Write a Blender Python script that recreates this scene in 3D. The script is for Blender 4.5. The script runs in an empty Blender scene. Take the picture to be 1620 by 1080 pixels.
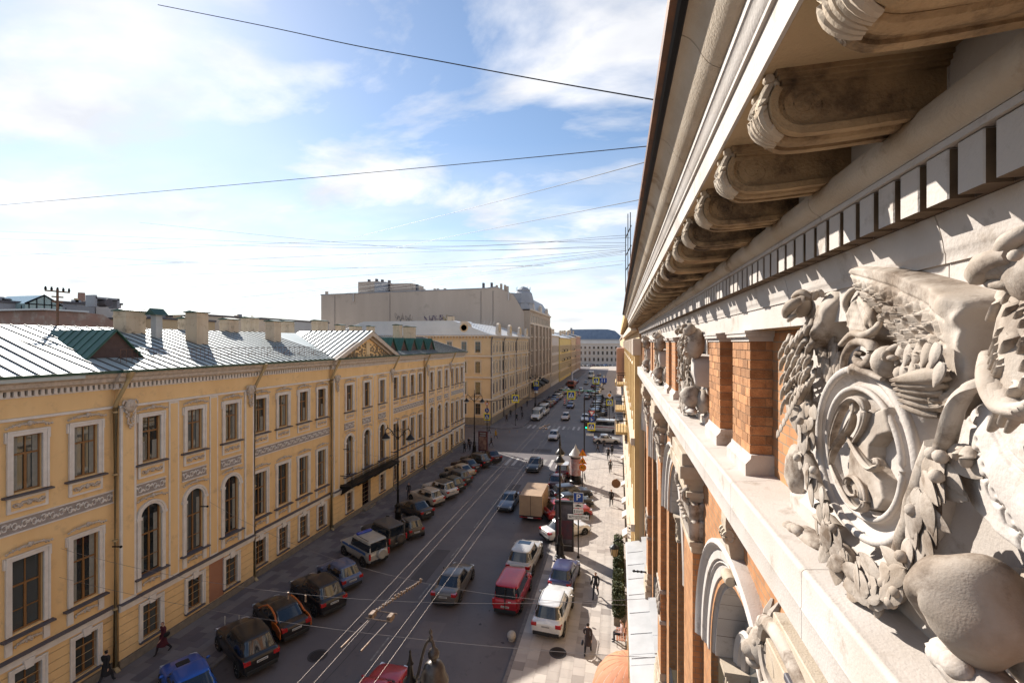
import bpy, math, random
import numpy as np
from mathutils import Vector, Matrix
R = random.Random(7)
rad = math.radians
SC = bpy.context.scene
COL = SC.collection
# ---------------------------------------------------------------- camera
CY, CH = 0.0, 17.0
YAW = math.atan(168 / 720)
cam_d = bpy.data.cameras.new('camera')
cam_d.sensor_width = 36; cam_d.lens = 16.0
cam_d.shift_y = 2 / 1620
cam_d.clip_start = 0.05; cam_d.clip_end = 6000
cam = bpy.data.objects.new('camera', cam_d); COL.objects.link(cam)
cam.location = (0, 0, CH); cam.rotation_euler = (rad(90), 0, YAW)
SC.camera = cam
# ---------------------------------------------------------------- sky, sun, exposure
SUN_AZ, SUN_EL = rad(52.1), rad(32.9)          # azimuth to the left of the street axis
world = bpy.data.worlds.new('World'); SC.world = world; world.use_nodes = True
def build_world():
    nt = world.node_tree; N = nt.nodes; L = nt.links
    N.clear()
    out = N.new('ShaderNodeOutputWorld'); bg = N.new('ShaderNodeBackground')
    sky = N.new('ShaderNodeTexSky'); sky.sky_type = 'NISHITA'; sky.sun_disc = False
    sky.sun_elevation = SUN_EL; sky.sun_rotation = -SUN_AZ
    sky.altitude = 20; sky.air_density = 1.0; sky.dust_density = 0.18; sky.ozone_density = 1.6
    tc = N.new('ShaderNodeTexCoord'); sep = N.new('ShaderNodeSeparateXYZ')
    L.new(tc.outputs['Generated'], sep.inputs[0])
    add = N.new('ShaderNodeMath'); add.operation = 'ADD'; add.inputs[1].default_value = 0.16
    L.new(sep.outputs['Z'], add.inputs[0])
    mx = N.new('ShaderNodeMath'); mx.operation = 'MAXIMUM'; mx.inputs[1].default_value = 0.05
    L.new(add.outputs[0], mx.inputs[0])
    comb = N.new('ShaderNodeCombineXYZ')
    for i, a in enumerate('XY'):
        dv = N.new('ShaderNodeMath'); dv.operation = 'DIVIDE'
        L.new(sep.outputs[a], dv.inputs[0]); L.new(mx.outputs[0], dv.inputs[1]); L.new(dv.outputs[0], comb.inputs[i])
    mp = N.new('ShaderNodeMapping'); mp.inputs['Location'].default_value = (3.1, 1.7, 0.4)
    mp.inputs['Rotation'].default_value = (0, 0, rad(35)); mp.inputs['Scale'].default_value = (0.75, 1.15, 1)
    L.new(comb.outputs[0], mp.inputs[0])
    n1 = N.new('ShaderNodeTexNoise'); n1.inputs['Scale'].default_value = 1.7; n1.inputs['Detail'].default_value = 9
    n1.inputs['Roughness'].default_value = 0.56; n1.inputs['Distortion'].default_value = 0.25
    L.new(mp.outputs[0], n1.inputs['Vector'])
    rp = N.new('ShaderNodeValToRGB'); rp.color_ramp.elements[0].position = 0.47; rp.color_ramp.elements[1].position = 0.64
    L.new(n1.outputs['Fac'], rp.inputs[0])
    # more cloud low down, as the air thickens to the horizon
    hz = N.new('ShaderNodeMapRange'); hz.inputs[1].default_value = 0.0; hz.inputs[2].default_value = 0.40
    hz.inputs[3].default_value = 0.95; hz.inputs[4].default_value = 0.0
    L.new(sep.outputs['Z'], hz.inputs[0])
    n2 = N.new('ShaderNodeTexNoise'); n2.inputs['Scale'].default_value = 2.3; n2.inputs['Detail'].default_value = 7
    L.new(mp.outputs[0], n2.inputs['Vector'])
    mul = N.new('ShaderNodeMath'); mul.operation = 'MULTIPLY_ADD'; mul.inputs[2].default_value = 0.0
    r2 = N.new('ShaderNodeMapRange'); r2.inputs[1].default_value = 0.22; r2.inputs[2].default_value = 0.55
    L.new(n2.outputs['Fac'], r2.inputs[0]); L.new(r2.outputs[0], mul.inputs[0]); L.new(hz.outputs[0], mul.inputs[1])
    mxx = N.new('ShaderNodeMath'); mxx.operation = 'MAXIMUM'
    rs = N.new('ShaderNodeMath'); rs.operation = 'MULTIPLY'; rs.inputs[1].default_value = 0.92
    L.new(rp.outputs[0], rs.inputs[0]); L.new(rs.outputs[0], mxx.inputs[0]); L.new(mul.outputs[0], mxx.inputs[1])
    mix = N.new('ShaderNodeMix'); mix.data_type = 'RGBA'
    L.new(mxx.outputs[0], mix.inputs[0]); L.new(sky.outputs[0], mix.inputs[6])
    cm = N.new('ShaderNodeMix'); cm.data_type = 'RGBA'; cm.inputs[6].default_value = CLOUD_LOW; cm.inputs[7].default_value = CLOUD
    r3 = N.new('ShaderNodeMapRange'); r3.inputs[1].default_value = 0.36; r3.inputs[2].default_value = 0.66
    n3 = N.new('ShaderNodeTexNoise'); n3.inputs['Scale'].default_value = 3.1; n3.inputs['Detail'].default_value = 6
    L.new(mp.outputs[0], n3.inputs['Vector']); L.new(n3.outputs['Fac'], r3.inputs[0]); L.new(r3.outputs[0], cm.inputs[0]); L.new(cm.outputs[2], mix.inputs[7])
    L.new(mix.outputs[2], bg.inputs[0]); bg.inputs[1].default_value = SKY_STRENGTH
    L.new(bg.outputs[0], out.inputs[0])
SKY_STRENGTH = 0.075
CLOUD = (8.0, 7.9, 7.9, 1); CLOUD_LOW = (5.7, 5.8, 6.1, 1)
build_world()
sun_d = bpy.data.lights.new('sun', 'SUN'); sun_d.energy = 4.5; sun_d.angle = rad(0.53); sun_d.color = (1.0, 0.955, 0.88)
sun = bpy.data.objects.new('sun', sun_d); COL.objects.link(sun)
sdir = Vector((-math.sin(SUN_AZ) * math.cos(SUN_EL), math.cos(SUN_AZ) * math.cos(SUN_EL), math.sin(SUN_EL)))
sun.rotation_euler = (-sdir).to_track_quat('-Z', 'Y').to_euler(); sun.location = (-40, 30, 60)
vs = SC.view_settings; vs.view_transform = 'Standard'; vs.look = 'None'; vs.gamma = 1; vs.use_curve_mapping = False
vs.exposure = 1.05
SC.render.engine = 'CYCLES'
SC.cycles.use_denoising = True
SC.cycles.max_bounces = 6; SC.cycles.diffuse_bounces = 3; SC.cycles.glossy_bounces = 3; SC.cycles.transmission_bounces = 4
SC.cycles.caustics_reflective = False; SC.cycles.caustics_refractive = False

# ---------------------------------------------------------------- mesh helper
class MB:
    def __init__(s): s.v = []; s.f = []; s.m = []
    def add(s, vs, fs, m=0):
        o = len(s.v); s.v.extend([tuple(p) for p in vs])
        for f in fs: s.f.append([o + i for i in f]); s.m.append(m)
        return s
    def box(s, x0, x1, y0, y1, z0, z1, m=0):
        if x0 > x1: x0, x1 = x1, x0
        if y0 > y1: y0, y1 = y1, y0
        if z0 > z1: z0, z1 = z1, z0
        v = [(x0,y0,z0),(x1,y0,z0),(x1,y1,z0),(x0,y1,z0),(x0,y0,z1),(x1,y0,z1),(x1,y1,z1),(x0,y1,z1)]
        return s.add(v, [(0,3,2,1),(4,5,6,7),(0,1,5,4),(1,2,6,5),(2,3,7,6),(3,0,4,7)], m)
    def cbox(s, x0, x1, y0, y1, z0, z1, b=0.01, m=0):      # box with chamfered long edges round the z and top
        lo = [(x0+b,y0),(x1-b,y0),(x1,y0+b),(x1,y1-b),(x1-b,y1),(x0+b,y1),(x0,y1-b),(x0,y0+b)]
        hi = [(x0+2*b,y0+b),(x1-2*b,y0+b),(x1-b,y0+2*b),(x1-b,y1-2*b),(x1-2*b,y1-b),(x0+2*b,y1-b),(x0+b,y1-2*b),(x0+b,y0+2*b)]
        v = [(x,y,z0) for x,y in lo] + [(x,y,z1-b) for x,y in lo] + [(x,y,z1) for x,y in hi]
        f = [tuple(range(7,-1,-1)), tuple(range(16,24))]
        for r in (0, 8):
            for i in range(8): f.append((r+i, r+(i+1)%8, r+8+(i+1)%8, r+8+i))
        return s.add(v, f, m)
    def ext(s, prof, a, b, axis='y', m=0, cap=True):      # closed profile extruded along an axis
        n = len(prof)
        def P(p, t):
            if axis == 'y': return (p[0], t, p[1])
            if axis == 'x': return (t, p[0], p[1])
            return (p[0], p[1], t)
        v = [P(p, a) for p in prof] + [P(p, b) for p in prof]
        f = [(i, (i+1)%n, n+(i+1)%n, n+i) for i in range(n)]
        if cap: f += [tuple(range(n-1,-1,-1)), tuple(range(n,2*n))]
        return s.add(v, f, m)
    def tube(s, pts, r, n=6, m=0, cap=True, flat=1.0):
        pts = [Vector(p) for p in pts]; k = len(pts)
        rr = r if isinstance(r, (list, tuple)) else [r]*k
        rings = []; up = Vector((0,0,1))
        for i in range(k):
            t = (pts[min(i+1,k-1)] - pts[max(i-1,0)])
            t = t.normalized() if t.length > 1e-9 else Vector((0,0,1))
            a = t.cross(up)
            if a.length < 1e-3: a = t.cross(Vector((1,0,0)))
            a.normalize(); b = t.cross(a).normalized()
            rings.append([pts[i] + (a*math.cos(2*math.pi*j/n) + b*flat*math.sin(2*math.pi*j/n))*rr[i] for j in range(n)])
        v = [p for r_ in rings for p in r_]; f = []
        for i in range(k-1):
            for j in range(n): f.append((i*n+j, i*n+(j+1)%n, (i+1)*n+(j+1)%n, (i+1)*n+j))
        if cap: f += [tuple(range(n-1,-1,-1)), tuple(range((k-1)*n, k*n))]
        return s.add(v, f, m)
    def lathe(s, prof, c=(0,0,0), n=16, m=0, axis='z', a0=0, a1=2*math.pi):
        full = abs(a1-a0-2*math.pi) < 1e-6; k = n if full else n+1
        v = []
        for r, z in prof:
            for j in range(k):
                a = a0 + (a1-a0)*j/n; x, y = r*math.cos(a), r*math.sin(a)
                v.append({'z':(c[0]+x,c[1]+y,c[2]+z),'x':(c[0]+z,c[1]+x,c[2]+y),'y':(c[0]+y,c[1]+z,c[2]+x)}[axis])
        f = []
        for i in range(len(prof)-1):
            for j in range(n): f.append((i*k+j, i*k+(j+1)%k, (i+1)*k+(j+1)%k, (i+1)*k+j))
        if full: f += [tuple(range(k-1,-1,-1)), tuple(range((len(prof)-1)*k, len(prof)*k))]
        return s.add(v, f, m)
    def ball(s, c, r, n=10, m=0):
        rx, ry, rz = r if isinstance(r, tuple) else (r, r, r); k = max(4, n//2+1); v = []; f = []
        for i in range(k+1):
            a = math.pi*i/k
            for j in range(n):
                b = 2*math.pi*j/n; v.append((c[0]+rx*math.sin(a)*math.cos(b), c[1]+ry*math.sin(a)*math.sin(b), c[2]-rz*math.cos(a)))
        for i in range(k):
            for j in range(n): f.append((i*n+j, i*n+(j+1)%n, (i+1)*n+(j+1)%n, (i+1)*n+j))
        return s.add(v, f, m)
    def mesh(s, name, mats, smooth=None):
        me = bpy.data.meshes.new(name); me.from_pydata(s.v, [], s.f)
        for m in (mats if isinstance(mats, (list, tuple)) else [mats]): me.materials.append(m)
        if any(s.m): me.polygons.foreach_set('material_index', s.m)
        if smooth is not None:
            me.shade_smooth()
            try: me.set_sharp_from_angle(angle=rad(smooth))
            except Exception: pass
        me.update(); return me
    def build(s, name, mats, parent=None, smooth=None, world=True):
        return put(name, s.mesh(name, mats, smooth), parent, world=world)

def put(name, me, parent=None, loc=(0,0,0), rz=0, world=True):
    o = bpy.data.objects.new(name, me); COL.objects.link(o); o.location = loc
    if rz: o.rotation_euler = (0, 0, rz)
    if parent is not None:
        o.parent = parent
        if world and parent.type == 'EMPTY': o.matrix_parent_inverse = Matrix.Translation(-Vector(parent.location))
    return o
def tag(o, label, cat, group=None):
    o['label'] = label; o['category'] = cat
    if group: o['group'] = group
    return o
def thing(name, label, cat, loc=(0,0,0), rz=0, group=None):
    o = bpy.data.objects.new(name, None); COL.objects.link(o); o.location = loc; o.rotation_euler = (0,0,rz)
    o.empty_display_size = 0.3
    return tag(o, label, cat, group)
def kind(o, k): o['kind'] = k; return o
def catmull(pts, per=6):
    P = [np.array(p, float) for p in pts]; out = []
    for i in range(len(P)-1):
        p0, p1, p2, p3 = P[max(i-1,0)], P[i], P[i+1], P[min(i+2,len(P)-1)]
        for j in range(per):
            t = j/per
            out.append(tuple(.5*((2*p1)+(-p0+p2)*t+(2*p0-5*p1+4*p2-p3)*t*t+(-p0+3*p1-3*p2+p3)*t**3)))
    out.append(tuple(P[-1])); return out

# ---------------------------------------------------------------- materials
def mat(name, col, rough=0.7, var=0.12, scale=3.0, col2=None, bump=0.0, bscale=60.0, metal=0.0, spec=0.4, rnd=0.0, emit=None, stain=None, coat=0.0, streak=False):
    m = bpy.data.materials.new(name); m.use_nodes = True
    nt = m.node_tree; N = nt.nodes; L = nt.links; b = N['Principled BSDF']
    b.inputs['Roughness'].default_value = rough; b.inputs['Metallic'].default_value = metal
    b.inputs['Specular IOR Level'].default_value = spec
    if coat: b.inputs['Coat Weight'].default_value = coat; b.inputs['Coat Roughness'].default_value = 0.06
    geo = N.new('ShaderNodeNewGeometry')
    c1 = tuple(col) + (1,)
    c2 = tuple(col2) + (1,) if col2 else tuple(max(0, x*(1-var*2)) for x in col) + (1,)
    n = N.new('ShaderNodeTexNoise'); n.inputs['Scale'].default_value = scale; n.inputs['Detail'].default_value = 6; n.inputs['Roughness'].default_value = 0.62
    if streak:
        mp = N.new('ShaderNodeMapping'); mp.inputs['Scale'].default_value = (1, 1, 0.15)
        L.new(geo.outputs['Position'], mp.inputs[0]); L.new(mp.outputs[0], n.inputs['Vector'])
    else: L.new(geo.outputs['Position'], n.inputs['Vector'])
    mr = N.new('ShaderNodeMapRange'); mr.inputs[1].default_value = 0.35; mr.inputs[2].default_value = 0.68
    L.new(n.outputs['Fac'], mr.inputs[0])
    mx = N.new('ShaderNodeMix'); mx.data_type = 'RGBA'; mx.inputs[6].default_value = c1; mx.inputs[7].default_value = c2
    L.new(mr.outputs[0], mx.inputs[0]); cur = mx.outputs[2]
    if stain:                                     # (colour, scale, threshold): weathering patches of their own shape
        ns = N.new('ShaderNodeTexNoise'); ns.inputs['Scale'].default_value = stain[1]; ns.inputs['Detail'].default_value = 8; ns.inputs['Roughness'].default_value = 0.7
        L.new(geo.outputs['Position'], ns.inputs['Vector'])
        ms = N.new('ShaderNodeMapRange'); ms.inputs[1].default_value = stain[2]; ms.inputs[2].default_value = stain[2]+0.16
        L.new(ns.outputs['Fac'], ms.inputs[0])
        m2 = N.new('ShaderNodeMix'); m2.data_type = 'RGBA'; m2.inputs[7].default_value = tuple(stain[0]) + (1,)
        L.new(ms.outputs[0], m2.inputs[0]); L.new(cur, m2.inputs[6]); cur = m2.outputs[2]
    if rnd:
        oi = N.new('ShaderNodeObjectInfo'); hs = N.new('ShaderNodeHueSaturation')
        r1 = N.new('ShaderNodeMapRange'); r1.inputs[3].default_value = 1-rnd; r1.inputs[4].default_value = 1+rnd
        L.new(oi.outputs['Random'], r1.inputs[0]); L.new(r1.outputs[0], hs.inputs['Value']); L.new(cur, hs.inputs['Color']); cur = hs.outputs[0]
    L.new(cur, b.inputs['Base Color'])
    if bump:
        nb = N.new('ShaderNodeTexNoise'); nb.inputs['Scale'].default_value = bscale; nb.inputs['Detail'].default_value = 5
        L.new(geo.outputs['Position'], nb.inputs['Vector'])
        bp = N.new('ShaderNodeBump'); bp.inputs['Strength'].default_value = bump; bp.inputs['Distance'].default_value = 0.02
        L.new(nb.outputs['Fac'], bp.inputs['Height']); L.new(bp.outputs[0], b.inputs['Normal'])
    if emit: b.inputs['Emission Color'].default_value = tuple(emit[0]) + (1,); b.inputs['Emission Strength'].default_value = emit[1]
    return m
def brickmat(name, c1, c2, mortar, bw, bh, msize=0.006, axis='YZ', bump=0.5):
    m = bpy.data.materials.new(name); m.use_nodes = True
    nt = m.node_tree; N = nt.nodes; L = nt.links; b = N['Principled BSDF']; b.inputs['Roughness'].default_value = 0.8
    geo = N.new('ShaderNodeNewGeometry'); sp = N.new('ShaderNodeSeparateXYZ'); cb = N.new('ShaderNodeCombineXYZ')
    L.new(geo.outputs['Position'], sp.inputs[0])
    ad = N.new('ShaderNodeMath'); ad.operation = 'ADD'
    L.new(sp.outputs['X'], ad.inputs[0]); L.new(sp.outputs['Y'], ad.inputs[1])
    L.new(ad.outputs[0], cb.inputs[0]); L.new(sp.outputs['Z'], cb.inputs[1])
    bt = N.new('ShaderNodeTexBrick'); L.new(cb.outputs[0], bt.inputs['Vector'])
    bt.inputs['Color1'].default_value = tuple(c1)+(1,); bt.inputs['Color2'].default_value = tuple(c2)+(1,); bt.inputs['Mortar'].default_value = tuple(mortar)+(1,)
    bt.inputs['Scale'].default_value = 1; bt.inputs['Brick Width'].default_value = bw; bt.inputs['Row Height'].default_value = bh; bt.inputs['Mortar Size'].default_value = msize
    bt.inputs['Mortar Smooth'].default_value = 0.2
    n = N.new('ShaderNodeTexNoise'); n.inputs['Scale'].default_value = 5; n.inputs['Detail'].default_value = 5; L.new(geo.outputs['Position'], n.inputs['Vector'])
    mx = N.new('ShaderNodeMix'); mx.data_type = 'RGBA'; mx.blend_type = 'MULTIPLY'; mx.inputs[0].default_value = 0.55
    rp = N.new('ShaderNodeMapRange'); rp.inputs[1].default_value = .3; rp.inputs[2].default_value = .7; rp.inputs[3].default_value = .55; rp.inputs[4].default_value = 1.1
    L.new(n.outputs['Fac'], rp.inputs[0]); L.new(bt.outputs['Color'], mx.inputs[6]); L.new(rp.outputs[0], mx.inputs[7]); L.new(mx.outputs[2], b.inputs['Base Color'])
    bp = N.new('ShaderNodeBump'); bp.inputs['Strength'].default_value = bump; bp.inputs['Distance'].default_value = 0.01; bp.invert = True
    L.new(bt.outputs['Fac'], bp.inputs['Height']); L.new(bp.outputs[0], b.inputs['Normal'])
    return m
M = {}
M['stone'] = mat('stone', (.50,.42,.33), .8, .1, 2.2, (.38,.29,.20), bump=.25, bscale=90, stain=((.20,.13,.075), 2.6, .56))
M['stone_light'] = mat('stone_light', (.51,.46,.42), .78, .06, 1.6, (.44,.38,.33), bump=.18, bscale=70, stain=((.27,.21,.16), 3.4, .56))
M['stone_relief'] = mat('stone_relief', (.46,.395,.335), .82, .1, 3.6, (.28,.215,.16), bump=.13, bscale=150, stain=((.12,.08,.052), 3.8, .50))
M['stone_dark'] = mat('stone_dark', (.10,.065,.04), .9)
M['stone_dirty'] = mat('stone_dirty', (.40,.27,.145), .85, .1, 4.0, (.17,.105,.055), bump=.4, bscale=80, stain=((.035,.022,.015), 2.0, .50))
M['soffit'] = mat('soffit', (.46,.32,.19), .85, .1, 2.0, (.42,.31,.18), bump=.3, bscale=60, stain=((.16,.11,.06), 3.0, .6))
M['stone_joint'] = mat('stone_joint', (.16,.12,.09), .9)
M['brick'] = mat('brick', (.44,.215,.095), .8, .1, 14, (.33,.145,.06), bump=.35, bscale=120, rnd=.30, stain=((.22,.12,.07), 9, .58))
M['mortar'] = mat('mortar', (.27,.20,.14), .9, .1, 30)
M['brickwall'] = brickmat('brickwall', (.50,.235,.095), (.40,.17,.065), (.28,.2,.13), .145, .0806)
M['rust'] = mat('rusty_metal', (.09,.055,.04), .6, .2, 6, (.20,.09,.045), metal=.3)
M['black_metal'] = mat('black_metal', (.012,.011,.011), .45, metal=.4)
M['iron'] = mat('cast_iron', (.02,.02,.022), .4, metal=.6)
M['sheet'] = mat('zinc_sheet', (.46,.45,.44), .5, .08, 1.2, (.38,.37,.36), metal=.2, bump=.1, bscale=8)
M['glass'] = mat('window_glass', (.05,.055,.055), .03, 0, spec=.9, rnd=.7)
M['darkglass'] = mat('dark_glass', (.008,.009,.012), .05, 0, spec=.8)
M['yellow'] = mat('yellow_stucco', (.76,.51,.25), .85, .05, .9, (.70,.45,.21), bump=.08, bscale=40, stain=((.55,.36,.19), 1.1, .55), streak=True)
M['white'] = mat('white_trim', (.70,.64,.58), .8, .06, 2.5, (.60,.53,.47), bump=.1, bscale=50)
M['cream'] = mat('cream_stucco', (.68,.50,.29), .85, .06, .6, (.60,.43,.24))
M['wood'] = mat('window_wood', (.24,.115,.04), .5, .1, 8)
M['flash'] = mat('dark_flashing', (.10,.09,.10), .5, .1, 3)
M['plinth'] = mat('plinth_stone', (.24,.19,.14), .85, .12, 3, (.16,.13,.10), bump=.2)
M['roof'] = mat('roof_metal', (.42,.445,.435), .5, .08, .5, (.33,.375,.36), metal=.1, spec=.4, stain=((.25,.26,.24), .9, .58))
M['roof_green'] = mat('roof_green', (.045,.12,.085), .45, .15, 1.5, (.03,.085,.06), metal=.1)
M['gutter_green'] = mat('gutter_green', (.03,.075,.055), .45)
M['chimney'] = mat('chimney_plaster', (.58,.45,.32), .88, .1, 2.2, (.48,.36,.25), stain=((.26,.19,.13), 1.6, .55), streak=True)
# ================================================================ brick building on the right
YS, YE = -1.6, 22.8
BB = thing('brick_building', 'orange brick palazzo with heavy bracketed stone cornice, closest at the right', 'building', (2.0, 10, 0))
Z0 = CH
def zz(prof): return [(x, Z0 + z) for x, z in prof]
def stones(name, prof, y0, y1, parent, m, lo=1.0, hi=1.6, gap=.006, smooth=35, rr=None):
    rr = rr or random.Random(sum(map(ord, name))); y = y0; k = 0
    while y < y1 - .05:
        e = min(y1, y + rr.uniform(lo, hi))
        if y1 - e < .4: e = y1
        MB().ext(zz(prof), y, e - gap).build(name, m, parent, smooth)
        y = e; k += 1
# cornice core: soffit, wall behind the brackets, backing behind every moulding
core = MB()
core.ext(zz([(2.2,1.40),(.50,1.40),(.49,1.03),(.487,.92),(1.03,.92),(1.03,.69),(1.04,.56),(1.09,.55),(1.10,.41),(1.16,.30),(1.16,.10),(1.32,.10),(2.2,.10)]), YS, YE)
CORN = core.build('cornice', M['soffit'], BB)
CORN['label'] = 'projecting stone cornice with scrolled brackets and dentils'
def arc(cx, cz, r, a0, a1, n):
    return [(cx + r*math.cos(rad(a0+(a1-a0)*i/n)), cz + r*math.sin(rad(a0+(a1-a0)*i/n))) for i in range(n+1)]
# corona and fillets
stones('corona_stone', [(.60,.921),(.473,.921),(.473,1.049),(.458,1.049),(.458,1.066),(.449,1.075),(.441,1.10),(.432,1.125),(.425,1.13),(.425,1.165),(.60,1.165)], YS, YE, CORN, M['stone_light'], 1.6, 2.4)
# cyma (big S moulding)
cy = [(.423,1.168)]
for i in range(1, 13):
    t = i/12; cy.append((.423 - .165*(t + .03*math.sin(2*math.pi*t)), 1.168 + .165*(t - .085*math.sin(2*math.pi*t))))
stones('cyma_stone', cy + [(.60,1.333),(.60,1.168)], YS, YE, CORN, M['stone'], 1.0, 1.5, .005, 50)
# gutter
g = MB(); g.ext(zz([(.62,1.338),(.262,1.338),(.240,1.338),(.225,1.352),(.2,1.36),(.196,1.395),(.62,1.41)]), YS, YE)
g.build('gutter', M['rust'], CORN, 40)
g = MB(); g.ext(zz([(.262,1.325),(.240,1.334),(.228,1.345),(.235,1.35),(.28,1.337)]), YS, YE); g.build('gutter_lip', M['black_metal'], CORN)
M['stone_brown'] = mat('dark_brown_stone', (.17,.115,.07), .9, .2, 6, (.08,.05,.03))
# torus and bed wall behind the brackets
K = 1.09
tor = [(1.09,.617),(.964,.617)] + [(.986 + .072*math.cos(rad(a)), .689 + .070*math.sin(rad(a))) for a in range(250, 99, -15)] + [(1.09,.763)]
stones('torus_stone', tor, YS, YE, CORN, M['stone'], 1.2, 1.9, .005, 50)
stones('bed_wall_stone', [(1.035,.70),(1.022,.70),(1.022,.9195),(1.035,.9195)], YS, YE, CORN, M['stone_light'], 1.3, 2.2)
stones('dentil_fillet', [(1.09,.592),(.963,.592),(.963,.614),(1.09,.614)], YS, YE, CORN, M['stone_light'], 2, 3)
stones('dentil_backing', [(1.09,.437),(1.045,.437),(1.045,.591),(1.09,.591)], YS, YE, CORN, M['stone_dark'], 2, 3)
dm = MB().cbox(-.07, .002, -.051, .051, 0, .154, .004).mesh('dentil', [M['stone_light'], M['stone_brown']])
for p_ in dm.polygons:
    if abs(p_.normal.y) > .8 or p_.normal.z < -.8: p_.material_index = 1     # cheeks and underside in a darker brown than the front
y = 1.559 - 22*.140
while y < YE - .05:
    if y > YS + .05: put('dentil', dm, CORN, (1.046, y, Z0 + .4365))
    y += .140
# cavetto + fasciae (architrave)
cav = [(1.2,.108),(1.10,.108),(1.10,.270),(1.09,.270),(1.09,.305),(1.086,.309)] + [(1.086 - .016*(i/8)**2 - .012*(i/8), .309 + .126*i/8) for i in range(1, 9)] + [(1.2,.435)]
stones('architrave_stone', cav, YS, YE, CORN, M['stone_light'], 1.3, 2.1, .005, 50)
# ---- modillions
def modillion_mesh():
    b = MB(); n = 10
    # side profile: flat top, rounded nose, bottom slightly rising to the wall
    prof = [(.952,.215)] + [(.10 + .085*math.cos(rad(a))+.43, .10 + .092*math.sin(rad(a))) for a in []]
    prof = [(1.024,.185),(1.024,.034),(.75,.016),(.66,.014)]
    prof += [(.612 + .098*math.cos(rad(a)), .112 + .098*math.sin(rad(a))) for a in range(265, 119, -12)]
    prof += [(.56,.185)]
    b.ext(prof, -.068, .068)
    # raised rims following the underside, either edge, and the middle roll
    und = [(1.02,.030),(.75,.010),(.66,.006)] + [(.612 + .106*math.cos(rad(a)), .112 + .106*math.sin(rad(a))) for a in range(265, 139, -12)]
    for yc, w, t in ((-.074,.016,.014),(.074,.016,.014)):
        v = []; f = []
        for i,(x,z) in enumerate(und):
            cx, cz = x, z
            dx, dz = (0.612-x if x < .66 else 0), (.112-z if x < .66 else 1); l = math.hypot(dx,dz); dx/=l; dz/=l
            for s_ in (0, 1):
                v += [(cx - dx*0.004, yc - w/1.0, cz - dz*0.004) if s_==0 else (cx - dx*0.004, yc + w/1.0, cz - dz*0.004)]
            v += [(cx + dx*t*1.6, yc + w, cz + dz*t*1.6), (cx + dx*t*1.6, yc - w, cz + dz*t*1.6)]
        for i in range(len(und)-1):
            for j in range(4): f.append((i*4+j, i*4+(j+1)%4, (i+1)*4+(j+1)%4, (i+1)*4+j))
        b.add(v, f)
    b.tube([(x, 0, z+.006) for x, z in und], .030, 8, flat=.55)
    # crown moulding round three sides, under the soffit
    for (o, z0, z1) in ((.0,.178,.192),(.012,.190,.206),(.022,.204,.2195)):
        b.ext([(1.024,z0),(.545-o,z0),(.540-o,z1),(1.024,z1)], -.084-o, .084+o)
    # spiral on both cheeks
    for s_ in (-1, 1):
        pts = []
        for i in range(46):
            a = rad(95 + i*16); r = .074*(1 - i/52)
            pts.append((.618 + r*math.cos(a), s_*.0685, .108 + r*math.sin(a)))
        b.tube([(1.0, s_*.0685, .052), (.8, s_*.0685, .040), (.70, s_*.0685, .034)], .0028, 5)
        b.tube(pts, .0028, 5)
    return b.mesh('modillion', M['stone_dirty'], 40)
def acanthus_mesh():
    b = MB()
    # ribbed leaf hugging the rounded nose
    for yy, w in ((-.052,.016),(-.030,.014),(-.010,.012),(.010,.012),(.030,.014),(.052,.016)):
        pts = []; rr = []
        for i in range(12):
            t = i/11; a = rad(128 + 112*t); r = .108 + .014*math.sin(math.pi*t) + (.02*(1-t)**4)
            pts.append((.612 + r*math.cos(a), yy*(1.15 - .45*t + .25*math.sin(3.2*t)), .112 + r*math.sin(a))); rr.append(w*(.6 + .6*math.sin(math.pi*min(1, t*.8+.15))))
        b.tube(pts, rr, 7)
    for s_ in (-1, 1):
        for k in range(4):
            a = rad(138 + 26*k); r = .112
            b.ball((.612 + r*math.cos(a), s_*(.066 - .004*k), .112 + r*math.sin(a)), (.013,.014,.016), 8)
        b.lathe([(.0,-.012),(.016,-.012),(.018,0),(.016,.012),(0,.012)], (.505, s_*.068, .205), 10, axis='y')
    return b.mesh('acanthus_leaf', M['stone'], 50)
mm, am = modillion_mesh(), acanthus_mesh()
k0 = -4
for k in range(k0, 34):
    yc = 2.41 + .612*k
    if YS + .2 < yc < YE - .15:
        o = put('modillion', mm, CORN, (0, yc, Z0 + .70))
        if yc < 9.5:
            pass
        put('acanthus_leaf', am, CORN, (0, yc, Z0 + .70))
# ---- frieze: brick wall, pilasters with capitals and plinths
fz = MB(); fz.box(1.277, 1.6, YS, YE, Z0-1.13, Z0+.10)
FRZ = fz.build('frieze_wall', M['brickwall'], BB)
capm = MB()
for i,(o,z0,z1) in enumerate(((.012,.012,.034),(.022,.034,.050),(.045,.050,.082),(.056,.082,.104))):
    capm.box(-o, .20, -.305-o, .305+o, z0+.0002*i, z1)
capm = capm.mesh('capital', M['stone_light'])
plm = MB(); plm.ext([(-.045,-1.14),(.20,-1.14),(.20,-.952),(.0,-.952),(-.006,-.985),(-.045,-1.03)], -.345, .345)
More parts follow.
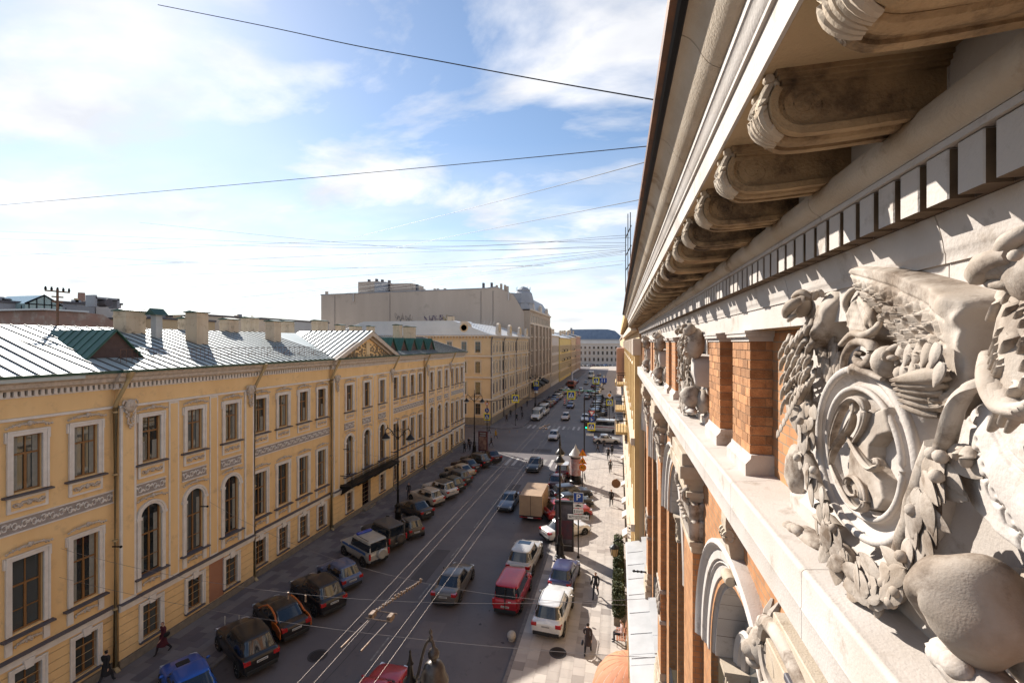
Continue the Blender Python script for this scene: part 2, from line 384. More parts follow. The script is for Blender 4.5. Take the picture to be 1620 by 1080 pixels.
# splayed ends
plm = plm.mesh('plinth_block', M['stone_light'])
BR_H = .0806
def brick_mesh(w, d, h): return MB().box(0, d, -w/2, w/2, 0, h).mesh('brick', M['brick'])
BW = .61/4
bm_head = brick_mesh(BW-.008, .115, BR_H-.008); bm_half = brick_mesh(BW/2-.008, .115, BR_H-.008)
bm_deep = brick_mesh(BW-.008, .174, BR_H-.008); bm_end = MB().box(0, .052, -.05, .05, 0, BR_H-.008).mesh('brick', M['brick'])
bm_halfd = brick_mesh(BW/2-.008, .122, BR_H-.008)
rb = random.Random(3)
def pilaster(yc, detailed):
    p = MB().box(1.108, 1.30, yc-.297, yc+.297, Z0-.953, Z0+.013).build('frieze_pilaster', M['mortar'] if detailed else M['brickwall'], BB)
    if not detailed:
        p.data.vertices.foreach_get  # plain core only
        for v in p.data.vertices:
            if v.co.x < 1.2: v.co.x = 1.10
            v.co.y = yc + (-.305 if v.co.y < yc else .305)
    else:
        for r in range(12):
            z = Z0 - .953 + r*BR_H + .004; odd = r % 2
            if odd == 0:
                for c in range(4):
                    y = yc - .305 + (c+.5)*BW
                    put('brick', bm_deep if c in (0,3) else bm_head, p, (1.10 + rb.uniform(-.0015,.0015), y, z))
            else:
                put('brick', bm_halfd, p, (1.10 + rb.uniform(-.0015,.0015), yc-.305+BW/4, z)); put('brick', bm_halfd, p, (1.10, yc+.305-BW/4, z))
                put('brick', bm_end, p, (1.226, yc-.305+.054, z))
                for c in range(3): put('brick', bm_head, p, (1.10 + rb.uniform(-.0015,.0015), yc-.305+BW/2+(c+.5)*BW, z))
    put('capital', capm, p, (1.10, yc, Z0)); put('plinth_block', plm, p, (1.10, yc, Z0))
    return p
RC = [2.42 + 5.25*k for k in range(4)]          # centres of the carved panels
for k in range(-1, 4):
    a = 4.565 + 5.25*k; b_ = 5.745 + 5.25*k
    for yc in (a, b_):
        if YS+.3 < yc < YE-.3: pilaster(yc, yc in (4.565, 5.745))
for yc in RC:
    pr = MB().box(1.20, 1.32, yc-1.02, yc+1.02, Z0-.96, Z0+.095).build('panel_pier', M['brickwall'], BB)
    pb = MB().ext([(1.15,Z0-1.14),(1.32,Z0-1.14),(1.32,Z0-.958),(1.205,Z0-.958),(1.195,Z0-.99),(1.15,Z0-1.03)], yc-1.06, yc+1.06).build('plinth_block', M['stone_light'], pr)
# second row of brick detail: margin wall beside the near panel
# ---- ledge below the frieze
led = [(1.5,-1.105),(1.20,-1.115),(.955,-1.142)] + [(.93 + .026*math.cos(rad(a)), -1.17 + .026*math.sin(rad(a))) for a in range(75, 181, 15)] + [(.904,-1.335),(.90,-1.345),(.904,-1.36),(.904,-1.50)] + [(.925,-1.533),(.99,-1.54),(1.02,-1.60),(1.5,-1.62)]
led = led[::-1]
LED = MB().ext(zz([(1.6,-1.11),(1.25,-1.135),(1.1,-1.15),(1.05,-1.5),(1.08,-1.60),(1.6,-1.61)]), YS, YE).build('ledge', M['stone_joint'], BB)
LED['label'] = 'long pale stone ledge running under the brick frieze'
stones('ledge_stone', led, YS, YE, LED, M['stone_light'], 1.15, 1.5, .005, 30)

# ---- lower storey: brick pilasters, big arches
XW = 1.22
ZB = 7.45
lw = MB()
ARC = [yc + 2.625 for yc in RC] + [RC[0] - 2.625]
ZSP, RO, RI = Z0 - 4.18, 2.02, 1.50
def arch_pts(yc, r, n=24): return [(yc - r*math.cos(math.pi*i/n), ZSP + r*math.sin(math.pi*i/n)) for i in range(n+1)]
for yc in ARC:
    lo_, hi_ = yc - 2.625, yc + 2.625
    hi_ = min(hi_, YE)
    if yc > YE - 1.5:
        lw.add([(XW,lo_,ZB),(XW,hi_,ZB),(XW,hi_,Z0-1.6),(XW,lo_,Z0-1.6)], [(0,1,2,3)]); continue
    P = arch_pts(yc, RI + .05)
    top = [(lo_ + (hi_-lo_)*i/24, Z0-1.58) for i in range(25)]
    v = [(XW,y,z) for y,z in P] + [(XW,y,z) for y,z in top]
    lw.add(v, [(i,i+1,26+i,25+i) for i in range(24)])
    for sgn in (-1, 1):
        e = lo_ if sgn < 0 else hi_
        y0 = yc + sgn*(RI+.05)
        lw.add([(XW,y0,ZB),(XW,e,ZB),(XW,e,ZSP),(XW,y0,ZSP)], [(0,1,2,3)])
        lw.add([(XW,y0,ZSP),(XW,e,ZSP),(XW,e,Z0-1.58)], [(0,1,2)])
lw.build('brick_wall', M['brickwall'], BB)
def ring(b, yc, zc, prof, n=28, a0=0, a1=180):     # profile [(r, x)] swept round an arch
    k = len(prof); v = []; f = []
    for i in range(n+1):
        a = rad(a0 + (a1-a0)*i/n)
        for r, x in prof: v.append((x, yc - r*math.cos(a), zc + r*math.sin(a)))
    for i in range(n):
        for j in range(k): f.append((i*k+j, i*k+(j+1)%k, (i+1)*k+(j+1)%k, (i+1)*k+j))
    f += [tuple(range(k-1,-1,-1)), tuple(range(n*k, (n+1)*k))]
    b.add(v, f)
for yc in ARC:
    if yc > YE - 1.5: continue
    far = yc > 13
    aw = MB()
    ring(aw, yc, ZSP, [(2.02,1.30),(2.02,1.10),(1.97,1.08),(1.93,1.11),(1.90,1.15),(1.80,1.15),(1.79,1.18),(1.76,1.17),(1.74,1.2),(1.62,1.2),(1.60,1.24),(1.57,1.23),(1.54,1.27),(1.50,1.27),(1.50,1.72),(1.7,1.72)])
    W_ = aw.build('arched_window', M['stone_light'], BB, 40)
    # voussoir joints in the reveal
    vj = MB()
    for i in range(1, 16):
        a = rad(180*i/16); 
        c_, s_ = -math.cos(a), math.sin(a)
        vj.add([(1.275, yc+1.497*c_-.004*s_, ZSP+1.497*s_+.004*c_), (1.275, yc+1.497*c_+.004*s_, ZSP+1.497*s_-.004*c_), (1.72, yc+1.497*c_+.004*s_, ZSP+1.497*s_-.004*c_), (1.72, yc+1.497*c_-.004*s_, ZSP+1.497*s_+.004*c_)], [(0,1,2,3)])
    vj.build('joint_lines', M['stone_joint'], W_)
    # tracery: two small arches and a roundel on a recessed plate
    tp = MB(); XT = 1.62
    n = 24; outer = arch_pts(yc, 1.50, n)
    v = [(XT, y, z) for y, z in outer] + [(XT, yc, ZSP + .4)]
    tp.add(v, [(i, i+1, n+1) for i in range(n)])
    tp.build('tracery_plate', M['stone_light'], W_)
    for s_ in (-1, 1):
        t = MB(); ring(t, yc + s_*.74, ZSP - .02, [(.74,1.66),(.74,1.50),(.70,1.47),(.66,1.50),(.62,1.50),(.60,1.54),(.56,1.53),(.52,1.57),(.52,1.64)], 20)
        t.build('small_arch', M['stone_light'], W_, 40)
        gl = MB(); pts = [(yc + s_*.74 - .53*math.cos(math.pi*i/16), ZSP - .02 + .53*math.sin(math.pi*i/16)) for i in range(17)]
        gl.add([(1.612,y,z) for y,z in pts] + [(1.612, yc+s_*.74+.53, ZB+.5), (1.612, yc+s_*.74-.53, ZB+.5)], [tuple(range(19))])
        gl.build('pane', M['glass'], W_)
        # brick jamb piers and carved imposts under the springing
        for q in (-1, 1):
            yj = yc + s_*.74 + q*.66
            MB().box(1.40 if q*s_ > 0 else 1.50, 1.75, yj-.115, yj+.115, ZB, ZSP-.62).build('jamb_pier', M['brickwall'], W_)
            im = MB()
            for i,(o,a,b2) in enumerate(((.03,-.62,-.55),(.0,-.55,-.2),(.03,-.2,-.13),(.06,-.13,-.06),(.085,-.06,-.0))):
                im.box((1.40 if q*s_ > 0 else 1.50)-o, 1.76, yj-.115-o, yj+.115+o, ZSP+a, ZSP+b2-.002)
            for i in range(9):
                im.ball(((1.40 if q*s_>0 else 1.50)-.01, yj-.09+.022*i, ZSP-.37+.1*math.sin(i*1.9)), (.03,.028,.07), 7)
            im.build('impost', M['stone'], W_)
    t = MB(); ring(t, yc, ZSP + .93, [(.46,1.64),(.46,1.52),(.42,1.49),(.38,1.52),(.35,1.52),(.32,1.56),(.29,1.55),(.26,1.58),(.26,1.64)], 32, 0, 360)
    t.build('roundel', M['stone_light'], W_, 40)
    t = MB(); t.lathe([(0,0),(.26,0),(.26,.02),(0,.02)], (1.60, yc, ZSP+.93), 24, axis='x'); t.build('pane', M['glass'], W_)
    # scrolled keystone
    ks = MB()
    ks.ext([(1.30,Z0-1.60),(1.06,Z0-1.62),(1.05,Z0-1.85),(1.09,Z0-2.10),(1.14,Z0-2.42),(1.30,Z0-2.5)], yc-.10, yc+.10)
    pts = []
    for i in range(30):
        a = rad(90 - i*20); r = .075*(1 - i/34)
        pts.append((1.08 + r*math.cos(a)*.8, 0, Z0-1.95 + r*math.sin(a)))
    for q in (-.08, 0, .08): ks.tube([(x, yc + q, z) for x,_,z in pts], [.032*(1-.5*i/30) for i in range(30)], 6)
    ks.lathe([(0,-.10),(.05,-.10),(.06,-.06),(.06,.06),(.05,.10),(0,.10)], (1.10, yc, Z0-2.40), 14, axis='y')
    ks.build('keystone', M['stone'], W_, 40)
    # sill with flashing
    MB().ext([(1.05,ZB+.36),(1.75,ZB+.42),(1.75,ZB+.52),(1.05,ZB+.40)], yc-1.5, yc+1.5).build('sill', M['sheet'], W_)
for yc in RC:
    near = yc < 3
    P_ = MB().box(1.08, 1.30, yc-.45, yc+.45, ZB+.9, Z0-3.10).build('tall_pilaster', M['brickwall'], BB)
    c = MB()
    for (o, a, b2) in ((.02,-3.12,-3.02),(.05,-3.02,-2.95),(.0,-2.95,-2.36),(.05,-2.36,-2.28),(.10,-2.28,-2.20),(.05,-2.20,-2.08),(.14,-2.08,-1.98),(.20,-1.98,-1.80),(.17,-1.80,-1.62)):
        c.cbox(1.08-o, 1.31, yc-.45-o, yc+.45+o, Z0+a, Z0+b2-.001, .006)
    c.build('capital', M['stone'], P_)
    # carved acanthus on the capital: curled leaves
    lf = MB(); rl = random.Random(int(yc*10))
    for side in range(2):
        for row in range(2):
            for i in range(5):
                t = (i+.5)/5
                if side == 0: base = Vector((1.075, yc-.44+.88*t, Z0-2.93+.26*row)); nrm = Vector((-1,0,0))
                else:
                    if i > 1: continue
                    base = Vector((1.10+.12*i, yc-.455, Z0-2.93+.26*row)); nrm = Vector((0,-1,0))
                pts = [base + nrm*(.02+.10*(q/6)**2) + Vector((0,0,.30*math.sin(q/6*1.9))) for q in range(7)]
                lf.tube(pts, [.055,.07,.075,.07,.06,.05,.03], 7, flat=.5)
    for s_ in (-1, 1):
        pts = []
        for i in range(26):
            a = rad(90 + s_*0 - i*24); r = .15*(1 - i/30)
            pts.append((1.0 + r*math.cos(a)*.5, yc + s_*.42 + r*math.sin(a)*s_*.3, Z0-2.26 + r*math.sin(a)))
        lf.tube(pts, .035, 7)
    lf.build('acanthus', M['stone_dirty' if False else 'stone_relief'], P_, 50)
    bs = MB()
    for (o, a, b2) in ((.10,.0,.30),(.07,.30,.42),(.09,.42,.52),(.04,.52,.62),(.06,.62,.72),(.02,.72,.92)):
        bs.cbox(1.08-o, 1.31, yc-.45-o, yc+.45+o, ZB+a, ZB+b2-.001, .01)
    bs.build('pilaster_base', M['stone'], P_)
    md = MB()
    md.cbox(1.05, 1.31, yc-.48, yc+.48, ZB+3.0, ZB+3.1, .01); md.cbox(1.05, 1.31, yc-.48, yc+.48, ZB+2.2, ZB+2.3, .01)
    for i in range(12): md.ball((1.06, yc-.4+.073*i, ZB+2.65+.2*math.sin(i*2.2)), (.05,.06,.13), 8)
    md.build('shaft_band', M['stone_relief'], P_, 50)
    if near:
        # the nearest capital carries a lion mask and a lead-covered slope
        lm = MB(); cx, cy_, cz = .95, yc+.88, Z0-2.0
        lm.ball((cx, cy_, cz), (.11,.12,.13), 16); lm.ball((cx-.08, cy_+.02, cz-.04), (.07,.07,.06), 12); lm.ball((cx-.07, cy_+.02, cz-.12), (.05,.06,.035), 10)
        for q in (-1, 1): lm.ball((cx-.07, cy_+.02+q*.06, cz+.04), .03, 8); lm.ball((cx, cy_+q*.11, cz+.1), (.03,.03,.045), 8)
        rm = random.Random(5)
        for i in range(34):
            a = 2*math.pi*i/34; r = .15 + .03*(i%3)
            p = Vector((cx+.05, cy_ + r*math.cos(a), cz + r*math.sin(a)))
            q = p + Vector((.04, .08*math.cos(a), .08*math.sin(a)))
            lm.tube([p - (q-p)*.3, p, q], [.03,.035,.012], 6)
        lm.build('lion_mask', M['stone_relief'], P_, 50)
        sc = MB()
        for q in range(5):
            pts = []
            for i in range(34):
                a = rad(80 - i*17); r = .20*(1 - i/40)
                pts.append((.90 + .028*q, yc+.62 + r*math.cos(a), Z0-1.93 + r*math.sin(a)))
            sc.tube(pts, [.030*(1-.5*i/34) for i in range(34)], 6)
        sc.tube(catmull([(.92,yc+.1,Z0-1.74),(.91,yc+.4,Z0-1.70),(.92,yc+.66,Z0-1.74),(.95,yc+.95,Z0-1.9),(1.0,yc+1.1,Z0-2.2),(1.04,yc+1.12,Z0-2.6)], 6), .05, 8)
        for q in range(7): sc.tube(catmull([(.93,yc+.66+.05*q,Z0-2.1-.06*q),(.89,yc+.72+.05*q,Z0-2.2-.07*q),(.95,yc+.7+.06*q,Z0-2.36-.08*q)], 4), [.03+.015*math.sin(i*.4) for i in range(9)], 7)
        sc.build('carved_console', M['stone_relief'], P_, 50)
        MB().cbox(.86, 1.0, yc-.5, yc+.28, Z0-1.79, Z0-1.755, .006).build('lead_strip', M['flash'], P_)
# far end return of the wall
MB().add([(.5,YE,Z0+1.3),(2.2,YE,Z0+1.3),(2.2,YE,ZB-7),(1.22,YE,ZB-7),(1.22,YE,Z0+.0)], [(0,1,2,3,4)]).build('end_wall', M['brickwall'], BB)
# roof behind the gutter
MB().add([(.3,YS,Z0+1.41),(.3,YE,Z0+1.41),(6,YE,Z0+3.2),(6,YS,Z0+3.2)], [(0,1,2,3)]).build('roof', M['rust'], BB)
# ---- ground floor: zinc-covered ledge, wall, plinth
gl = MB(); gl.ext([(.34,ZB-.42),(1.5,ZB-.42),(1.5,ZB+.06),(1.18,ZB+.06),(.37,ZB-.12),(.34,ZB-.16)], YS, YE); gl.build('zinc_ledge', M['sheet'], BB)
for i in range(20):
    y = YS + 1.2*i + .4
    if y < YE: MB().tube([(.40,y,ZB-.105),(1.15,y,ZB+.058)], .012, 5).build('zinc_seam', M['sheet'], BB)
M['tan'] = mat('tan_stone', (.52,.38,.22), .85, .1, 1.5)
gw = MB(); gw.box(.48, 1.6, YS, YE, 0, ZB-.42); gw.build('ground_floor_wall', M['tan'], BB)
for i in range(12):
    y = YS + .5 + 2.0*i
    if y+.6 < YE: MB().box(.40, .50, y, y+.6, 0.0, ZB-.43).build('ground_floor_pier', M['tan'], BB)
# ================================================================ carved griffin panels of the frieze
CC, SS = math.cos(YAW), math.sin(YAW)
def onwall(px, py, X):          # where a sight line meets the plane at this distance from the wall
    d = 720*X/(CC*(px-978)); return ((d + X*SS)/CC, CH - (py-542)*d/720)
XB = 1.2
GR = .0065
def seg_dist(P, A, B):
    ab = B - A; t = np.clip(((P - A) @ ab)/max(ab @ ab, 1e-12), 0, 1)
    return np.linalg.norm(P - (A + t[:, None]*ab), axis=1)
def poly_sd(P, poly):
    n = len(poly); d = np.full(len(P), 1e9); ins = np.zeros(len(P), bool)
    for i in range(n):
        A, B = poly[i], poly[(i+1) % n]
        d = np.minimum(d, seg_dist(P, A, B))
        c = ((A[1] > P[:,1]) != (B[1] > P[:,1]))
        with np.errstate(divide='ignore', invalid='ignore'):
            xi = (B[0]-A[0])*(P[:,1]-A[1])/(B[1]-A[1]) + A[0]
        ins ^= c & (P[:,0] < xi)
    return np.where(ins, d, -d)
def hashnoise(Y, Z, s, seed):
    out = np.zeros_like(Y); rr = np.random.RandomState(seed)
    for k in range(5):
        a = rr.uniform(0, 6.28, 3); f = s*(1.6**k)
        out += np.sin(Y*f*math.cos(a[0]) + Z*f*math.sin(a[0]) + a[1])*np.sin(Z*f*math.cos(a[2]) - Y*f*math.sin(a[2]) + a[0])/(1.4**k)
    return out/2.2
def carve(name, outline, ctrl, parent, edge=.05, grooves=(), gw=.008, gd=.012, rough=.004, m='stone_relief', g=GR, seed=1, smooth_outline=True, feather=None, xb=XB, power=.5):
    """A piece of carving: outline [(px,py,X)], control heights [(px,py,X)]; becomes a solid standing proud of the panel."""
    o2 = [onwall(*p) for p in outline]
    if smooth_outline: o2 = catmull(list(o2) + [o2[0]], 4)[:-1]
    poly = np.array(o2); 
    C = [(onwall(px,py,X), X) for px,py,X in (list(ctrl) + [p for p in outline])]
    cp = np.array([c[0] for c in C]); cx = np.array([c[1] for c in C])
    y0, z0 = poly.min(0) - 2*g; y1, z1 = poly.max(0) + 2*g
    ny, nz = int((y1-y0)/g)+2, int((z1-z0)/g)+2
    yy, zz_ = np.meshgrid(y0 + g*np.arange(ny), z0 + g*np.arange(nz), indexing='ij')
    P = np.stack([yy.ravel(), zz_.ravel()], 1)
    sd = poly_sd(P, poly)
    d2 = ((P[:,None,:] - cp[None])**2).sum(2) + 4e-4
    w = 1/d2**1.5; X = (w*cx).sum(1)/w.sum(1)
    top = xb - X
    t = np.clip(sd/edge, 0, 1); fall = (1-(1-t)**2)**power
    h = top*fall + rough*hashnoise(P[:,0], P[:,1], 40, seed)*(t > .2)
    for gl in grooves:
        line = gl[0] if isinstance(gl[0], (list, tuple)) and isinstance(gl[0][0], (list, tuple)) else gl
        pts = [np.array(onwall(*p)) for p in line]
        if len(pts) > 2: pts = [np.array(q) for q in catmull(pts, 4)]
        dd = np.full(len(P), 1e9)
        for i in range(len(pts)-1): dd = np.minimum(dd, seg_dist(P, pts[i], pts[i+1]))
        h = h - gd*np.exp(-(dd/gw)**2)
    if feather is not None: h = h + feather(P[:,0], P[:,1])*np.clip(sd/.02, 0, 1)
    h = np.where(sd < 0, np.maximum(sd*3.0, -.05), np.maximum(h, .002))
    keep = (sd > -1.8*g).reshape(ny, nz)
    idx = -np.ones((ny, nz), int); idx[keep] = np.arange(keep.sum())
    vx = (xb - h).reshape(ny, nz)
    verts = np.stack([vx[keep], yy[keep], zz_[keep]], 1)
    q = keep[:-1,:-1] & keep[1:,:-1] & keep[1:,1:] & keep[:-1,1:]
    f = np.stack([idx[:-1,:-1][q], idx[:-1,1:][q], idx[1:,1:][q], idx[1:,:-1][q]], 1)
    me = bpy.data.meshes.new(name); me.from_pydata(verts.tolist(), [], f.tolist()); me.materials.append(M[m]); me.shade_smooth(); me.update()
    return put(name, me, parent)
def p3(px, py, X): y, z = onwall(px, py, X); return (X, y, z)
def stroke(name, pts, r, parent, m='stone_relief', flat=.6, n=8, per=5, taper=True):
    q = catmull([p3(*p) for p in pts], per); k = len(q)
    rr = [r*(1 if not taper else (.45 + .55*math.sin(math.pi*min(1, max(.08, i/(k-1)*.92+.06))))) for i in range(k)]
    return MB().tube(q, rr, n, flat=flat).build(name, M[m], parent, 60)

GP = MB().box(1.185, 1.22, RC[0]-1.0, RC[0]+1.0, Z0-.955, Z0+.09).build('griffin_panel', M['stone_light'], BB)
GP['label'] = 'carved stone panel of two griffins holding an oval cartouche'
# --- oval cartouche
cY, cZ, ca, cb = 2.40, 16.50, .43, .385
def oval(b, prof, n=64, tilt=0):
    k = len(prof); v = []; f = []
    for i in range(n):
        a = 2*math.pi*i/n
        for r, x in prof: v.append((x, cY + ca*r*math.cos(a), cZ + cb*r*math.sin(a)))
    for i in range(n):
        for j in range(k-1): f.append((i*k+j, i*k+j+1, ((i+1)%n)*k+j+1, ((i+1)%n)*k+j))
    b.add(v, f)
ov = MB(); oval(ov, [(1.05,1.21),(1.05,1.13),(1.03,1.095),(1.0,1.08),(.955,1.078),(.93,1.086),(.90,1.100),(.86,1.108),(.81,1.108),(.785,1.100),(.775,1.085),(.755,1.076),(.73,1.08),(.72,1.10),(.71,1.118),(.5,1.122),(.25,1.124),(0,1.125)])
ov.build('oval_cartouche', M['stone_light'], GP, 60)
for rr_, xx, tr in ((.985,1.078,.020),(.755,1.080,.013)):
    q = [(xx, cY + ca*rr_*math.cos(2*math.pi*i/72), cZ + cb*rr_*math.sin(2*math.pi*i/72)) for i in range(73)]
    MB().tube(q, tr, 8, cap=False).build('cartouche_rim', M['stone_light'], GP, 60)
# --- monogram ribbons on the cartouche
xm = 1.06
bl = carve('monogram_blade', [(1372,655,xm),(1397,643,xm),(1407,684,xm),(1388,690,xm),(1375,706,xm),(1374,726,xm),(1392,758,xm),(1398,790,xm),(1388,807,xm),(1370,808,xm),(1350,782,xm),(1340,750,xm),(1344,705,xm),(1356,676,xm)], [(1370,740,xm-.004)], GP, edge=.010, g=.005, xb=1.125, smooth_outline=False, rough=.002, power=.22,
           grooves=[[(1345,705,xm),(1362,745,xm),(1378,790,xm)], [(1348,700,xm),(1366,742,xm),(1384,785,xm)]], gw=.006, gd=.008)
for pts in ([(1318,722,1.09),(1316,700,1.08),(1322,672,1.07),(1334,645,1.065),(1350,631,1.065),(1364,634,1.065),(1371,652,1.07),(1366,676,1.075),(1352,700,1.08),(1347,708,1.085)],
            [(1352,634,1.08),(1351,652,1.07),(1344,676,1.062),(1330,696,1.06),(1318,715,1.065),(1314,735,1.08)],
            [(1316,735,1.085),(1322,750,1.075),(1334,775,1.07),(1348,797,1.07),(1362,806,1.07),(1371,796,1.072),(1368,774,1.075),(1356,756,1.08),(1345,756,1.08),(1341,768,1.08),(1347,782,1.08),(1355,784,1.083),(1355,775,1.085)],
            [(1343,692,1.075),(1356,714,1.068),(1370,733,1.065),(1382,742,1.066),(1391,736,1.07),(1389,727,1.075),(1383,728,1.078)]):
    pts = [(a, b_, c_-.022) for a, b_, c_ in pts]
    stroke('monogram_ribbon', pts, .026, GP, flat=.5)
    stroke('monogram_edge', [(a-2.5, b_-1, c_-.012) for a,b_,c_ in pts], .008, GP, flat=.9)
# --- wing of the near griffin: ridge stands far out, shaded flank returns towards the wall
def fw(Y, Z):                    # overlapping scale feathers below the smooth leading edge
    u = (Y*.86 + Z*.5); v = (Z*.86 - Y*.5)
    fr = (v/.055 + .30*np.cos(2*math.pi*u/.075)) % 1.0
    line = 17.36 - .27*(2.6 - Y)      # leading edge height on the wing
    return .034*(fr**1.5 - .4)*np.clip((line - Z)/.06, 0, 1)*np.clip((Y - 1.68)/.08, 0, 1)
def curve(pts): return [(a, b_, c_) for a, b_, c_ in pts]
wg = [[(1350,432,1.10),(1400,446,1.07),(1450,470,1.02),(1488,505,.97)], [(1356,446,1.11),(1400,470,1.09),(1448,505,1.04),(1488,545,.98)], [(1395,486,1.11),(1430,515,1.07),(1470,560,1.02),(1500,592,.99)]]
wing = carve('wing', [(1336,430,1.06),(1348,419,1.05),(1400,423,1.03),(1445,438,1.0),(1482,455,.975),(1515,468,.97),(1545,486,1.0),(1557,510,1.03),(1557,580,1.035),(1553,610,1.03),(1536,614,.99),(1516,636,1.0),(1494,664,1.04),(1470,652,1.08),(1450,628,1.05),(1441,604,1.05),(1426,575,1.055),(1416,548,1.06),(1402,520,1.06),(1384,496,1.065),(1362,472,1.065),(1346,450,1.065)],
     [(1460,470,1.0),(1484,480,.955),(1496,505,.945),(1500,540,.95),(1508,580,.96),(1526,610,.975),(1436,500,1.005),(1400,450,1.035),(1458,560,.985),(1468,615,.995),(1440,470,1.0),(1370,440,1.045),(1410,500,1.03),(1440,580,1.02),(1480,640,1.0),(1540,540,1.01),(1548,580,1.02)], GP, edge=.022, seed=3, rough=.0025, g=.005,
     grooves=wg, gw=.006, gd=.010, feather=fw)
# scale feathers in rows, then five long primaries
rfz = random.Random(31)
sm = MB(); n_, k_ = 7, 6; v_ = []
for i in range(n_+1):
    t = i/n_; hw = .5*math.sin(math.pi*(.08+.84*t)**.7)
    for j in range(k_+1):
        u = (j/k_)*2-1; v_.append((-.22*(1-u*u)*math.sin(math.pi*(.15+.75*t)) - .10*t + .05*math.exp(-(u/.15)**2), t, u*hw))
sm.add(v_, [(i*(k_+1)+j, i*(k_+1)+j+1, (i+1)*(k_+1)+j+1, (i+1)*(k_+1)+j) for i in range(n_) for j in range(k_)])
sm.add([(x+.12, y, z) for x,y,z in v_], [(i*(k_+1)+j, (i+1)*(k_+1)+j, (i+1)*(k_+1)+j+1, i*(k_+1)+j+1) for i in range(n_) for j in range(k_)])
scale_me = sm.mesh('feather', M['stone_relief'], 70)
def feather(px, py, X, ang, L, w=1.0, tz=0):
    y, z = onwall(px, py, X); o = put('feather', scale_me, GP, (X, y, z)); o.rotation_euler = (rad(ang), 0, rad(tz)); o.scale = (L*.5, L, L*w); return o
for k in range(6): feather(1500-3*k, 592+13*k, .985+.008*k, -10+3*k, .20-.012*k, .28, 14)
for row, (x0, y0, x1, y1, X0, X1) in enumerate(((1434,570,1490,572,1.02,.96),(1426,545,1484,542,1.03,.955))):
    for q in range(5):
        t = q/4; feather(x0+(x1-x0)*t, y0+(y1-y0)*t, X0+(X1-X0)*t, -70, .085, .55, 0)
# --- wing and body of the far griffin (left)
carve('wing', [(1326,430,1.13),(1336,434,1.12),(1332,462,1.10),(1316,494,1.07),(1300,522,1.05),(1290,550,1.05),(1276,556,1.06),(1266,540,1.08),(1270,510,1.08),(1286,486,1.1),(1304,460,1.12)], [(1280,528,1.0),(1298,494,1.04)], GP, edge=.03, seed=21, rough=.003)
for k in range(9):
    feather(1296+4.5*k, 520+15*k, 1.09+.006*k, -84, .15, .38, 0); feather(1310+3.6*k, 500+14*k, 1.11+.004*k, -82, .13, .4, 0)
def blob(name, px, py, X, r, parent=GP, n=28, seed=0, bump=.006, m='stone_relief', f=None):
    b = MB().ball((0,0,0), (1,1,1), n); rr_ = np.array(b.v)
    nz = hashnoise(rr_[:,0]*1.0+rr_[:,2]*.3, rr_[:,1]+rr_[:,2], 5, seed)
    nrm = rr_.copy(); P_ = nrm*np.array(r)*(1 + (bump/min(r))*nz[:,None])
    if f is not None: P_ = f(nrm, P_)
    b.v = [tuple(p) for p in P_]
    o = b.build(name, M[m], parent, 60); o.location = p3(px, py, X); return o
M['stone_smooth'] = mat('stone_smooth', (.52,.44,.36), .75, .1, 2.4, (.40,.31,.23), bump=.12, bscale=160, stain=((.17,.11,.065), 3.2, .54))
blob('head', 1266, 484, 1.06, (.06,.085,.07), seed=2, bump=.003)
stroke('beak', [(1268,476,1.01),(1255,480,.975),(1246,490,.97),(1243,501,.975)], .034, GP, flat=.9)
stroke('lower_beak', [(1262,498,1.01),(1252,502,.99),(1247,508,.99)], .018, GP, flat=.9)
stroke('brow', [(1284,470,1.03),(1268,462,.995),(1254,470,.985)], .022, GP, flat=.8)
for k in range(3): stroke('ear', [(1276+6*k,474,1.04),(1282+7*k,464-2*k,1.04),(1290+6*k,470,1.06)], .02, GP)
rlk = random.Random(77)
for row in range(5):
    for k in range(8):          # shaggy sweeping locks of the breast
        a = 1284 - 5.5*k + rlk.uniform(-3,3) + row*1.0; b_ = 506 + 20*row + 4.5*k + rlk.uniform(-5,5)
        if a < 1236: continue
        l = rlk.uniform(.8, 1.3)
        stroke('lock', [(a,b_,1.05+.008*row),(a-3,b_+11*l,1.025+.006*row),(a-9,b_+20*l,1.02+.006*row),(a-12,b_+33*l,1.05+.008*row)], rlk.uniform(.012,.019), GP, flat=.8, per=3)
blob('breast', 1268, 625, 1.18, (.08,.17,.26), seed=5, bump=.012)
for k in range(8):           # scalloped collar
    feather(1264-4.6*k, 618+9*k, 1.0+.004*k, -60, .06, .8, 0)
blob('foreleg', 1278, 672, 1.08, (.055,.06,.15), seed=6)
blob('haunch', 1262, 745, 1.19, (.07,.13,.17), seed=7, bump=.01)
blob('paw', 1282, 850, 1.08, (.06,.16,.04), seed=8, bump=.006)
for q in range(3): blob('toe', 1262-7*q, 838-3*q, 1.03, (.035,.05,.03), seed=9, n=14, bump=.001)
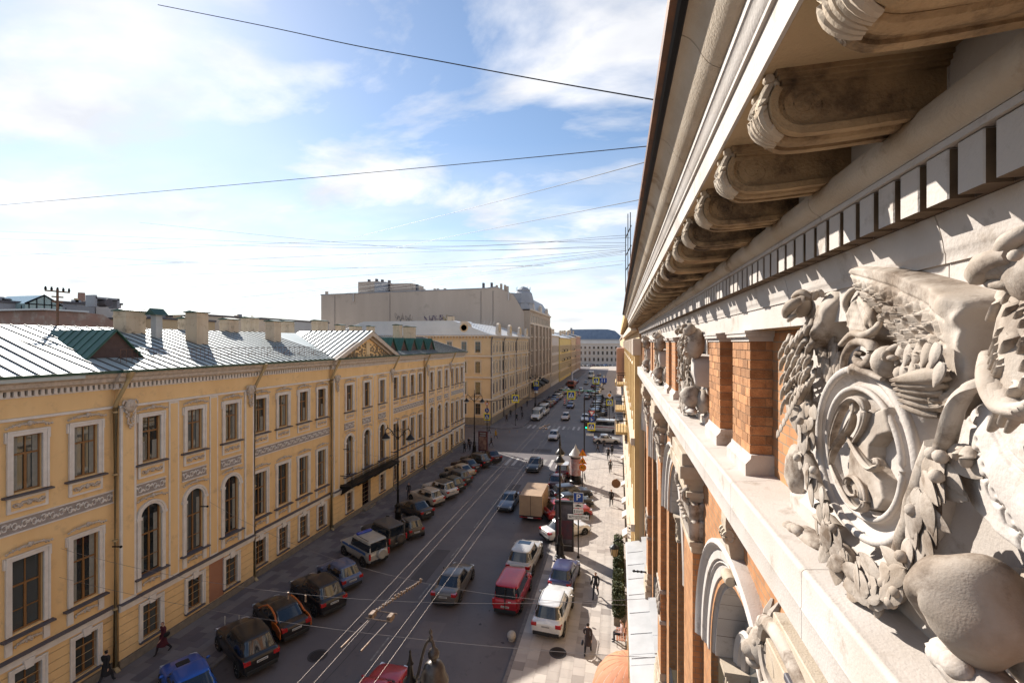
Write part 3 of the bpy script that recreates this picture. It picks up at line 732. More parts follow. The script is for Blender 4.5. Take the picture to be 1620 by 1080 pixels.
# --- head, breast and saddle of the near griffin at the picture edge
blob('head', 1668, 420, .93, (.085,.10,.09), seed=12, bump=.003)
blob('beak', 1592, 420, .875, (.04,.062,.036), seed=14, bump=.001)
stroke('beak_tip', [(1600,404,.85),(1574,411,.848),(1558,423,.855),(1551,438,.865),(1553,444,.872)], .034, GP, flat=.9)
stroke('lower_beak', [(1624,446,.885),(1596,448,.872),(1574,448,.874),(1563,447,.88)], .02, GP, flat=.8)
stroke('brow', [(1664,376,.93),(1630,368,.87),(1604,378,.85),(1590,394,.85),(1588,410,.855)], .026, GP, flat=.8)
MB().ball(p3(1606,404,.83), .013, 10).build('eye', M['stone_relief'], GP, 60)
blob('neck', 1708, 545, 1.0, (.13,.145,.21), seed=13, bump=.006)
rk = random.Random(9)
for k in range(46):
    a = 1584 + 110*rk.random(); b_ = 455 + 185*rk.random()
    if a < 1600 and b_ < 470: continue
    X = .93 - .05*math.sin(math.pi*min(1, max(0, (a-1560)/130))) + .03*abs(b_-540)/100
    l = rk.uniform(46, 74)
    stroke('lock', [(a+10,b_-l*.4,X+.02),(a+1,b_,X-.012),(a-8,b_+l*.35,X-.012),(a-20,b_+l*.6,X+.015)], rk.uniform(.013,.019), GP, flat=.55, per=4)
for k in range(4):
    a = 1568+10*k
    stroke('lock', [(a-6,560+16*k,.95),(a-2,600+10*k,.90),(a+14,640+4*k,.88),(a+44,652-6*k,.86)], .028, GP, flat=.8)
SG = []
for k in range(6):
    t = k/5; a = 1535 + 84*t - 8*math.sin(math.pi*t); b_ = 655 + 205*t
    SG.append([(a-2+17*math.cos(q)*.9-9, b_+19*math.sin(q), 1.0) for q in [1.0+.45*i for i in range(9)]]); SG.append([(a-6,b_-1.5,1.0),(a-5,b_+1.5,1.0)])
sad = carve('saddle', [(1532,632,1.04),(1548,624,1.02),(1600,640,.99),(1700,690,.97),(1760,800,.98),(1760,980,1.0),(1660,925,1.02),(1590,872,1.03),(1548,830,1.05),(1516,780,1.07),(1506,730,1.07),(1512,680,1.06)], [(1580,740,.985),(1640,800,.97),(1560,700,1.0)], GP, edge=.04, seed=80, rough=.001, m='stone_light', grooves=SG + [[(1556,634,1.0),(1566,680,1.0),(1594,735,.98),(1650,790,.96)], [(1562,632,1.0),(1573,676,1.0),(1600,728,.98),(1660,782,.96)]], gw=.0055, gd=.013, g=.0045)
stroke('tassel', [(1528,704,1.02),(1520,716,1.0),(1516,728,1.01)], .02, GP); stroke('tassel', [(1536,706,1.02),(1530,722,.995),(1528,738,1.0)], .02, GP)
stroke('strap', [(1556,606,1.02),(1532,616,.99),(1514,640,.98),(1504,668,.985),(1496,700,1.0),(1488,724,1.04)], .028, GP, flat=.7, taper=False)
def crease(nrm, P_):
    w1 = np.sin(nrm[:,1]*3.1+nrm[:,2]*2.2)*.010 + np.sin(nrm[:,2]*4.7-nrm[:,1]*2.3+1)*.008 + np.sin(nrm[:,0]*5+nrm[:,2]*6)*.004
    P_ = P_*(1 + w1[:,None]/.15)
    d_ = np.exp(-(((nrm[:,1]-.10+.25*(nrm[:,2]+.3))/.10)**2 + ((nrm[:,2]+.40)/.40)**2))*(nrm[:,0] < 0)
    P_ = P_.copy(); P_[:,0] += .075*d_; P_[:,2] -= .02*np.exp(-((nrm[:,1]+.35)/.3)**2)*(nrm[:,2] < -.3); return P_
blob('haunch', 1538, 958, 1.0, (.14,.128,.150), seed=20, bump=.0006, n=56, f=crease, m='stone_relief')
blob('haunch', 1660, 1010, 1.16, (.10,.20,.17), seed=21, m='stone_relief')
blob('paw', 1545, 1072, 1.0, (.08,.17,.05), seed=22, m='stone_light'); [blob('toe', 1490+12*q, 1040+7*q, .97-.012*q, (.035,.05,.035), seed=23, n=14, bump=.001, m='stone_light') for q in range(3)]
# --- volutes and mask crowning the cartouche
for pts, r in (([(1332,600,1.12),(1336,566,1.06),(1348,546,1.03),(1364,540,1.02),(1380,548,1.02),(1380,566,1.02),(1368,577,1.03),(1356,570,1.04),(1358,558,1.045),(1366,560,1.05)], .034),
               ([(1346,590,1.08),(1352,580,1.04),(1372,588,1.03),(1396,600,1.03)], .03),
               ([(1330,545,1.08),(1350,528,1.03),(1368,530,1.02),(1384,522,1.02),(1392,510,1.04)], .03),
               ([(1384,520,1.06),(1380,500,1.05),(1372,486,1.06),(1360,470,1.08)], .024),
               ([(1344,500,1.1),(1338,480,1.08),(1346,462,1.07),(1356,455,1.08)], .026),
               ([(1406,588,1.06),(1400,574,1.03),(1408,556,1.02),(1420,548,1.03),(1428,562,1.05)], .022)):
    stroke('volute', pts, r*.72, GP, flat=.85)
MB().ball(p3(1405,572,1.05), (.06,.05,.065), 14).ball(p3(1402,562,1.0), (.02,.012,.02), 8).ball(p3(1412,566,1.0), (.02,.02,.012), 8).ball(p3(1428,590,1.06), (.03,.03,.03), 10).build('mask', M['stone_relief'], GP, 60)
carve('shell', [(1334,520,1.1),(1338,480,1.08),(1352,462,1.08),(1372,476,1.08),(1390,500,1.08),(1398,530,1.08),(1380,545,1.08),(1356,548,1.08)], [(1366,506,1.03)], GP, edge=.04, seed=99, rough=.008, grooves=[[(1366,540,1.05),(1345,480,1.06)],[(1368,540,1.05),(1362,474,1.06)],[(1370,540,1.05),(1380,488,1.06)],[(1372,540,1.05),(1392,510,1.06)]], gw=.009, gd=.016)
# --- laurel garland: each leaf its own piece
def leaf_mesh(w):
    n, k = 10, 6; v = []; f = []
    for i in range(n+1):
        t = i/n; hw = w*math.sin(math.pi*t**.8)**.8*(1 if t < .97 else .4)
        for j in range(k+1):
            u = (j/k)*2-1
            v.append((-.035*(1-u*u)**.5*math.sin(math.pi*min(.95, t+.08)) - .018*math.sin(math.pi*t) + .012*math.exp(-(u/.12)**2), t, u*hw))
    o = len(v)
    for i in range(n):
        for j in range(k): f.append((i*(k+1)+j, i*(k+1)+j+1, (i+1)*(k+1)+j+1, (i+1)*(k+1)+j))
    b = MB(); b.add(v, f)
    b.add([(x+.03, y, z*.96) for x,y,z in v], [tuple(reversed(q)) for q in f])
    return b.mesh('leaf', M['stone_relief'], 70)
lms = [leaf_mesh(.29), leaf_mesh(.35), leaf_mesh(.25)]
def leaf(px, py, X, ang, L, tiltx=0, k=0):
    y, z = onwall(px, py, X)
    o = put('leaf', lms[k % 3], GP, (X, y, z))
    # ang: direction on the wall, degrees; 0 points away from the camera, 90 up
    o.rotation_mode = 'XYZ'; o.rotation_euler = (rad(ang), 0, rad(tiltx)); o.scale = (L*1.1, L, L)
    return o
rl = random.Random(12)
chain = [(1283,640),(1276,662),(1280,690),(1272,716),(1284,742),(1292,768),(1306,790),(1300,815),(1318,832),(1312,858),(1330,870),(1344,892),(1352,918),(1372,930),(1392,925),(1400,945),(1418,930),(1420,905),(1432,880),(1438,850),(1448,828),(1452,800),(1462,775),(1470,748),(1480,725),(1488,705)]
for i, (a, b_) in enumerate(chain):
    X = 1.02 - .05*math.sin(math.pi*i/len(chain)); L = .125 if i < 8 else .15
    up = -75 if i < 12 else (60 if i > 17 else -20)
    for q in range(5 if i > 7 else 3):
        leaf(a + rl.uniform(-14, 14), b_ + rl.uniform(-9, 9), X - rl.uniform(-.03, .02), up + rl.uniform(-48, 48) + (180 if i > 17 else 0), L*rl.uniform(.7, 1.0), rl.uniform(-12, 16), rl.randrange(3))
for i in range(14):
    a, b_ = chain[rl.randrange(len(chain))]
    put('berry', MB().ball((0,0,0), .022, 8).mesh('berry', M['stone_relief'], 60), GP, p3(a + rl.uniform(-12,12), b_ + rl.uniform(-8,8), .97))
gcore = stroke('garland_core', [(a, b_, 1.10) for a, b_ in chain], .05, GP, flat=.8, taper=False, per=2)
# crumbled mortar over the wing top
mo = MB(); rm = random.Random(2)
for i in range(60):
    t = i/59; a = 1345 + 195*t; b_ = 416 + 66*t**1.4 + rm.uniform(-3, 6)
    mo.ball(p3(a, b_, 1.16), (.03*rm.uniform(.6,1.3), .03*rm.uniform(.6,1.4), .022*rm.uniform(.6,1.3)), 6)
kind(mo.build('crumbling_mortar', M['stone_relief'], GP), 'stuff')
# --- the same panel further along the frieze
src = [o for o in GP.children]
for k, yc in enumerate(RC[1:]):
    g2 = GP.copy(); COL.objects.link(g2); g2.location = (0, yc - RC[0], 0)
    g2['label'] = ['second', 'third', 'fourth'][k] + ' carved griffin panel along the frieze'
    for o in src:
        if k > 0 and o.name.split('.')[0] in ('berry', 'saddle_scallop', 'monogram_edge', 'crumbling_mortar', 'eye', 'tassel', 'saddle_stud'): continue
        c = o.copy(); COL.objects.link(c); c.parent = g2
# ================================================================ ground, road, pavements
M['asphalt'] = mat('asphalt', (.135,.115,.113), .6, .1, .22, (.095,.08,.08), bump=.3, bscale=35, stain=((.07,.058,.058), 1.1, .57))
M['slab_a'] = mat('paving_light', (.47,.41,.36), .8, .06, 1.2, bump=.15, bscale=40, rnd=.07)
M['slab_b'] = mat('paving_mid', (.40,.345,.305), .8, .06, 1.2, bump=.15, bscale=40, rnd=.07)
M['slab_c'] = mat('paving_dark', (.30,.255,.225), .8, .06, 1.2, bump=.15, bscale=40, rnd=.07)
M['slab_d'] = mat('paving_grey', (.17,.148,.145), .8, .06, 1.2, bump=.15, bscale=40, rnd=.1)
M['slab_e'] = mat('paving_greydark', (.115,.098,.104), .8, .06, 1.2, bump=.15, bscale=40, rnd=.1)
M['joint'] = mat('paving_joint', (.07,.06,.055), .9)
M['kerb'] = mat('granite_kerb', (.20,.175,.165), .8, .15, 6, rnd=.1)
M['paint'] = mat('road_paint', (.55,.52,.49), .75, .15, 5, (.22,.2,.19))
M['paint_worn'] = mat('road_paint_worn', (.30,.275,.255), .8, .2, 4, (.10,.09,.088))
M['far_ground'] = mat('far_ground', (.11,.10,.09), .9)
def slabmat(name, c1, c2, c3, w, h):
    m = brickmat(name, c1, c2, c3, w, h, .008, bump=.2)
    nt = m.node_tree
    for n in nt.nodes:
        if n.type == 'COMBXYZ': cb = n
        if n.type == 'SEPXYZ': sp = n
    for l in list(nt.links):
        if l.to_node == cb: nt.links.remove(l)
    nt.links.new(sp.outputs['X'], cb.inputs[1]); nt.links.new(sp.outputs['Y'], cb.inputs[0])
    return m
M['pave_right'] = slabmat('pave_right', (.47,.41,.36), (.40,.345,.305), (.2,.17,.15), .9, .62)
M['pave_left'] = slabmat('pave_left', (.17,.148,.145), (.115,.098,.104), (.05,.045,.045), .9, .6)
def sheet(name, pts, z, m): 
    o = MB().add([(x,y,z) for x,y in pts], [tuple(range(len(pts)))]).build(name, m); return kind(o, 'structure')
sheet('ground', [(-3000,-3000),(3000,-3000),(3000,3000),(-3000,3000)], -.01, M['far_ground'])
ROAD = sheet('road', [(-21.0,-60),(-5.4,-60),(-5.4,70),(14,70),(14,94),(-5.4,94),(-4.5,420),(-22,420),(-21,94),(-140,94),(-140,74),(-21,74)], 0.0, M['asphalt'])
KX_L, KX_R = -20.6, -5.62
def pavement(name, pts, m): 
    b = MB(); n = len(pts)
    v = [(x,y,-.005) for x,y in pts] + [(x,y,.12) for x,y in pts]
    b.add(v, [tuple(range(n,2*n))] + [(i,(i+1)%n,n+(i+1)%n,n+i) for i in range(n)])
    return kind(b.build(name, m), 'structure')
def corner(cx, cy, r, a0, a1, n=8): return [(cx + r*math.cos(rad(a0+(a1-a0)*i/n)), cy + r*math.sin(rad(a0+(a1-a0)*i/n))) for i in range(n+1)]
PR = pavement('pavement_right', [(-5.4,-30),(.6,-30),(.6,69.6)] + [(14,69.6),(14,71)] + corner(-3.4,69,2,90,180), M['pave_right'])
PL = pavement('pavement_left', [(-25.5,-30),(-20.82,-30)] + corner(-22.8,68.2+3,2,0,90) + [(-25.5,73.2)], M['pave_left'])
PL2 = pavement('pavement_far_left', [(-60,89.8),(-60,87.0)] + [(-24,87.0)] + corner(-22.8,91.2,4.2,-80,0) + [(-18.6,400),(-25.5,400),(-25.5,89.8)], M['pave_left'])
PR2 = pavement('pavement_far_right', [(14,94.5),(14,93)] + corner(-3,96,3,270,180) + [(-6,400),(1,400),(1,95)], M['pave_right'])
# kerb stones
def kerbs(parent, x0, x1, y0, y1, L=1.2, z=.126):
    me = MB().cbox(x0, x1, .004, L-.006, -.004, z, .012).mesh('kerb_stone', M['kerb'])
    y = y0
    while y < y1:
        put('kerb_stone', me, parent, (0, y, 0)); y += L
kerbs(PR, -5.62, -5.40, 8, 66)
kerbs(PL, -20.82, -20.60, 8, 69)
# individual slabs close by
def slabs(parent, x0, nx, y0, ny, w, l, mats, seed, z=.12, band=None):
    r = random.Random(seed)
    mes = [MB().box(.004, w-.004, .004, l-.004, 0, .014).mesh('paving_slab', m) for m in mats]
    for j in range(ny):
        for i in range(nx):
            off = l/2 if i % 2 else 0
            t = r.random(); k = 0 if t < .45 else (1 if t < .8 else 2)
            if band: k = band(i, j, r)
            put('paving_slab', mes[min(k, len(mes)-1)], parent, (x0 + w*i, y0 + l*j + off, z))
slabs(PR, -5.39, 9, 18.6, 32, .62, .62, [M['slab_a'], M['slab_b'], M['slab_c']], 4, band=lambda i,j,r: 0 if r.random() < .62 else (1 if r.random() < .75 else 2))
slabs(PL, -25.0, 7, 15.5, 36, .585, .78, [M['slab_d'], M['slab_e'], M['slab_d']], 6, band=lambda i,j,r: 1 if ((i//2 + j//2) % 3 == 0 and r.random() < .8) or r.random() < .18 else 0)
# painted lines: a dashed lane divider and worn edge lines
def line(x, y0, y1, w=.12, m='paint_worn', name='lane_line', par=ROAD):
    MB().add([(x-w/2,y0,.005),(x+w/2,y0,.005),(x+w/2,y1,.005),(x-w/2,y1,.005)], [(0,1,2,3)]).build(name, M[m], par)
for k in range(14): line(-12.9 - .004*k, 16 + 6.0*k, 18.0 + 6.0*k)
for k in range(5): line(-9.3, 74 + 4*k, 75.5+4*k)
for k in range(15):
    line(-12.9, 100 + 7*k, 103 + 7*k)
# zebra crossings: bars run along the street
for (ya, yb, xs) in ((61.5, 65.8, [-19.4 + 1.02*k for k in range(14)]), (89.2, 92.6, [-18.6 + 1.0*k for k in range(13)])):
    for i, x in enumerate(xs): line(x, ya, yb, .42, 'paint' if i % 3 else 'paint_worn', 'crossing_bar')
for k in range(5):
    y = 75 + 2.1*k; MB().add([(-22.6,y,.005),(-26,y,.005),(-26,y+.4,.005),(-22.6,y+.4,.005)], [(0,1,2,3)]).build('crossing_bar', M['paint_worn'], ROAD)
MB().add([(-20,60.2,.005),(-13.2,60.2,.005),(-13.2,60.6,.005),(-20,60.6,.005)], [(0,1,2,3)]).build('stop_line', M['paint_worn'], ROAD)
# sealed cracks and oil spots on the asphalt
M['tar'] = mat('tar', (.045,.038,.038), .6, .1)
rt = random.Random(8)
def crack(pts, w):
    q = catmull(pts, 5); b = MB(); n = len(q); v = []
    for i,(x,y) in enumerate(q):
        dx = q[min(i+1,n-1)][0]-q[max(i-1,0)][0]; dy = q[min(i+1,n-1)][1]-q[max(i-1,0)][1]; l = math.hypot(dx,dy)+1e-9
        ww = w*rt.uniform(.5,1.3); v += [(x-dy/l*ww, y+dx/l*ww, .0055), (x+dy/l*ww, y-dx/l*ww, .0055)]
    b.add(v, [(2*i,2*i+1,2*i+3,2*i+2) for i in range(n-1)]); b.build('tar_seam', M['tar'], ROAD)
crack([(-9.2,20.3),(-8.4,20.5),(-7.4,20.4),(-6.5,20.7),(-5.8,20.7)], .03)
crack([(-14.5,18),(-14.3,22),(-14.4,26)], .02)
for i in range(13):
    x, y, r0 = rt.uniform(-8.4,-5.9), rt.uniform(22,28), rt.uniform(.03,.12)
    if i > 6: x, y = rt.uniform(-18.5,-9), rt.uniform(20,50)
    n = 9; MB().add([(x + r0*rt.uniform(.6,1.3)*math.cos(2*math.pi*k/n), y + r0*rt.uniform(.6,1.4)*math.sin(2*math.pi*k/n), .0045 + .0001*i) for k in range(n)], [tuple(range(n))]).build('oil_spot', M['tar'], ROAD)
M['patch_asphalt'] = mat('asphalt_patch', (.085,.073,.073), .75, .1, .6, (.07,.06,.06), bump=.3, bscale=30); M['patch_pale'] = mat('asphalt_patch_old', (.165,.142,.138), .75, .1, .5, (.13,.11,.11), bump=.3, bscale=30)
for i, (x, y, w_, l_, mm_) in enumerate(((-14.6,30,1.3,5.2,'patch_asphalt'),(-9.0,36.5,1.6,3.4,'patch_pale'),(-12.4,49,1.2,4.4,'patch_asphalt'),(-16.8,44,1.0,6.0,'patch_pale'),(-11.6,23.4,1.5,2.6,'patch_pale'),(-13.4,70,3.2,2.2,'patch_asphalt'),(-15,80,2.0,5,'patch_pale'))):
    MB().add([(x,y,.0042+.0001*i),(x+w_,y+.06,.0042+.0001*i),(x+w_-.05,y+l_,.0042+.0001*i),(x+.04,y+l_-.08,.0042+.0001*i)], [(0,1,2,3)]).build('asphalt_patch', M[mm_], ROAD)
# manhole covers
M['castcover'] = mat('cast_cover', (.045,.035,.032), .6, .2, 20, metal=.4, bump=.5, bscale=60)
def manhole(x, y, z, label, r=.38):
    t = thing('manhole_cover', label, 'manhole cover', (x, y, z), 0, 'manhole covers')
    MB().lathe([(r*.62,.012),(r*.62,.0),(r*1.25,.0),(r*1.25,.008),(r*1.0,.009),(r*.98,.012)], (0,0,0), 24).build('rim', M['tar'], t, world=False)
    b = MB().lathe([(0,0),(r*.95,0),(r*.95,.013),(0,.013)], (0,0,0), 24)
    for k in range(-3, 4):
        h = (max(0, (r*.9)**2 - (k*.1)**2))**.5
        if h > .05: b.box(k*.1-.02, k*.1+.02, -h, h, .013, .017)
    b.build('cover', M['castcover'], t, world=False)
manhole(-15.92, 21.7, .006, 'cast iron manhole cover with a tarred rim in the shaded road', .42)
manhole(-3.2, 24.7, .135, 'round manhole cover in the paving right behind the white crossover')
# ================================================================ long yellow palace on the left
XL = -25.4
LB = thing('yellow_palace', 'long yellow three-storey palace with white window surrounds and a pediment', 'building', (XL, 42, 0))
SECT = [  # y0, y1, projection, style, window centres
    (-14.0, 18.3, 0.0, 'wing', [-12.3,-10.05,-7.8,-5.55,-3.3,-1.05,1.2,3.45,5.7,7.95,10.2,12.45,14.7,16.95]),
    (18.3, 27.2, .25, 'risalit', [19.95,22.6,25.3]),
    (27.2, 36.4, 0.0, 'wing', [28.1,30.4,32.75,35.1]),
    (36.4, 47.6, .30, 'centre', [38.9,42.0,45.1]),
    (47.6, 56.8, 0.0, 'wing', [48.7,50.9,53.2,55.5]),
    (56.8, 66.2, .25, 'risalit', [58.7,61.5,64.3]),
    (66.2, 73.3, 0.0, 'wing', [67.3,69.6,71.9])]
def wallmesh(b, x, y0, y1, z0, z1, holes, depth=.26, m=0, arch=()):
    ys = sorted({y0, y1} | {h[0] for h in holes} | {h[1] for h in holes}); ys = [y for y in ys if y0 <= y <= y1]
    zs = sorted({z0, z1} | {h[2] for h in holes if z0 < h[2] < z1} | {h[3] for h in holes if z0 < h[3] < z1})
    for i in range(len(ys)-1):
        for j in range(len(zs)-1):
            cy, cz = (ys[i]+ys[i+1])/2, (zs[j]+zs[j+1])/2
            if any(h[0] < cy < h[1] and h[2] < cz < h[3] for h in holes): continue
            b.add([(x,ys[i],zs[j]),(x,ys[i+1],zs[j]),(x,ys[i+1],zs[j+1]),(x,ys[i],zs[j+1])], [(0,1,2,3)], m)
    for (a, c, d, e) in holes:
        d2, e2 = max(d, z0), min(e, z1)
        if e2 <= d2 or not (y0 <= a and c <= y1): continue
        b.add([(x,a,d2),(x-depth,a,d2),(x-depth,a,e2),(x,a,e2)], [(0,1,2,3)], m); b.add([(x,c,d2),(x-depth,c,d2),(x-depth,c,e2),(x,c,e2)], [(3,2,1,0)], m)
        if e == e2: b.add([(x,a,e2),(x-depth,a,e2),(x-depth,c,e2),(x,c,e2)], [(0,1,2,3)], m)
        if d == d2: b.add([(x,a,d2),(x,c,d2),(x-depth,c,d2),(x-depth,a,d2)], [(0,1,2,3)], m)
# --- small carved ornament meshes, centred at origin, facing +x
def ornament(w, h, n, seed, mname='white', arch=False):
    r = random.Random(seed); b = MB()
    for s_ in (-1, 1):
        pts = [(.03, s_*w*(.04+.46*t), (h*(.42*math.sin(math.pi*(1-t)*.5+.2) if arch else .25*math.sin(math.pi*t*2)))) for t in [i/6 for i in range(7)]]
        b.tube(pts, [.05,.055,.05,.045,.04,.03,.02], 5)
        for k in range(n):
            t = (k+.5)/n; y = s_*w*.5*t; z = h*(.42*math.sin(math.pi*(1-t)*.5+.2) if arch else .22*math.sin(t*9)) + r.uniform(-.2,.2)*h*.5
            b.ball((.035, y, z), (.05, .045*r.uniform(.7,1.4), .05*r.uniform(.8,1.6)), 5)
    b.ball((.04,0,h*(.45 if arch else 0)), (.09,.10,h*.3), 7)
    for k in range(4): b.ball((.05, r.uniform(-.12,.12), h*(.35 if arch else 0) + r.uniform(-.12,.12)), .055, 5)
    return b.mesh('carved_ornament', M[mname], 60)
M['trim_tan'] = mat('carving_tan', (.56,.46,.37), .85, .1, 5, (.38,.31,.25))
O_hood = ornament(1.7, .42, 8, 1, 'trim_tan', True); O_apron = ornament(1.15, .36, 8, 2, 'trim_tan'); O_fest = ornament(1.0, .34, 6, 3, 'trim_tan', True)
def scroll_panel(w, h, name='scroll_frieze'):
    b = MB(); b.box(-.01, .012, -w/2, w/2, -h/2, h/2, 1)
    n = max(2, int(w/.34)); s = w/n
    for i in range(n):
        yc = -w/2 + s*(i+.5); d = 1 if i % 2 else -1
        pts = [(.02, yc + s*.36*math.cos(a)*(1-a/16), d*h*.30*math.sin(a)*(1-a/18)) for a in [k*.62 for k in range(13)]]
        b.tube(pts, .03, 4, cap=False)
        b.ball((.02, yc - s*.42, -d*h*.2), (.03,.05,.06), 5); b.ball((.02, yc + s*.42, d*h*.1), (.03,.04,.07), 5)
    b.box(.0, .05, -w/2-.03, w/2+.03, h/2, h/2+.06, 0); b.box(.0, .05, -w/2-.03, w/2+.03, -h/2-.06, -h/2, 0)
    return b.mesh(name, [M['white'], M['frieze_ground']], 60)
M['frieze_ground'] = mat('frieze_ground', (.33,.28,.25), .9, .1, 4)
def console_mesh():
    b = MB(); b.ball((.1,0,.25),(.17,.28,.36),12); b.ball((.2,0,.3),(.1,.16,.2),10); r = random.Random(4)
    for s_ in (-1,1):
        pts=[(.12, s_*(.26+.12*math.cos(a)), .35+.2*math.sin(a)) for a in [k*.7 for k in range(9)]]
        b.tube(pts, .05, 5)
    for k in range(22): b.ball((.1+r.uniform(-.02,.05), r.uniform(-.25,.25)*(1-k/34), -.05-.04*k), (.05,.06,.08), 5)
    return b.mesh('console', M['trim_tan'], 60)
O_cons = console_mesh()
# --- windows: surround is the part; sash, glass, sill, carvings are its sub-parts
def sash(w, z0, z1, trans, arch=False):
    b = MB(); f = .07; x0, x1 = -.20, -.13; a = w/2
    b.box(x0,x1,-a,-a+f,z0,z1); b.box(x0,x1,a-f,a,z0,z1); b.box(x0,x1,-a+f,a-f,z0,z0+f); b.box(x0,x1,-a+f,a-f,z1-f,z1)
    b.box(x0-.005,x1+.01,-.045,.045,z0+f,trans); b.box(x0,x1+.008,-a+f,a-f,trans,trans+.08)
    b.box(x0+.01,x1,-.02,.02,trans+.08,z1-f)
    if z1-z0 > 2.8: b.box(x0+.01,x1,-a+f,-.045,z0+.9,z0+.94); b.box(x0+.01,x1,.045,a-f,z0+.9,z0+.94)
    return b.mesh('sash', M['wood'])
def pane(w, z0, z1): return MB().add([(-.175,-w/2,z0),(-.175,w/2,z0),(-.175,w/2,z1),(-.175,-w/2,z1)], [(0,1,2,3)]).mesh('pane', M['glass'])
M['curtain'] = mat('curtain', (.26,.25,.22), .9, .1, 6)
def surround(w, z0, z1, t=.2, ears=True):
    b = MB(); a = w/2
    b.box(-.02,.10,-a-t,-a,z0-.02,z1); b.box(-.02,.10,a,a+t,z0-.02,z1); b.box(-.02,.11,-a-t,a+t,z1,z1+t)
    b.box(.09,.14,-a-t-.02,-a-t+.05,z0-.02,z1+t); b.box(.09,.14,a+t-.05,a+t+.02,z0-.02,z1+t); b.box(.09,.142,-a-t-.02,a+t+.02,z1+t-.05,z1+t+.03)
    if ears:
        for s_ in (-1,1): b.box(-.02,.105, s_*(a+t), s_*(a+t+.08), z1-.25, z1+t)
    return b.mesh('window', M['white'])
def arch_surround(w, z0, zs, t=.2):
    b = MB(); a = w/2; n = 14
    for s_ in (-1,1):
        b.box(-.02,.10, s_*a, s_*(a+t), z0-.02, zs); b.box(-.02,.16, s_*(a-.02), s_*(a+t+.07), zs-.12, zs+.02)
    prof = [(a,-.02),(a,.10),(a+t*.6,.10),(a+t*.65,.14),(a+t+.03,.14),(a+t+.03,-.02)]; k = len(prof); v=[]; f=[]
    for i in range(n+1):
        an = math.pi*i/n
        for r, x in prof: v.append((x, -r*math.cos(an), zs + r*math.sin(an)))
    for i in range(n):
        for j in range(k): f.append((i*k+j, i*k+(j+1)%k, (i+1)*k+(j+1)%k, (i+1)*k+j))
    b.add(v, f)
    # yellow spandrels closing the square opening are part of the wall; here only the stone ring
    return b.mesh('window', M['white'], 40)
UP = dict(sur=surround(1.04,10.5,12.96), sash=sash(1.04,10.5,12.96,12.1), pane=pane(1.04,10.5,12.96))
FL = dict(sur=surround(1.12,4.45,7.6), sash=sash(1.12,4.45,7.6,6.4), pane=pane(1.12,4.45,7.6))
GRD = dict(sur=surround(.96,.9,2.75,.18,False), sash=sash(.96,.9,2.75,2.15), pane=pane(.96,.9,2.75))
AW = 1.16; AZS = 7.55
AR = dict(sur=arch_surround(AW,4.35,AZS), sash=sash(AW,4.35,AZS+.58,6.5), pane=pane(AW,4.35,AZS+.58))
def sill(w, z, d=.24, t=.10): return MB().ext([(-.2,z-t),(d,z-t),(d,z-.03),(-.2,z)], -w/2, w/2).mesh('sill', M['flash'])
S_up, S_fl, S_gr = sill(1.75,10.45), sill(1.85,4.38,.26), sill(1.3,.86,.16)
ap = MB(); ap.box(-.01,.09,-.72,.72,9.66,10.32,0); ap.box(.085,.10,-.60,.60,9.76,10.22,1); AP_up = ap.mesh('apron', [M['white'], M['yellow']])
ap = MB(); ap.box(-.01,.09,-.78,-.55,3.62,4.24,0); ap.box(-.01,.09,.55,.78,3.62,4.24,0); AP_fl = ap.mesh('apron_block', M['white'])
key = MB().ext([(-.14,2.72),(.14,2.72),(.2,3.12),(-.2,3.12)], -.02, .17, 'x').mesh('keystone', M['white'])
cur = [MB().box(-.170,-.150,-.46,-.26,10.55,12.9).box(-.170,-.150,.26,.46,10.55,12.9).mesh('curtain', M['curtain']), MB().box(-.170,-.150,-.46,-.2,10.55,11.6).box(-.170,-.150,.2,.46,10.55,11.6).mesh('curtain', M['curtain']), MB().box(-.170,-.150,-.48,-.27,4.5,7.5).box(-.170,-.150,.27,.48,4.5,7.5).mesh('curtain', M['curtain'])]
back_up = MB().add([(-.9,-.6,10.4),(-.9,.6,10.4),(-.9,.6,13.0),(-.9,-.6,13.0)], [(0,1,2,3)])
def window(kind_, x, y, far, rr):
    W_ = {'up':UP,'fl':FL,'gr':GRD,'ar':AR}[kind_]
    p = put('window', W_['sur'], LB, (x, y, 0))
    put('sash', W_['sash'], p); g_ = put('pane', W_['pane'], p); g_.rotation_euler = (0, 0, rr.uniform(-.03,.03))
    if kind_ == 'up':
        put('sill', S_up, p); put('apron', AP_up, p)
        put('carved_hood', O_hood, p, (.13,0,13.28)); put('carved_apron', O_apron, p, (.1,0,9.99))
    elif kind_ in ('fl','ar'):
        put('sill', S_fl, p); put('apron_block', AP_fl, p); put('carved_festoon', O_fest, p, (.06,0,3.86))
        put('carved_hood', O_hood, p, (.14,0,7.95 if kind_ == 'fl' else 8.42))
    else: put('sill', S_gr, p); put('keystone', key, p)
    return p
rr = random.Random(5)
M['patch'] = mat('brown_paint_patch', (.34,.155,.09), .85, .05, 2)
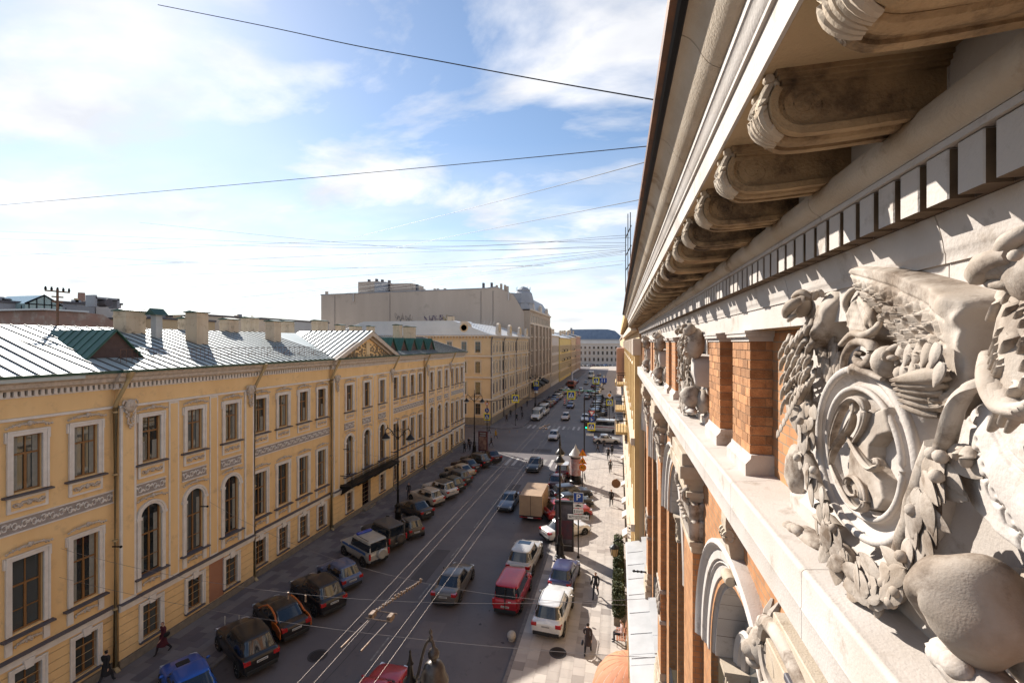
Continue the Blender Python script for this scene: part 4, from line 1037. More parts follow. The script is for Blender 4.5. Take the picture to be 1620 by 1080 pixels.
for (y0, y1, pr, st, wc) in SECT:
    x = XL + pr; vis = y1 > 12
    holes = []
    for yc in wc:
        holes.append((yc-.52, yc+.52, 10.5, 12.96))
        if st == 'wing': holes.append((yc-.56, yc+.56, 4.45, 7.6))
        else: holes.append((yc-AW/2, yc+AW/2, 4.35, AZS+.58))
        if not (st == 'centre' and abs(yc-42) < .1): holes.append((yc-.48, yc+.48, .9, 2.75))
    if st == 'centre': holes.append((41.2, 42.8, 0.0, 3.05))
    w = MB(); wallmesh(w, x, y0, y1, 3.2, 14.7, [h for h in holes if h[2] > 3.2])
    if st != 'wing':
        for yc in wc:              # spandrels round the arch heads
            n = 8; a = AW/2
            for s_ in (-1, 1):
                v = [(x-.001, yc + s_*a, AZS+.58)] + [(x-.001, yc + s_*a*math.cos(math.pi/2*i/n), AZS + a*math.sin(math.pi/2*i/n)) for i in range(n+1)]
                w.add(v, [tuple(range(len(v)))])
    # returns at the projecting ends
    if pr:
        w.add([(x,y0,0.5),(x-pr-.01,y0,0.5),(x-pr-.01,y0,15),(x,y0,15)], [(0,1,2,3)]); w.add([(x,y1,0.5),(x-pr-.01,y1,0.5),(x-pr-.01,y1,15),(x,y1,15)], [(3,2,1,0)])
    wall = w.build('wall', M['yellow'], LB)
    gback = MB(); wallmesh(gback, x-.03, y0, y1, .5, 3.2, [h for h in holes if h[2] < 3.2], .24); gb = gback.build('ground_floor_wall', M['trim_tan'], LB)
    zc = [.56 + .44*k for k in range(7)]
    for k in range(6):
        c = MB(); wallmesh(c, x+.012, y0, y1, zc[k], zc[k+1]-.035, [h for h in holes if h[2] < 3.2], .05)
        zt = zc[k+1]-.035
        c.add([(x+.012,y0,zt),(x+.012,y1,zt),(x-.03,y1,zt),(x-.03,y0,zt)], [(0,1,2,3)])
        c.build('rustic_course', M['yellow'], gb)
    MB().box(x-.2, x+.10, y0, y1, 0, .52).build('plinth', M['plinth'], LB)
    MB().box(x-.05, x+.14, y0, y1, 3.20, 3.40).box(x-.05, x+.10, y0, y1, 3.05, 3.19).build('string_course', M['white'], LB)
    MB().ext([(x-.05,3.402),(x+.24,3.402),(x+.24,3.43),(x-.05,3.50)], y0, y1).build('flashing', M['flash'], LB)
    MB().box(x-.05, x+.10, y0, y1, 13.62, 13.74).build('upper_string', M['white'], LB)
    # main cornice and dentils
    e0, e1 = y0 - (.3 if pr else 0), y1 + (.3 if pr else 0)
    cor = MB(); cor.ext([(x-.1,14.90),(x+.16,14.90),(x+.18,14.98),(x+.42,15.02),(x+.44,15.20),(x+.52,15.26),(x+.60,15.42),(x+.60,15.46),(x-.1,15.46)], e0, e1); cor.build('cornice', M['trim_tan'], LB)
    MB().box(x-.02, x+.06, e0, e1, 14.60, 14.66).build('cornice_fillet', M['white'], LB)
    db = MB(); y = e0 + .08
    while y < e1 - .1: db.box(x-.01, x+.14, y, y+.13, 14.66, 14.90); y += .24
    kind(db.build('dentil_row', M['white'], LB), 'stuff')
    MB().ext([(x+.50,15.465),(x+.72,15.465),(x+.74,15.60),(x+.70,15.60),(x+.66,15.50),(x+.50,15.50)], e0, e1).build('gutter', M['gutter_green'], LB)
    if not vis: continue
    if st == 'wing':
        put('scroll_frieze', scroll_panel(y1-y0-.25, .56), LB, (x, (y0+y1)/2, 9.08))
    for yc in wc:
        if yc < 11.5: continue
        window('up', x, yc, False, rr); window('fl' if st == 'wing' else 'ar', x, yc, False, rr)
        if not (st == 'centre' and abs(yc-42) < .1): window('gr', x, yc, False, rr)
        if st != 'wing': put('scroll_frieze', scroll_panel(1.62, .56), LB, (x+.03, yc, 9.08))
        c = rr.randrange(3)
        if c < 2: put('curtain', cur[c], LB, (x, yc, 0))
        if rr.random() < .6: put('curtain', cur[2], LB, (x, yc, 0))
    if st != 'wing':
        # framed pilaster strips between and beside the bays
        mids = [(wc[0]+wc[1])/2, (wc[1]+wc[2])/2]
        for ym in mids: MB().box(x-.02, x+.05, ym-.30, ym+.30, 3.5, 13.62).box(x+.045, x+.058, ym-.22, ym+.22, 3.6, 13.5, 1).build('pilaster', [M['white'], M['yellow']], LB)
        for ym in (y0+.42, y1-.42):
            p = MB().box(x-.02, x+.09, ym-.40, ym+.40, 3.5, 13.62).box(x+.085, x+.098, ym-.28, ym+.28, 3.65, 13.4, 1).build('pilaster', [M['white'], M['yellow']], LB)
            put('console', O_cons, p, (x+.1, ym, 13.45))
MB().box(XL+.25, XL+.268, 23.62, 24.72, .58, 3.0).build('brown_paint_patch', M['patch'], LB)
# rooms behind the glass are dark: one backing wall
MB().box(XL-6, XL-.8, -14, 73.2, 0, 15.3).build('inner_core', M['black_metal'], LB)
# corner quoins at the far end
q = MB()
for k in range(24): 
    z = 3.6 + .42*k
    if z < 13.4: MB().box(XL-.1, XL+.07, 72.7 if k % 2 else 72.9, 73.36, z, z+.38).build('quoin', M['white'], LB)
MB().box(-45, XL-.001, 73.29, 73.31, 0, 15.4).build('end_wall', M['yellow'], LB)
# drainpipes with offset heads
M['pipe'] = mat('drainpipe', (.42,.30,.15), .6, .1, 3)
for yp, pr in ((18.15,0),(27.35,0),(36.25,0),(47.75,0),(56.65,0),(66.35,0),(5,0)):
    b = MB(); xx = XL + .22
    b.tube([(XL+.80,yp+.28,15.45),(XL+.78,yp+.25,15.1),(XL+.35,yp,14.0),(xx,yp,13.7),(xx,yp,.35),(xx+.25,yp,.12)], .10, 8)
    b.lathe([(.1,0),(.2,.25),(.22,.38)], (XL+.80,yp+.28,15.12), 8)
    for z in (3.3, 6.8, 10.2, 13.4): b.lathe([(.12,0),(.12,.08)], (xx,yp,z), 8)
    b.build('drainpipe', M['pipe'], LB, 50)
# entrance
MB().box(XL-.4, XL-.1, 41.2, 42.8, 0.1, 3.05).build('door', M['darkglass'], LB)
dj = MB()
for yy in (41.25, 42.0-.03, 42.69): dj.box(XL-.1, XL+.05, yy, yy+.07, .1, 3.0)
dj.build('door_frame', mat('door_red', (.05,.015,.012), .5), LB)
MB().box(XL+.3, XL+.8, 41.0, 43.0, .12, .3).build('doorstep', M['plinth'], LB)
# balcony with wrought iron railing
bx = XL + .30
bal = MB().box(bx, bx+1.15, 37.4, 47.0, 3.55, 3.75).build('balcony', M['iron'], LB)
rl_ = MB()
for z in (3.8, 4.65): rl_.box(bx+1.06, bx+1.11, 37.45, 46.95, z, z+.06)
for yy in (37.45, 46.9):
    for z in (3.8, 4.65): rl_.box(bx, bx+1.1, yy, yy+.05, z, z+.06)
rl_.build('railing', M['iron'], bal)
bar = MB()
bar.tube([(0,0,3.8),(0,0,4.68)], .018, 5)
for s_ in (-1,1): bar.tube([(0, s_*.10*math.sin(a), 3.95+.6*a/6.28 ) for a in [k*.52 for k in range(13)]], .013, 4)
bar.ball((0,0,4.25),(.02,.06,.08),6)
barm = bar.mesh('baluster', M['iron'])
for k in range(44): put('baluster', barm, bal, (bx+1.085, 37.6 + .214*k, 0))
bk = MB().ext([(bx,3.55),(bx+1.0,3.55),(bx+.9,3.40),(bx+.3,3.0),(bx,2.8)], -.08, .08).mesh('bracket', M['iron'])
for yy in (37.6, 40.4, 43.6, 46.8): put('bracket', bk, bal, (0, yy, 0))
# ------------------------------------------------ roof
XR, ZR, XE, ZE = -33.0, 18.0, -24.72, 15.50
def roof_z(x): return ZE + (ZR-ZE)*(x-XE)/(XR-XE)
rf = MB()
rf.ext([(XE,ZE),(XR,ZR),(-41.3,15.5),(-41.3,15.3),(XE-.2,15.3)], 16.6, 73.6)
ROOF = rf.build('roof', M['roof'], LB)
seam = MB()
v = [(XE+.0,-.014,ZE+.03),(XR,-.014,ZR+.03),(XR,.014,ZR+.03),(XE,.014,ZE+.03)]
seam.ext([(XE,ZE-.01),(XE,ZE+.06),(XR,ZR+.06),(XR,ZR-.01)], -.022, .022)
seamm = seam.mesh('roof_seam', M['roof_seam'] if 'roof_seam' in M else mat('roof_seam', (.11,.095,.085), .6))
y = 17.1
while y < 73.4:
    if not (37.5 < y < 46.5): put('roof_seam', seamm, ROOF, (0, y, 0))
    y += .62
# slightly taller roof over the near end
rf2 = MB().ext([(XE+.02,ZE+.02),(XR,18.55),(-41.3,15.5),(XE,15.3)], -14, 16.5).build('roof', M['roof'], LB)
s2 = MB().ext([(XE,ZE+.0),(XE,ZE+.09),(XR,18.63),(XR,18.5)], -.022, .022).mesh('roof_seam', seamm.materials[0])
y = 9.2
while y < 16.5: put('roof_seam', s2, rf2, (0, y, 0)); y += .62
# pediment over the centre
x = XL + .30
PD = MB().ext([(36.2,15.47),(47.8,15.47),(42.0,18.0)], x+.02, x+.10, 'x').build('pediment', M['yellow'], LB)
for s_ in (-1, 1):
    MB().ext([(42-s_*6.2,15.47),(42-s_*5.3,15.47),(42,17.72),(42,18.18)], x+.1, x+.72, 'x').build('raking_cornice', M['trim_tan'], PD)
    MB().ext([(42-s_*5.2,15.50),(42-s_*4.7,15.50),(42,17.52),(42,17.70)], x+.1, x+.34, 'x').build('raking_moulding', M['trim_tan'], PD)
tym = MB(); rt2 = random.Random(11)
for k in range(170):
    yy = rt2.uniform(37.9, 46.1); zt = 15.62 + (1-abs(yy-42)/4.6)*1.55
    zq = rt2.uniform(15.62, max(15.7, zt))
    if abs(yy-42) < .42: continue
    tym.ball((x+.13, yy, zq), (.09, rt2.uniform(.07,.17), rt2.uniform(.06,.15)), 6)
kind(tym.build('tympanum_carving', M['carving_dark'] if 'carving_dark' in M else mat('tympanum_relief', (.32,.24,.15), .9, .2, 8), PD), 'stuff')
MB().box(x+.1, x+.2, 41.68, 42.32, 15.75, 17.05).build('shield', M['cream'], PD)
MB().box(x+.1, x+.62, 36.1, 47.9, 15.47, 15.53).build('pediment_ledge', M['flash'], PD)
pr_ = MB()
for s_ in (-1, 1):
    ye = 42 + s_*6.0
    pr_.add([(x+.74,42,18.22),(XR,42,18.22),(XR,ye,15.5),(x+.74,ye,15.5)] , [(0,1,2,3)] if s_ > 0 else [(3,2,1,0)])
PRF = pr_.build('pediment_roof', M['roof'], PD)
for s_ in (-1, 1):
    sm = MB().tube([(0,42,18.26),(0,42+s_*6.0,15.54)], .045, 4).mesh('roof_seam', seamm.materials[0])
    k = 0
    while XE - .7*k > XR: put('roof_seam', sm, PRF, (x+.4-.62*k, 0, 0)); k += 1
# roof railing
rr_ = MB(); xr = -26.0; zr = roof_z(xr)
rr_.tube([(xr,19,zr+.75),(xr,36.5,zr+.75)], .018, 4); rr_.tube([(xr,19,zr+.3),(xr,36.5,zr+.3)], .012, 4)
RRL = rr_.build('roof_railing', M['rust'], LB)
pm = MB().tube([(0,0,0),(0,0,.76)], .014, 4).mesh('post', M['rust'])
for k in range(58): put('post', pm, RRL, (xr, 19 + .3*k, zr))
sm_ = MB().tube([(0,0,.6),(-.55,0,.16)], .016, 4).tube([(.3,0,-.1),(-.6,0,.18)], .02, 4).mesh('stay', M['rust'])
for k in range(10): put('stay', sm_, RRL, (xr, 19.2 + 1.8*k, zr))
# chimneys
def chimney(x, y, w, l, z0, z1, par=LB, green=True):
    c = MB().box(x-w/2, x+w/2, y-l/2, y+l/2, z0, z1).build('chimney', M['chimney'], par)
    MB().box(x-w/2-.04, x+w/2+.04, y-l/2-.04, y+l/2+.04, z1-.38, z1-.30).build('chimney_band', M['chimney'], c)
    MB().ext([(x-w/2-.1,z1),(x+w/2+.1,z1),(x+w/2+.08,z1+.07),(x,z1+.16),(x-w/2-.08,z1+.07)], y-l/2-.1, y+l/2+.1).build('chimney_cap', M['gutter_green'] if green else M['flash'], c)
    MB().box(x-w/2-.05, x+w/2+.05, y-l/2-.05, y+l/2+.05, z0, z0+.22).build('chimney_flashing', M['gutter_green'], c)
chimney(-32.3, 24.2, 1.1, 1.3, 17.3, 19.1)
chimney(-29.8, 27.0, 1.0, .95, 16.6, 19.15)
chimney(-33.6, 29.7, 1.0, 1.0, 17.4, 18.9)
chimney(-33.2, 33.2, 1.0, 1.0, 17.5, 19.0)
chimney(-30.4, 35.2, .9, .9, 16.7, 18.9)
chimney(-35.5, 38.0, 1.0, 1.2, 17.0, 19.4)
chimney(-35.6, 43.2, .9, 1.4, 17.0, 19.3)
chimney(-35.2, 48.4, .9, 1.9, 17.0, 19.6)
chimney(-34.5, 51.5, .8, .9, 17.0, 19.2)
chimney(-34.8, 55.5, .8, 1.8, 17.0, 19.2)
chimney(-34.6, 59.0, .8, .9, 17.0, 19.3)
chimney(-29.6, 57.5, 1.0, .8, 16.7, 19.4)
chimney(-30.0, 62.0, 1.1, 1.9, 16.6, 19.3)
vt = MB().box(-31.2,-30.75,24.75,25.2,16.8,18.9).build('vent_shaft', M['sheet'], LB)
MB().ext([(-31.45,18.9),(-30.5,18.9),(-30.97,19.35)], 24.5, 25.45).build('vent_cap', M['gutter_green'], vt)
# dormers: gable faces the street
def dormer(xf, y, w, h, depth, label=None):
    zb = roof_z(xf) - .05
    d = MB().ext([(y-w/2,zb),(y+w/2,zb),(y,zb+h)], xf-.12, xf-.06, 'x').build('dormer', M['dormer_brown'], LB)
    r = MB()
    for s_ in (-1, 1):
        r.add([(xf+.15,y,zb+h+.06),(xf-depth,y,zb+h+.06),(xf-depth,y+s_*(w/2+.12),zb-.06),(xf+.15,y+s_*(w/2+.12),zb-.06),
               (xf+.15,y,zb+h),(xf-depth,y,zb+h),(xf-depth,y+s_*(w/2+.06),zb-.08),(xf+.15,y+s_*(w/2+.06),zb-.08)], [(0,1,2,3),(7,6,5,4),(0,3,7,4)])
    r.build('dormer_roof', M['roof_green'], d)
    for k in range(int(depth/.6)):
        MB().tube([(xf+.1-.6*k,y,zb+h+.08),(xf+.1-.6*k,y-(w/2+.1),zb-.03)], .022, 4).build('roof_seam', M['gutter_green'], d)
M['dormer_brown'] = mat('dormer_brown', (.10,.06,.05), .8)
dormer(-26.9, 19.4, 2.9, 1.55, 4.6)
for k in range(5): dormer(-26.4, 50.0 + 2.9*k, 2.2, 1.6, 4.2)
# ================================================================ buildings further along and behind
M['far_cream'] = mat('far_cream', (.62,.45,.27), .88, .06, .4, (.54,.385,.225))
M['far_greybeige'] = mat('far_greybeige', (.42,.33,.25), .88, .08, .4, (.34,.26,.2))
M['far_yellow'] = mat('far_yellow', (.66,.50,.20), .88, .06, .4)
M['far_pink'] = mat('far_pink', (.45,.26,.19), .88, .06, .4)
M['far_white'] = mat('far_white', (.55,.50,.46), .88, .05, .4)
M['firewall'] = mat('firewall_plaster', (.52,.42,.34), .9, .08, .25, (.45,.36,.29), stain=((.37,.30,.24), .3, .56), streak=True)
M['far_trim'] = mat('far_trim', (.60,.50,.40), .88, .05, .6)
M['blue_roof'] = mat('blue_roof', (.10,.15,.24), .35, .1, .3, (.14,.20,.30), metal=.2)
M['redbrick'] = mat('old_red_brick', (.36,.20,.15), .9, .15, 1.0, (.28,.18,.14), stain=((.42,.34,.28), .6, .52))
M['slate'] = mat('grey_roof', (.33,.33,.35), .5, .1, .3, (.25,.25,.27))
M['roof_pale'] = mat('roof_pale', (.58,.58,.58), .4, .06, .3, metal=.2)
def win_mesh(w, h, axis, sgn, m='far_trim', hood=True):
    b = MB(); a = w/2; t = .16
    def B(u0,u1,d0,d1,z0,z1,mi):
        if axis == 'x': b.box(sgn*d0, sgn*d1, u0, u1, z0, z1, mi)
        else: b.box(u0, u1, sgn*d0, sgn*d1, z0, z1, mi)
    B(-a,a,0,.03,0,h,1); B(-a-t,-a,0,.09,-.1,h,0); B(a,a+t,0,.09,-.1,h,0); B(-a-t,a+t,0,.1,h,h+t,0); B(-a-.25,a+.25,0,.2,-.2,-.08,0)
    B(-.03,.03,.028,.05,0,h,2); B(-a,a,.028,.05,h*.66,h*.66+.06,2)
    if hood: B(-a-.3,a+.3,0,.22,h+t+.02,h+t+.14,0)
    return b.mesh('window', [M[m], M['glass'], M['wood']])
def facade_x(T, X, sgn, ys, rows, w=1.1, m='far_trim', hood=True):
    for (z0, z1) in rows:
        me = win_mesh(w, z1-z0, 'x', sgn, m, hood)
        for y in ys: put('window', me, T, (X, y, z0))
def facade_y(T, Y, sgn, xs, rows, w=1.1, m='far_trim', hood=True):
    for (z0, z1) in rows:
        me = win_mesh(w, z1-z0, 'y', sgn, m, hood)
        for x in xs: put('window', me, T, (x, Y, z0))
def bands_x(T, X, sgn, y0, y1, zs, m='far_trim', d=.2):
    for z, h in zs: MB().box(X - sgn*.05, X + sgn*d, y0, y1, z, z+h).build('string_course', M[m], T)
# ---- cream corner building
CB = thing('corner_building', 'cream four-storey corner building with round gables beyond the crossroads', 'building', (-25.4, 89.6, 0))
cx, cy0, cy1, cH = -25.4, 89.6, 129.8, 18.3
MB().box(-62, cx, cy0, cy1, 0, cH).build('wall', M['far_cream'], CB)
MB().box(-62.05, cx+.04, cy0-.05, cy1, 0, 1.6).build('plinth', M['plinth'], CB)
rows = [(15.0,17.2),(10.8,13.1),(6.4,8.9),(2.3,4.5)]
facade_x(CB, cx, 1, [91.8+2.6*k for k in range(15)], rows)
facade_y(CB, cy0, -1, [-28.1,-31.1,-34.3,-37.6,-40.9,-44.2], rows)
for z, h, d in ((18.3,.28,.55),(14.1,.3,.35),(9.7,.3,.3),(5.2,.35,.3)):
    MB().box(-62, cx+d, cy0-d, cy1+.0, z, z+h).build('cornice', M['far_trim'], CB)
br = MB()
for k in range(60): br.box(cx, cx+.4, cy0+.3+.66*k, cy0+.55+.66*k, 17.95, 18.29)
for k in range(50): br.box(cx-.6-.7*k, cx-.35-.7*k, cy0-.4, cy0, 17.95, 18.29)
kind(br.build('bracket_row', M['far_trim'], CB), 'stuff')
for y in (90.2, 97.5, 104.8, 112.1, 119.4, 126.5): MB().box(cx, cx+.25, y-.3, y+.3, 5.55, 14.1).build('pilaster', M['far_trim'], CB)
MB().tube([(cx+.5,cy0-.3,18.2),(cx+.2,cy0-.15,17.4),(cx+.15,cy0-.12,.3)], .12, 6).build('drainpipe', M['flash'], CB)
for y in (100, 113): MB().tube([(cx+.5,y,18.2),(cx+.2,y,17.4),(cx+.18,y,.3)], .12, 6).build('drainpipe', M['flash'], CB)
MB().ext([(cx+.5,18.6),(cx-8,21.6),(-54,21.6),(-62,18.6)], cy0-.4, cy1).build('roof', M['roof_pale'], CB)
MB().add([(cx+.4,cy0-.6,18.58),(-62,cy0-.6,18.58),(-58,cy0+5,21.62),(cx-6,cy0+5,21.62)], [(0,1,2,3)]).build('roof', M['roof_pale'], CB)
M['seam_far'] = mat('seam_far', (.3,.3,.3), .5)
for k in range(52): 
    x_ = cx - .5 - .7*k
    MB().tube([(x_,cy0-.5,18.64),(x_-.04*k*0,cy0+5,21.68)], .03, 4).build('roof_seam', M['seam_far'], CB)
def round_gable(x, y, axis, r=1.25):
    g = MB(); ax = 'y' if axis == 'y' else 'x'
    pts = [(-1.6,0),(1.6,0),(1.6,.9)] + [(r*1.1*math.cos(rad(a)), 1.5 + r*math.sin(rad(a))) for a in range(0,181,15)] + [(-1.6,.9)]
    if axis == 'y': g.ext([(x+p, 18.55+q) for p,q in pts], y, y+.5, 'y')
    else: g.ext([(y+p, 18.55+q) for p,q in pts], x-.5, x, 'x')
    o = g.build('round_gable', M['far_trim'], CB)
    rg = MB(); c = (x, y-.02, 20.1) if axis == 'y' else (x+.02, y, 20.1)
    rg.lathe([(.62,-.06),(.62,.06),(.78,.1),(.9,.06),(.9,-.06)], c, 20, axis=axis); rg.lathe([(0,-.02),(.6,-.02),(.6,.02),(0,.02)], c, 20, axis=axis)
    rg.build('oculus', M['far_cream'], o)
round_gable(-31.0, cy0-.35, 'y', 1.45); round_gable(cx+.35, 95.5, 'x', 1.2); round_gable(cx+.35, 106, 'x', 1.2); round_gable(cx+.35, 117, 'x', 1.0); round_gable(cx+.35,126,'x',1.0)
for (x_, y_, w, l, h) in ((-36,95,1.2,1.2,2.6),(-33,97,.9,1.0,1.2),(-44,93,.9,1.2,1.5),(-50,94,.8,1.0,1.3),(-40,99,.7,2.0,1.5)):
    chimney(x_, y_, w, l, 19.4, 20.2+h, CB, False)
# ---- tall building with blank firewall
FW = thing('firewall_building', 'huge beige windowless party wall with faded spray paint above the roofs', 'building', (-50, 131, 0))
fy = 131.0
def wx(px, Y): 
    k = (px-978)/(720/math.cos(YAW)); return k*math.cos(YAW)*Y/(1 + k*math.sin(YAW))
fp = [(wx(508,fy),0),(wx(508,fy),32.6),(wx(770,fy),33.2),(wx(785,fy),33.5),(wx(812,fy),31.2),(wx(829,fy),25.8),(wx(832,fy),0)]
MB().ext(fp, fy, fy+22, 'y').build('wall', M['firewall'], FW)
MB().ext([(wx(507,fy),32.6),(wx(507,fy),32.85),(wx(770,fy),33.45),(wx(785,fy),33.8),(wx(785,fy),33.5),(wx(770,fy),33.2)], fy-.1, fy+22, 'y').build('coping', M['slate'], FW)
MB().box(wx(561,fy), wx(593,fy), fy+2, fy+12, 32.4, 36.8).box(wx(607,fy), wx(645,fy), fy+3, fy+12, 32.4, 36.0).build('roof_house', M['firewall'], FW)
MB().box(wx(590,fy), wx(608,fy), fy+1, fy+8, 32.4, 36.3).build('roof_house', M['slate'], FW)
for px, h in ((517,1.2),(584,4.7),(596,4.8),(605,4.5),(616,4.2),(660,2.6),(668,1.2),(671,1.1),(688,1.1),(693,1.1),(704,1.1),(712,.7),(750,.6),(765,2.4),(778,2.4),(786,1.6),(793,2),(799,1.6),(803,1.2)):
    X = wx(px, fy+3); MB().box(X-.28, X+.28, fy+2.5, fy+3.5, 32.2, 32.9+h).build('flue', M['flash' if h > 2 else 'firewall'], FW)
gp = MB()
M['graffiti'] = mat('spray_violet', (.10,.07,.24), .8, .1, 4); M['graffiti2'] = mat('spray_grey', (.13,.14,.16), .8, .1, 4); M['graffiti3'] = mat('spray_yellow', (.5,.36,.08), .8)
rg_ = random.Random(3)
def squiggle(x0, z0, w, h, n, m, name, r=.16):
    b = MB()
    for i in range(n):
        x = x0 + w*i/n
        q = catmull([(x + rg_.uniform(-.3,.9)*w/n*1.6, fy-.02, z0 + rg_.uniform(0,1)*h) for _ in range(5)], 4); b.tube(q, r, 4, flat=.15)
    b.build(name, M[m], FW)
zg = 23.6
squiggle(wx(673,fy), zg, wx(700,fy)-wx(673,fy), 1.9, 7, 'graffiti', 'spray_lettering'); squiggle(wx(701,fy), zg, 1.6, 1.8, 2, 'graffiti3', 'spray_lettering')
squiggle(wx(626,fy), zg-.3, wx(652,fy)-wx(626,fy), 3.0, 9, 'graffiti2', 'spray_lettering', .07)
for px, z0 in ((560,30.2),(805,29.5)): X = wx(px,fy); MB().tube([(X,fy-.3,z0),(X,fy-.3,z0+2.6)], .22, 6).build('vent_pipe', M['far_white'], FW)
for px in (530,617,780,761): X = wx(px,fy); MB().tube([(X,fy-.08,20),(X,fy-.08,32.5)], .06, 4).build('drainpipe', M['flash'], FW)
# ---- stepped building with corner tower on the street (in front of the firewall's end)
GB = thing('tower_building', 'grey-brown apartment house with mansard attic and corner turret, mid street left', 'building', (-25.2, 152, 0))
gx = -25.2
MB().box(-55, gx, 131.2, 172, 0, 26.5).build('wall', M['far_greybeige'], GB)
facade_x(GB, gx, 1, [133.4+2.9*k for k in range(13)], [(2.2,4.6),(6.6,9.3),(11,13.6),(15.4,17.8),(19.4,21.6),(23.2,25.2)], 1.2)
bands_x(GB, gx, 1, 131.2, 172, [(5.2,.4),(10,.3),(14.5,.3),(18.6,.3),(22.4,.5),(26.5,.5)], d=.4)
for y in (135, 142, 149, 156, 163, 170): MB().box(gx, gx+.8, y-1.3, y+1.3, 6, 22.3).build('bay_window', M['far_greybeige'], GB)
for y in (135, 149, 163): MB().ext([(y-1.5,26.9),(y+1.5,26.9),(y+1.2,28.4),(y,29.3),(y-1.2,28.4)], gx-.4, gx+.4, 'x').build('gable', M['far_trim'], GB)
MB().ext([(gx+.2,26.9),(gx-3,31.6),(-40,32.4),(-55,27)], 131.3, 171.9).build('mansard_roof', M['slate'], GB)
tw = MB().lathe([(3.2,26.9),(3.1,28.6),(3.4,28.7),(2.6,31.8),(2.0,32.4),(2.1,32.5),(2.1,32.8),(1.0,33.6),(0,34.0)], (gx-2.6,134.2,0), 8).build('turret', M['slate'], GB)
for k in range(8): MB().tube([(gx-2.6+2.2*math.cos(k*.785),134.2+2.2*math.sin(k*.785),32.8),(gx-2.6+2.2*math.cos(k*.785),134.2+2.2*math.sin(k*.785),33.7)], .05, 4).build('finial', M['iron'], tw)
M['shop_dark'] = mat('shop_awning', (.03,.028,.03), .8)
for y in (133, 141, 150): MB().ext([(gx,5.2),(gx+2.2,4.0),(gx+2.2,3.3),(gx,3.6)], y, y+5).build('shop_awning', M['shop_dark'], GB)
# ---- row of houses towards the square
def house(name, label, x, y0, y1, H, m, rows, sgn=1, depth=18, rm='roof_pale', balc=()):
    T = thing(name, label, 'building', (x, (y0+y1)/2, 0))
    MB().box(x, x - sgn*depth, y0, y1, 0, H).build('wall', M[m], T)
    n = int((y1-y0)/2.9); facade_x(T, x, sgn, [y0+1.5+(y1-y0-3)*k/max(1,n-1) for k in range(n)], rows, 1.15)
    bands_x(T, x, sgn, y0, y1, [(rows[-1][1]+.7,.35),(H-.1,.45)], d=.4)
    MB().ext([(x+sgn*.5,H+.35),(x-sgn*depth/2,H+3),(x-sgn*depth,H+.35)], y0, y1).build('roof', M[rm], T)
    for k in range(3): chimney(x - sgn*(4+2*(k%2)), y0 + (y1-y0)*(k+.6)/3.4, .9, 1.4, H+1, H+4, T, False)
    for y, z in balc:
        B = MB().box(x, x+sgn*1.1, y-1.6, y+1.6, z-.15, z).build('balcony', M['iron'], T)
        r = MB(); r.box(x+sgn*1.02, x+sgn*1.1, y-1.6, y+1.6, z+.9, z+.98)
        for k in range(17): r.tube([(x+sgn*1.06,y-1.58+.198*k,z),(x+sgn*1.06,y-1.58+.198*k,z+.95)], .02, 4)
        for q in (-1,1): r.box(x, x+sgn*1.1, y+q*1.58-.03, y+q*1.58+.03, z+.9, z+.98)
        r.build('balcony_railing', M['iron'], B)
    return T
R4 = [(13.2,15.6),(9.2,11.8),(5.4,8.0),(1.6,4.0)]
house('town_house', 'pale grey town house left of the street behind the tower building', -25.0, 172.2, 196, 19.5, 'far_white', R4)
house('town_house', 'bright yellow town house with dark balconies far down the street', -24.6, 196.2, 242, 19.0, 'far_yellow', R4, balc=((205,13),(205,9),(218,13),(218,9),(230,9),(230,5.2)))
house('town_house', 'ochre town house beside the bright yellow one far left', -24.2, 242.2, 268, 19.6, 'far_cream', R4, balc=((250,13),(256,9)))
house('town_house', 'reddish brown house at the square corner with steep dark roof', -24.0, 268.2, 300, 20.6, 'far_pink', R4, rm='slate')
# ---- closing building beyond the square
EB = thing('square_building', 'long white three-storey building closing the square at street end', 'building', (-15, 368, 0))
MB().box(-60, 50, 368, 390, 0, 15.8).build('wall', M['far_white'], EB)
facade_y(EB, 368, -1, [-36+2.15*k*1.6 for k in range(14)], [(12.2,14.0),(7.6,10.2),(2.4,5.0)], 1.5, 'far_trim', False)
for z in (15.8, 11.2, 6.2): MB().box(-60, 50, 367.5, 368.2, z, z+.5).build('cornice', M['far_trim'], EB)
MB().ext([(-61,16.3),(51,16.3),(44,18.6),(-54,18.6)], 367.6, 392).build('roof', M['roof_pale'], EB)
BR = thing('blue_roofed_building', 'big block with glossy blue mansard roof rising behind the square', 'building', (-22, 400, 0))
MB().box(-46, 2, 400, 430, 0, 20).build('wall', M['far_white'], BR)
MB().ext([(-47,20),(3,20),(2,23),(-2.5,27.2),(-9,28.6),(-40,28.6),(-46,26)], 400, 430).build('mansard_roof', M['blue_roof'], BR)
MB().box(-41,-39.4,401,404,28,30).build('roof_house', M['slate'], BR)
sheet('square', [(-60,302),(50,302),(50,367),(-60,367)], .006, mat('square_paving', (.42,.36,.29), .9, .08, .2))
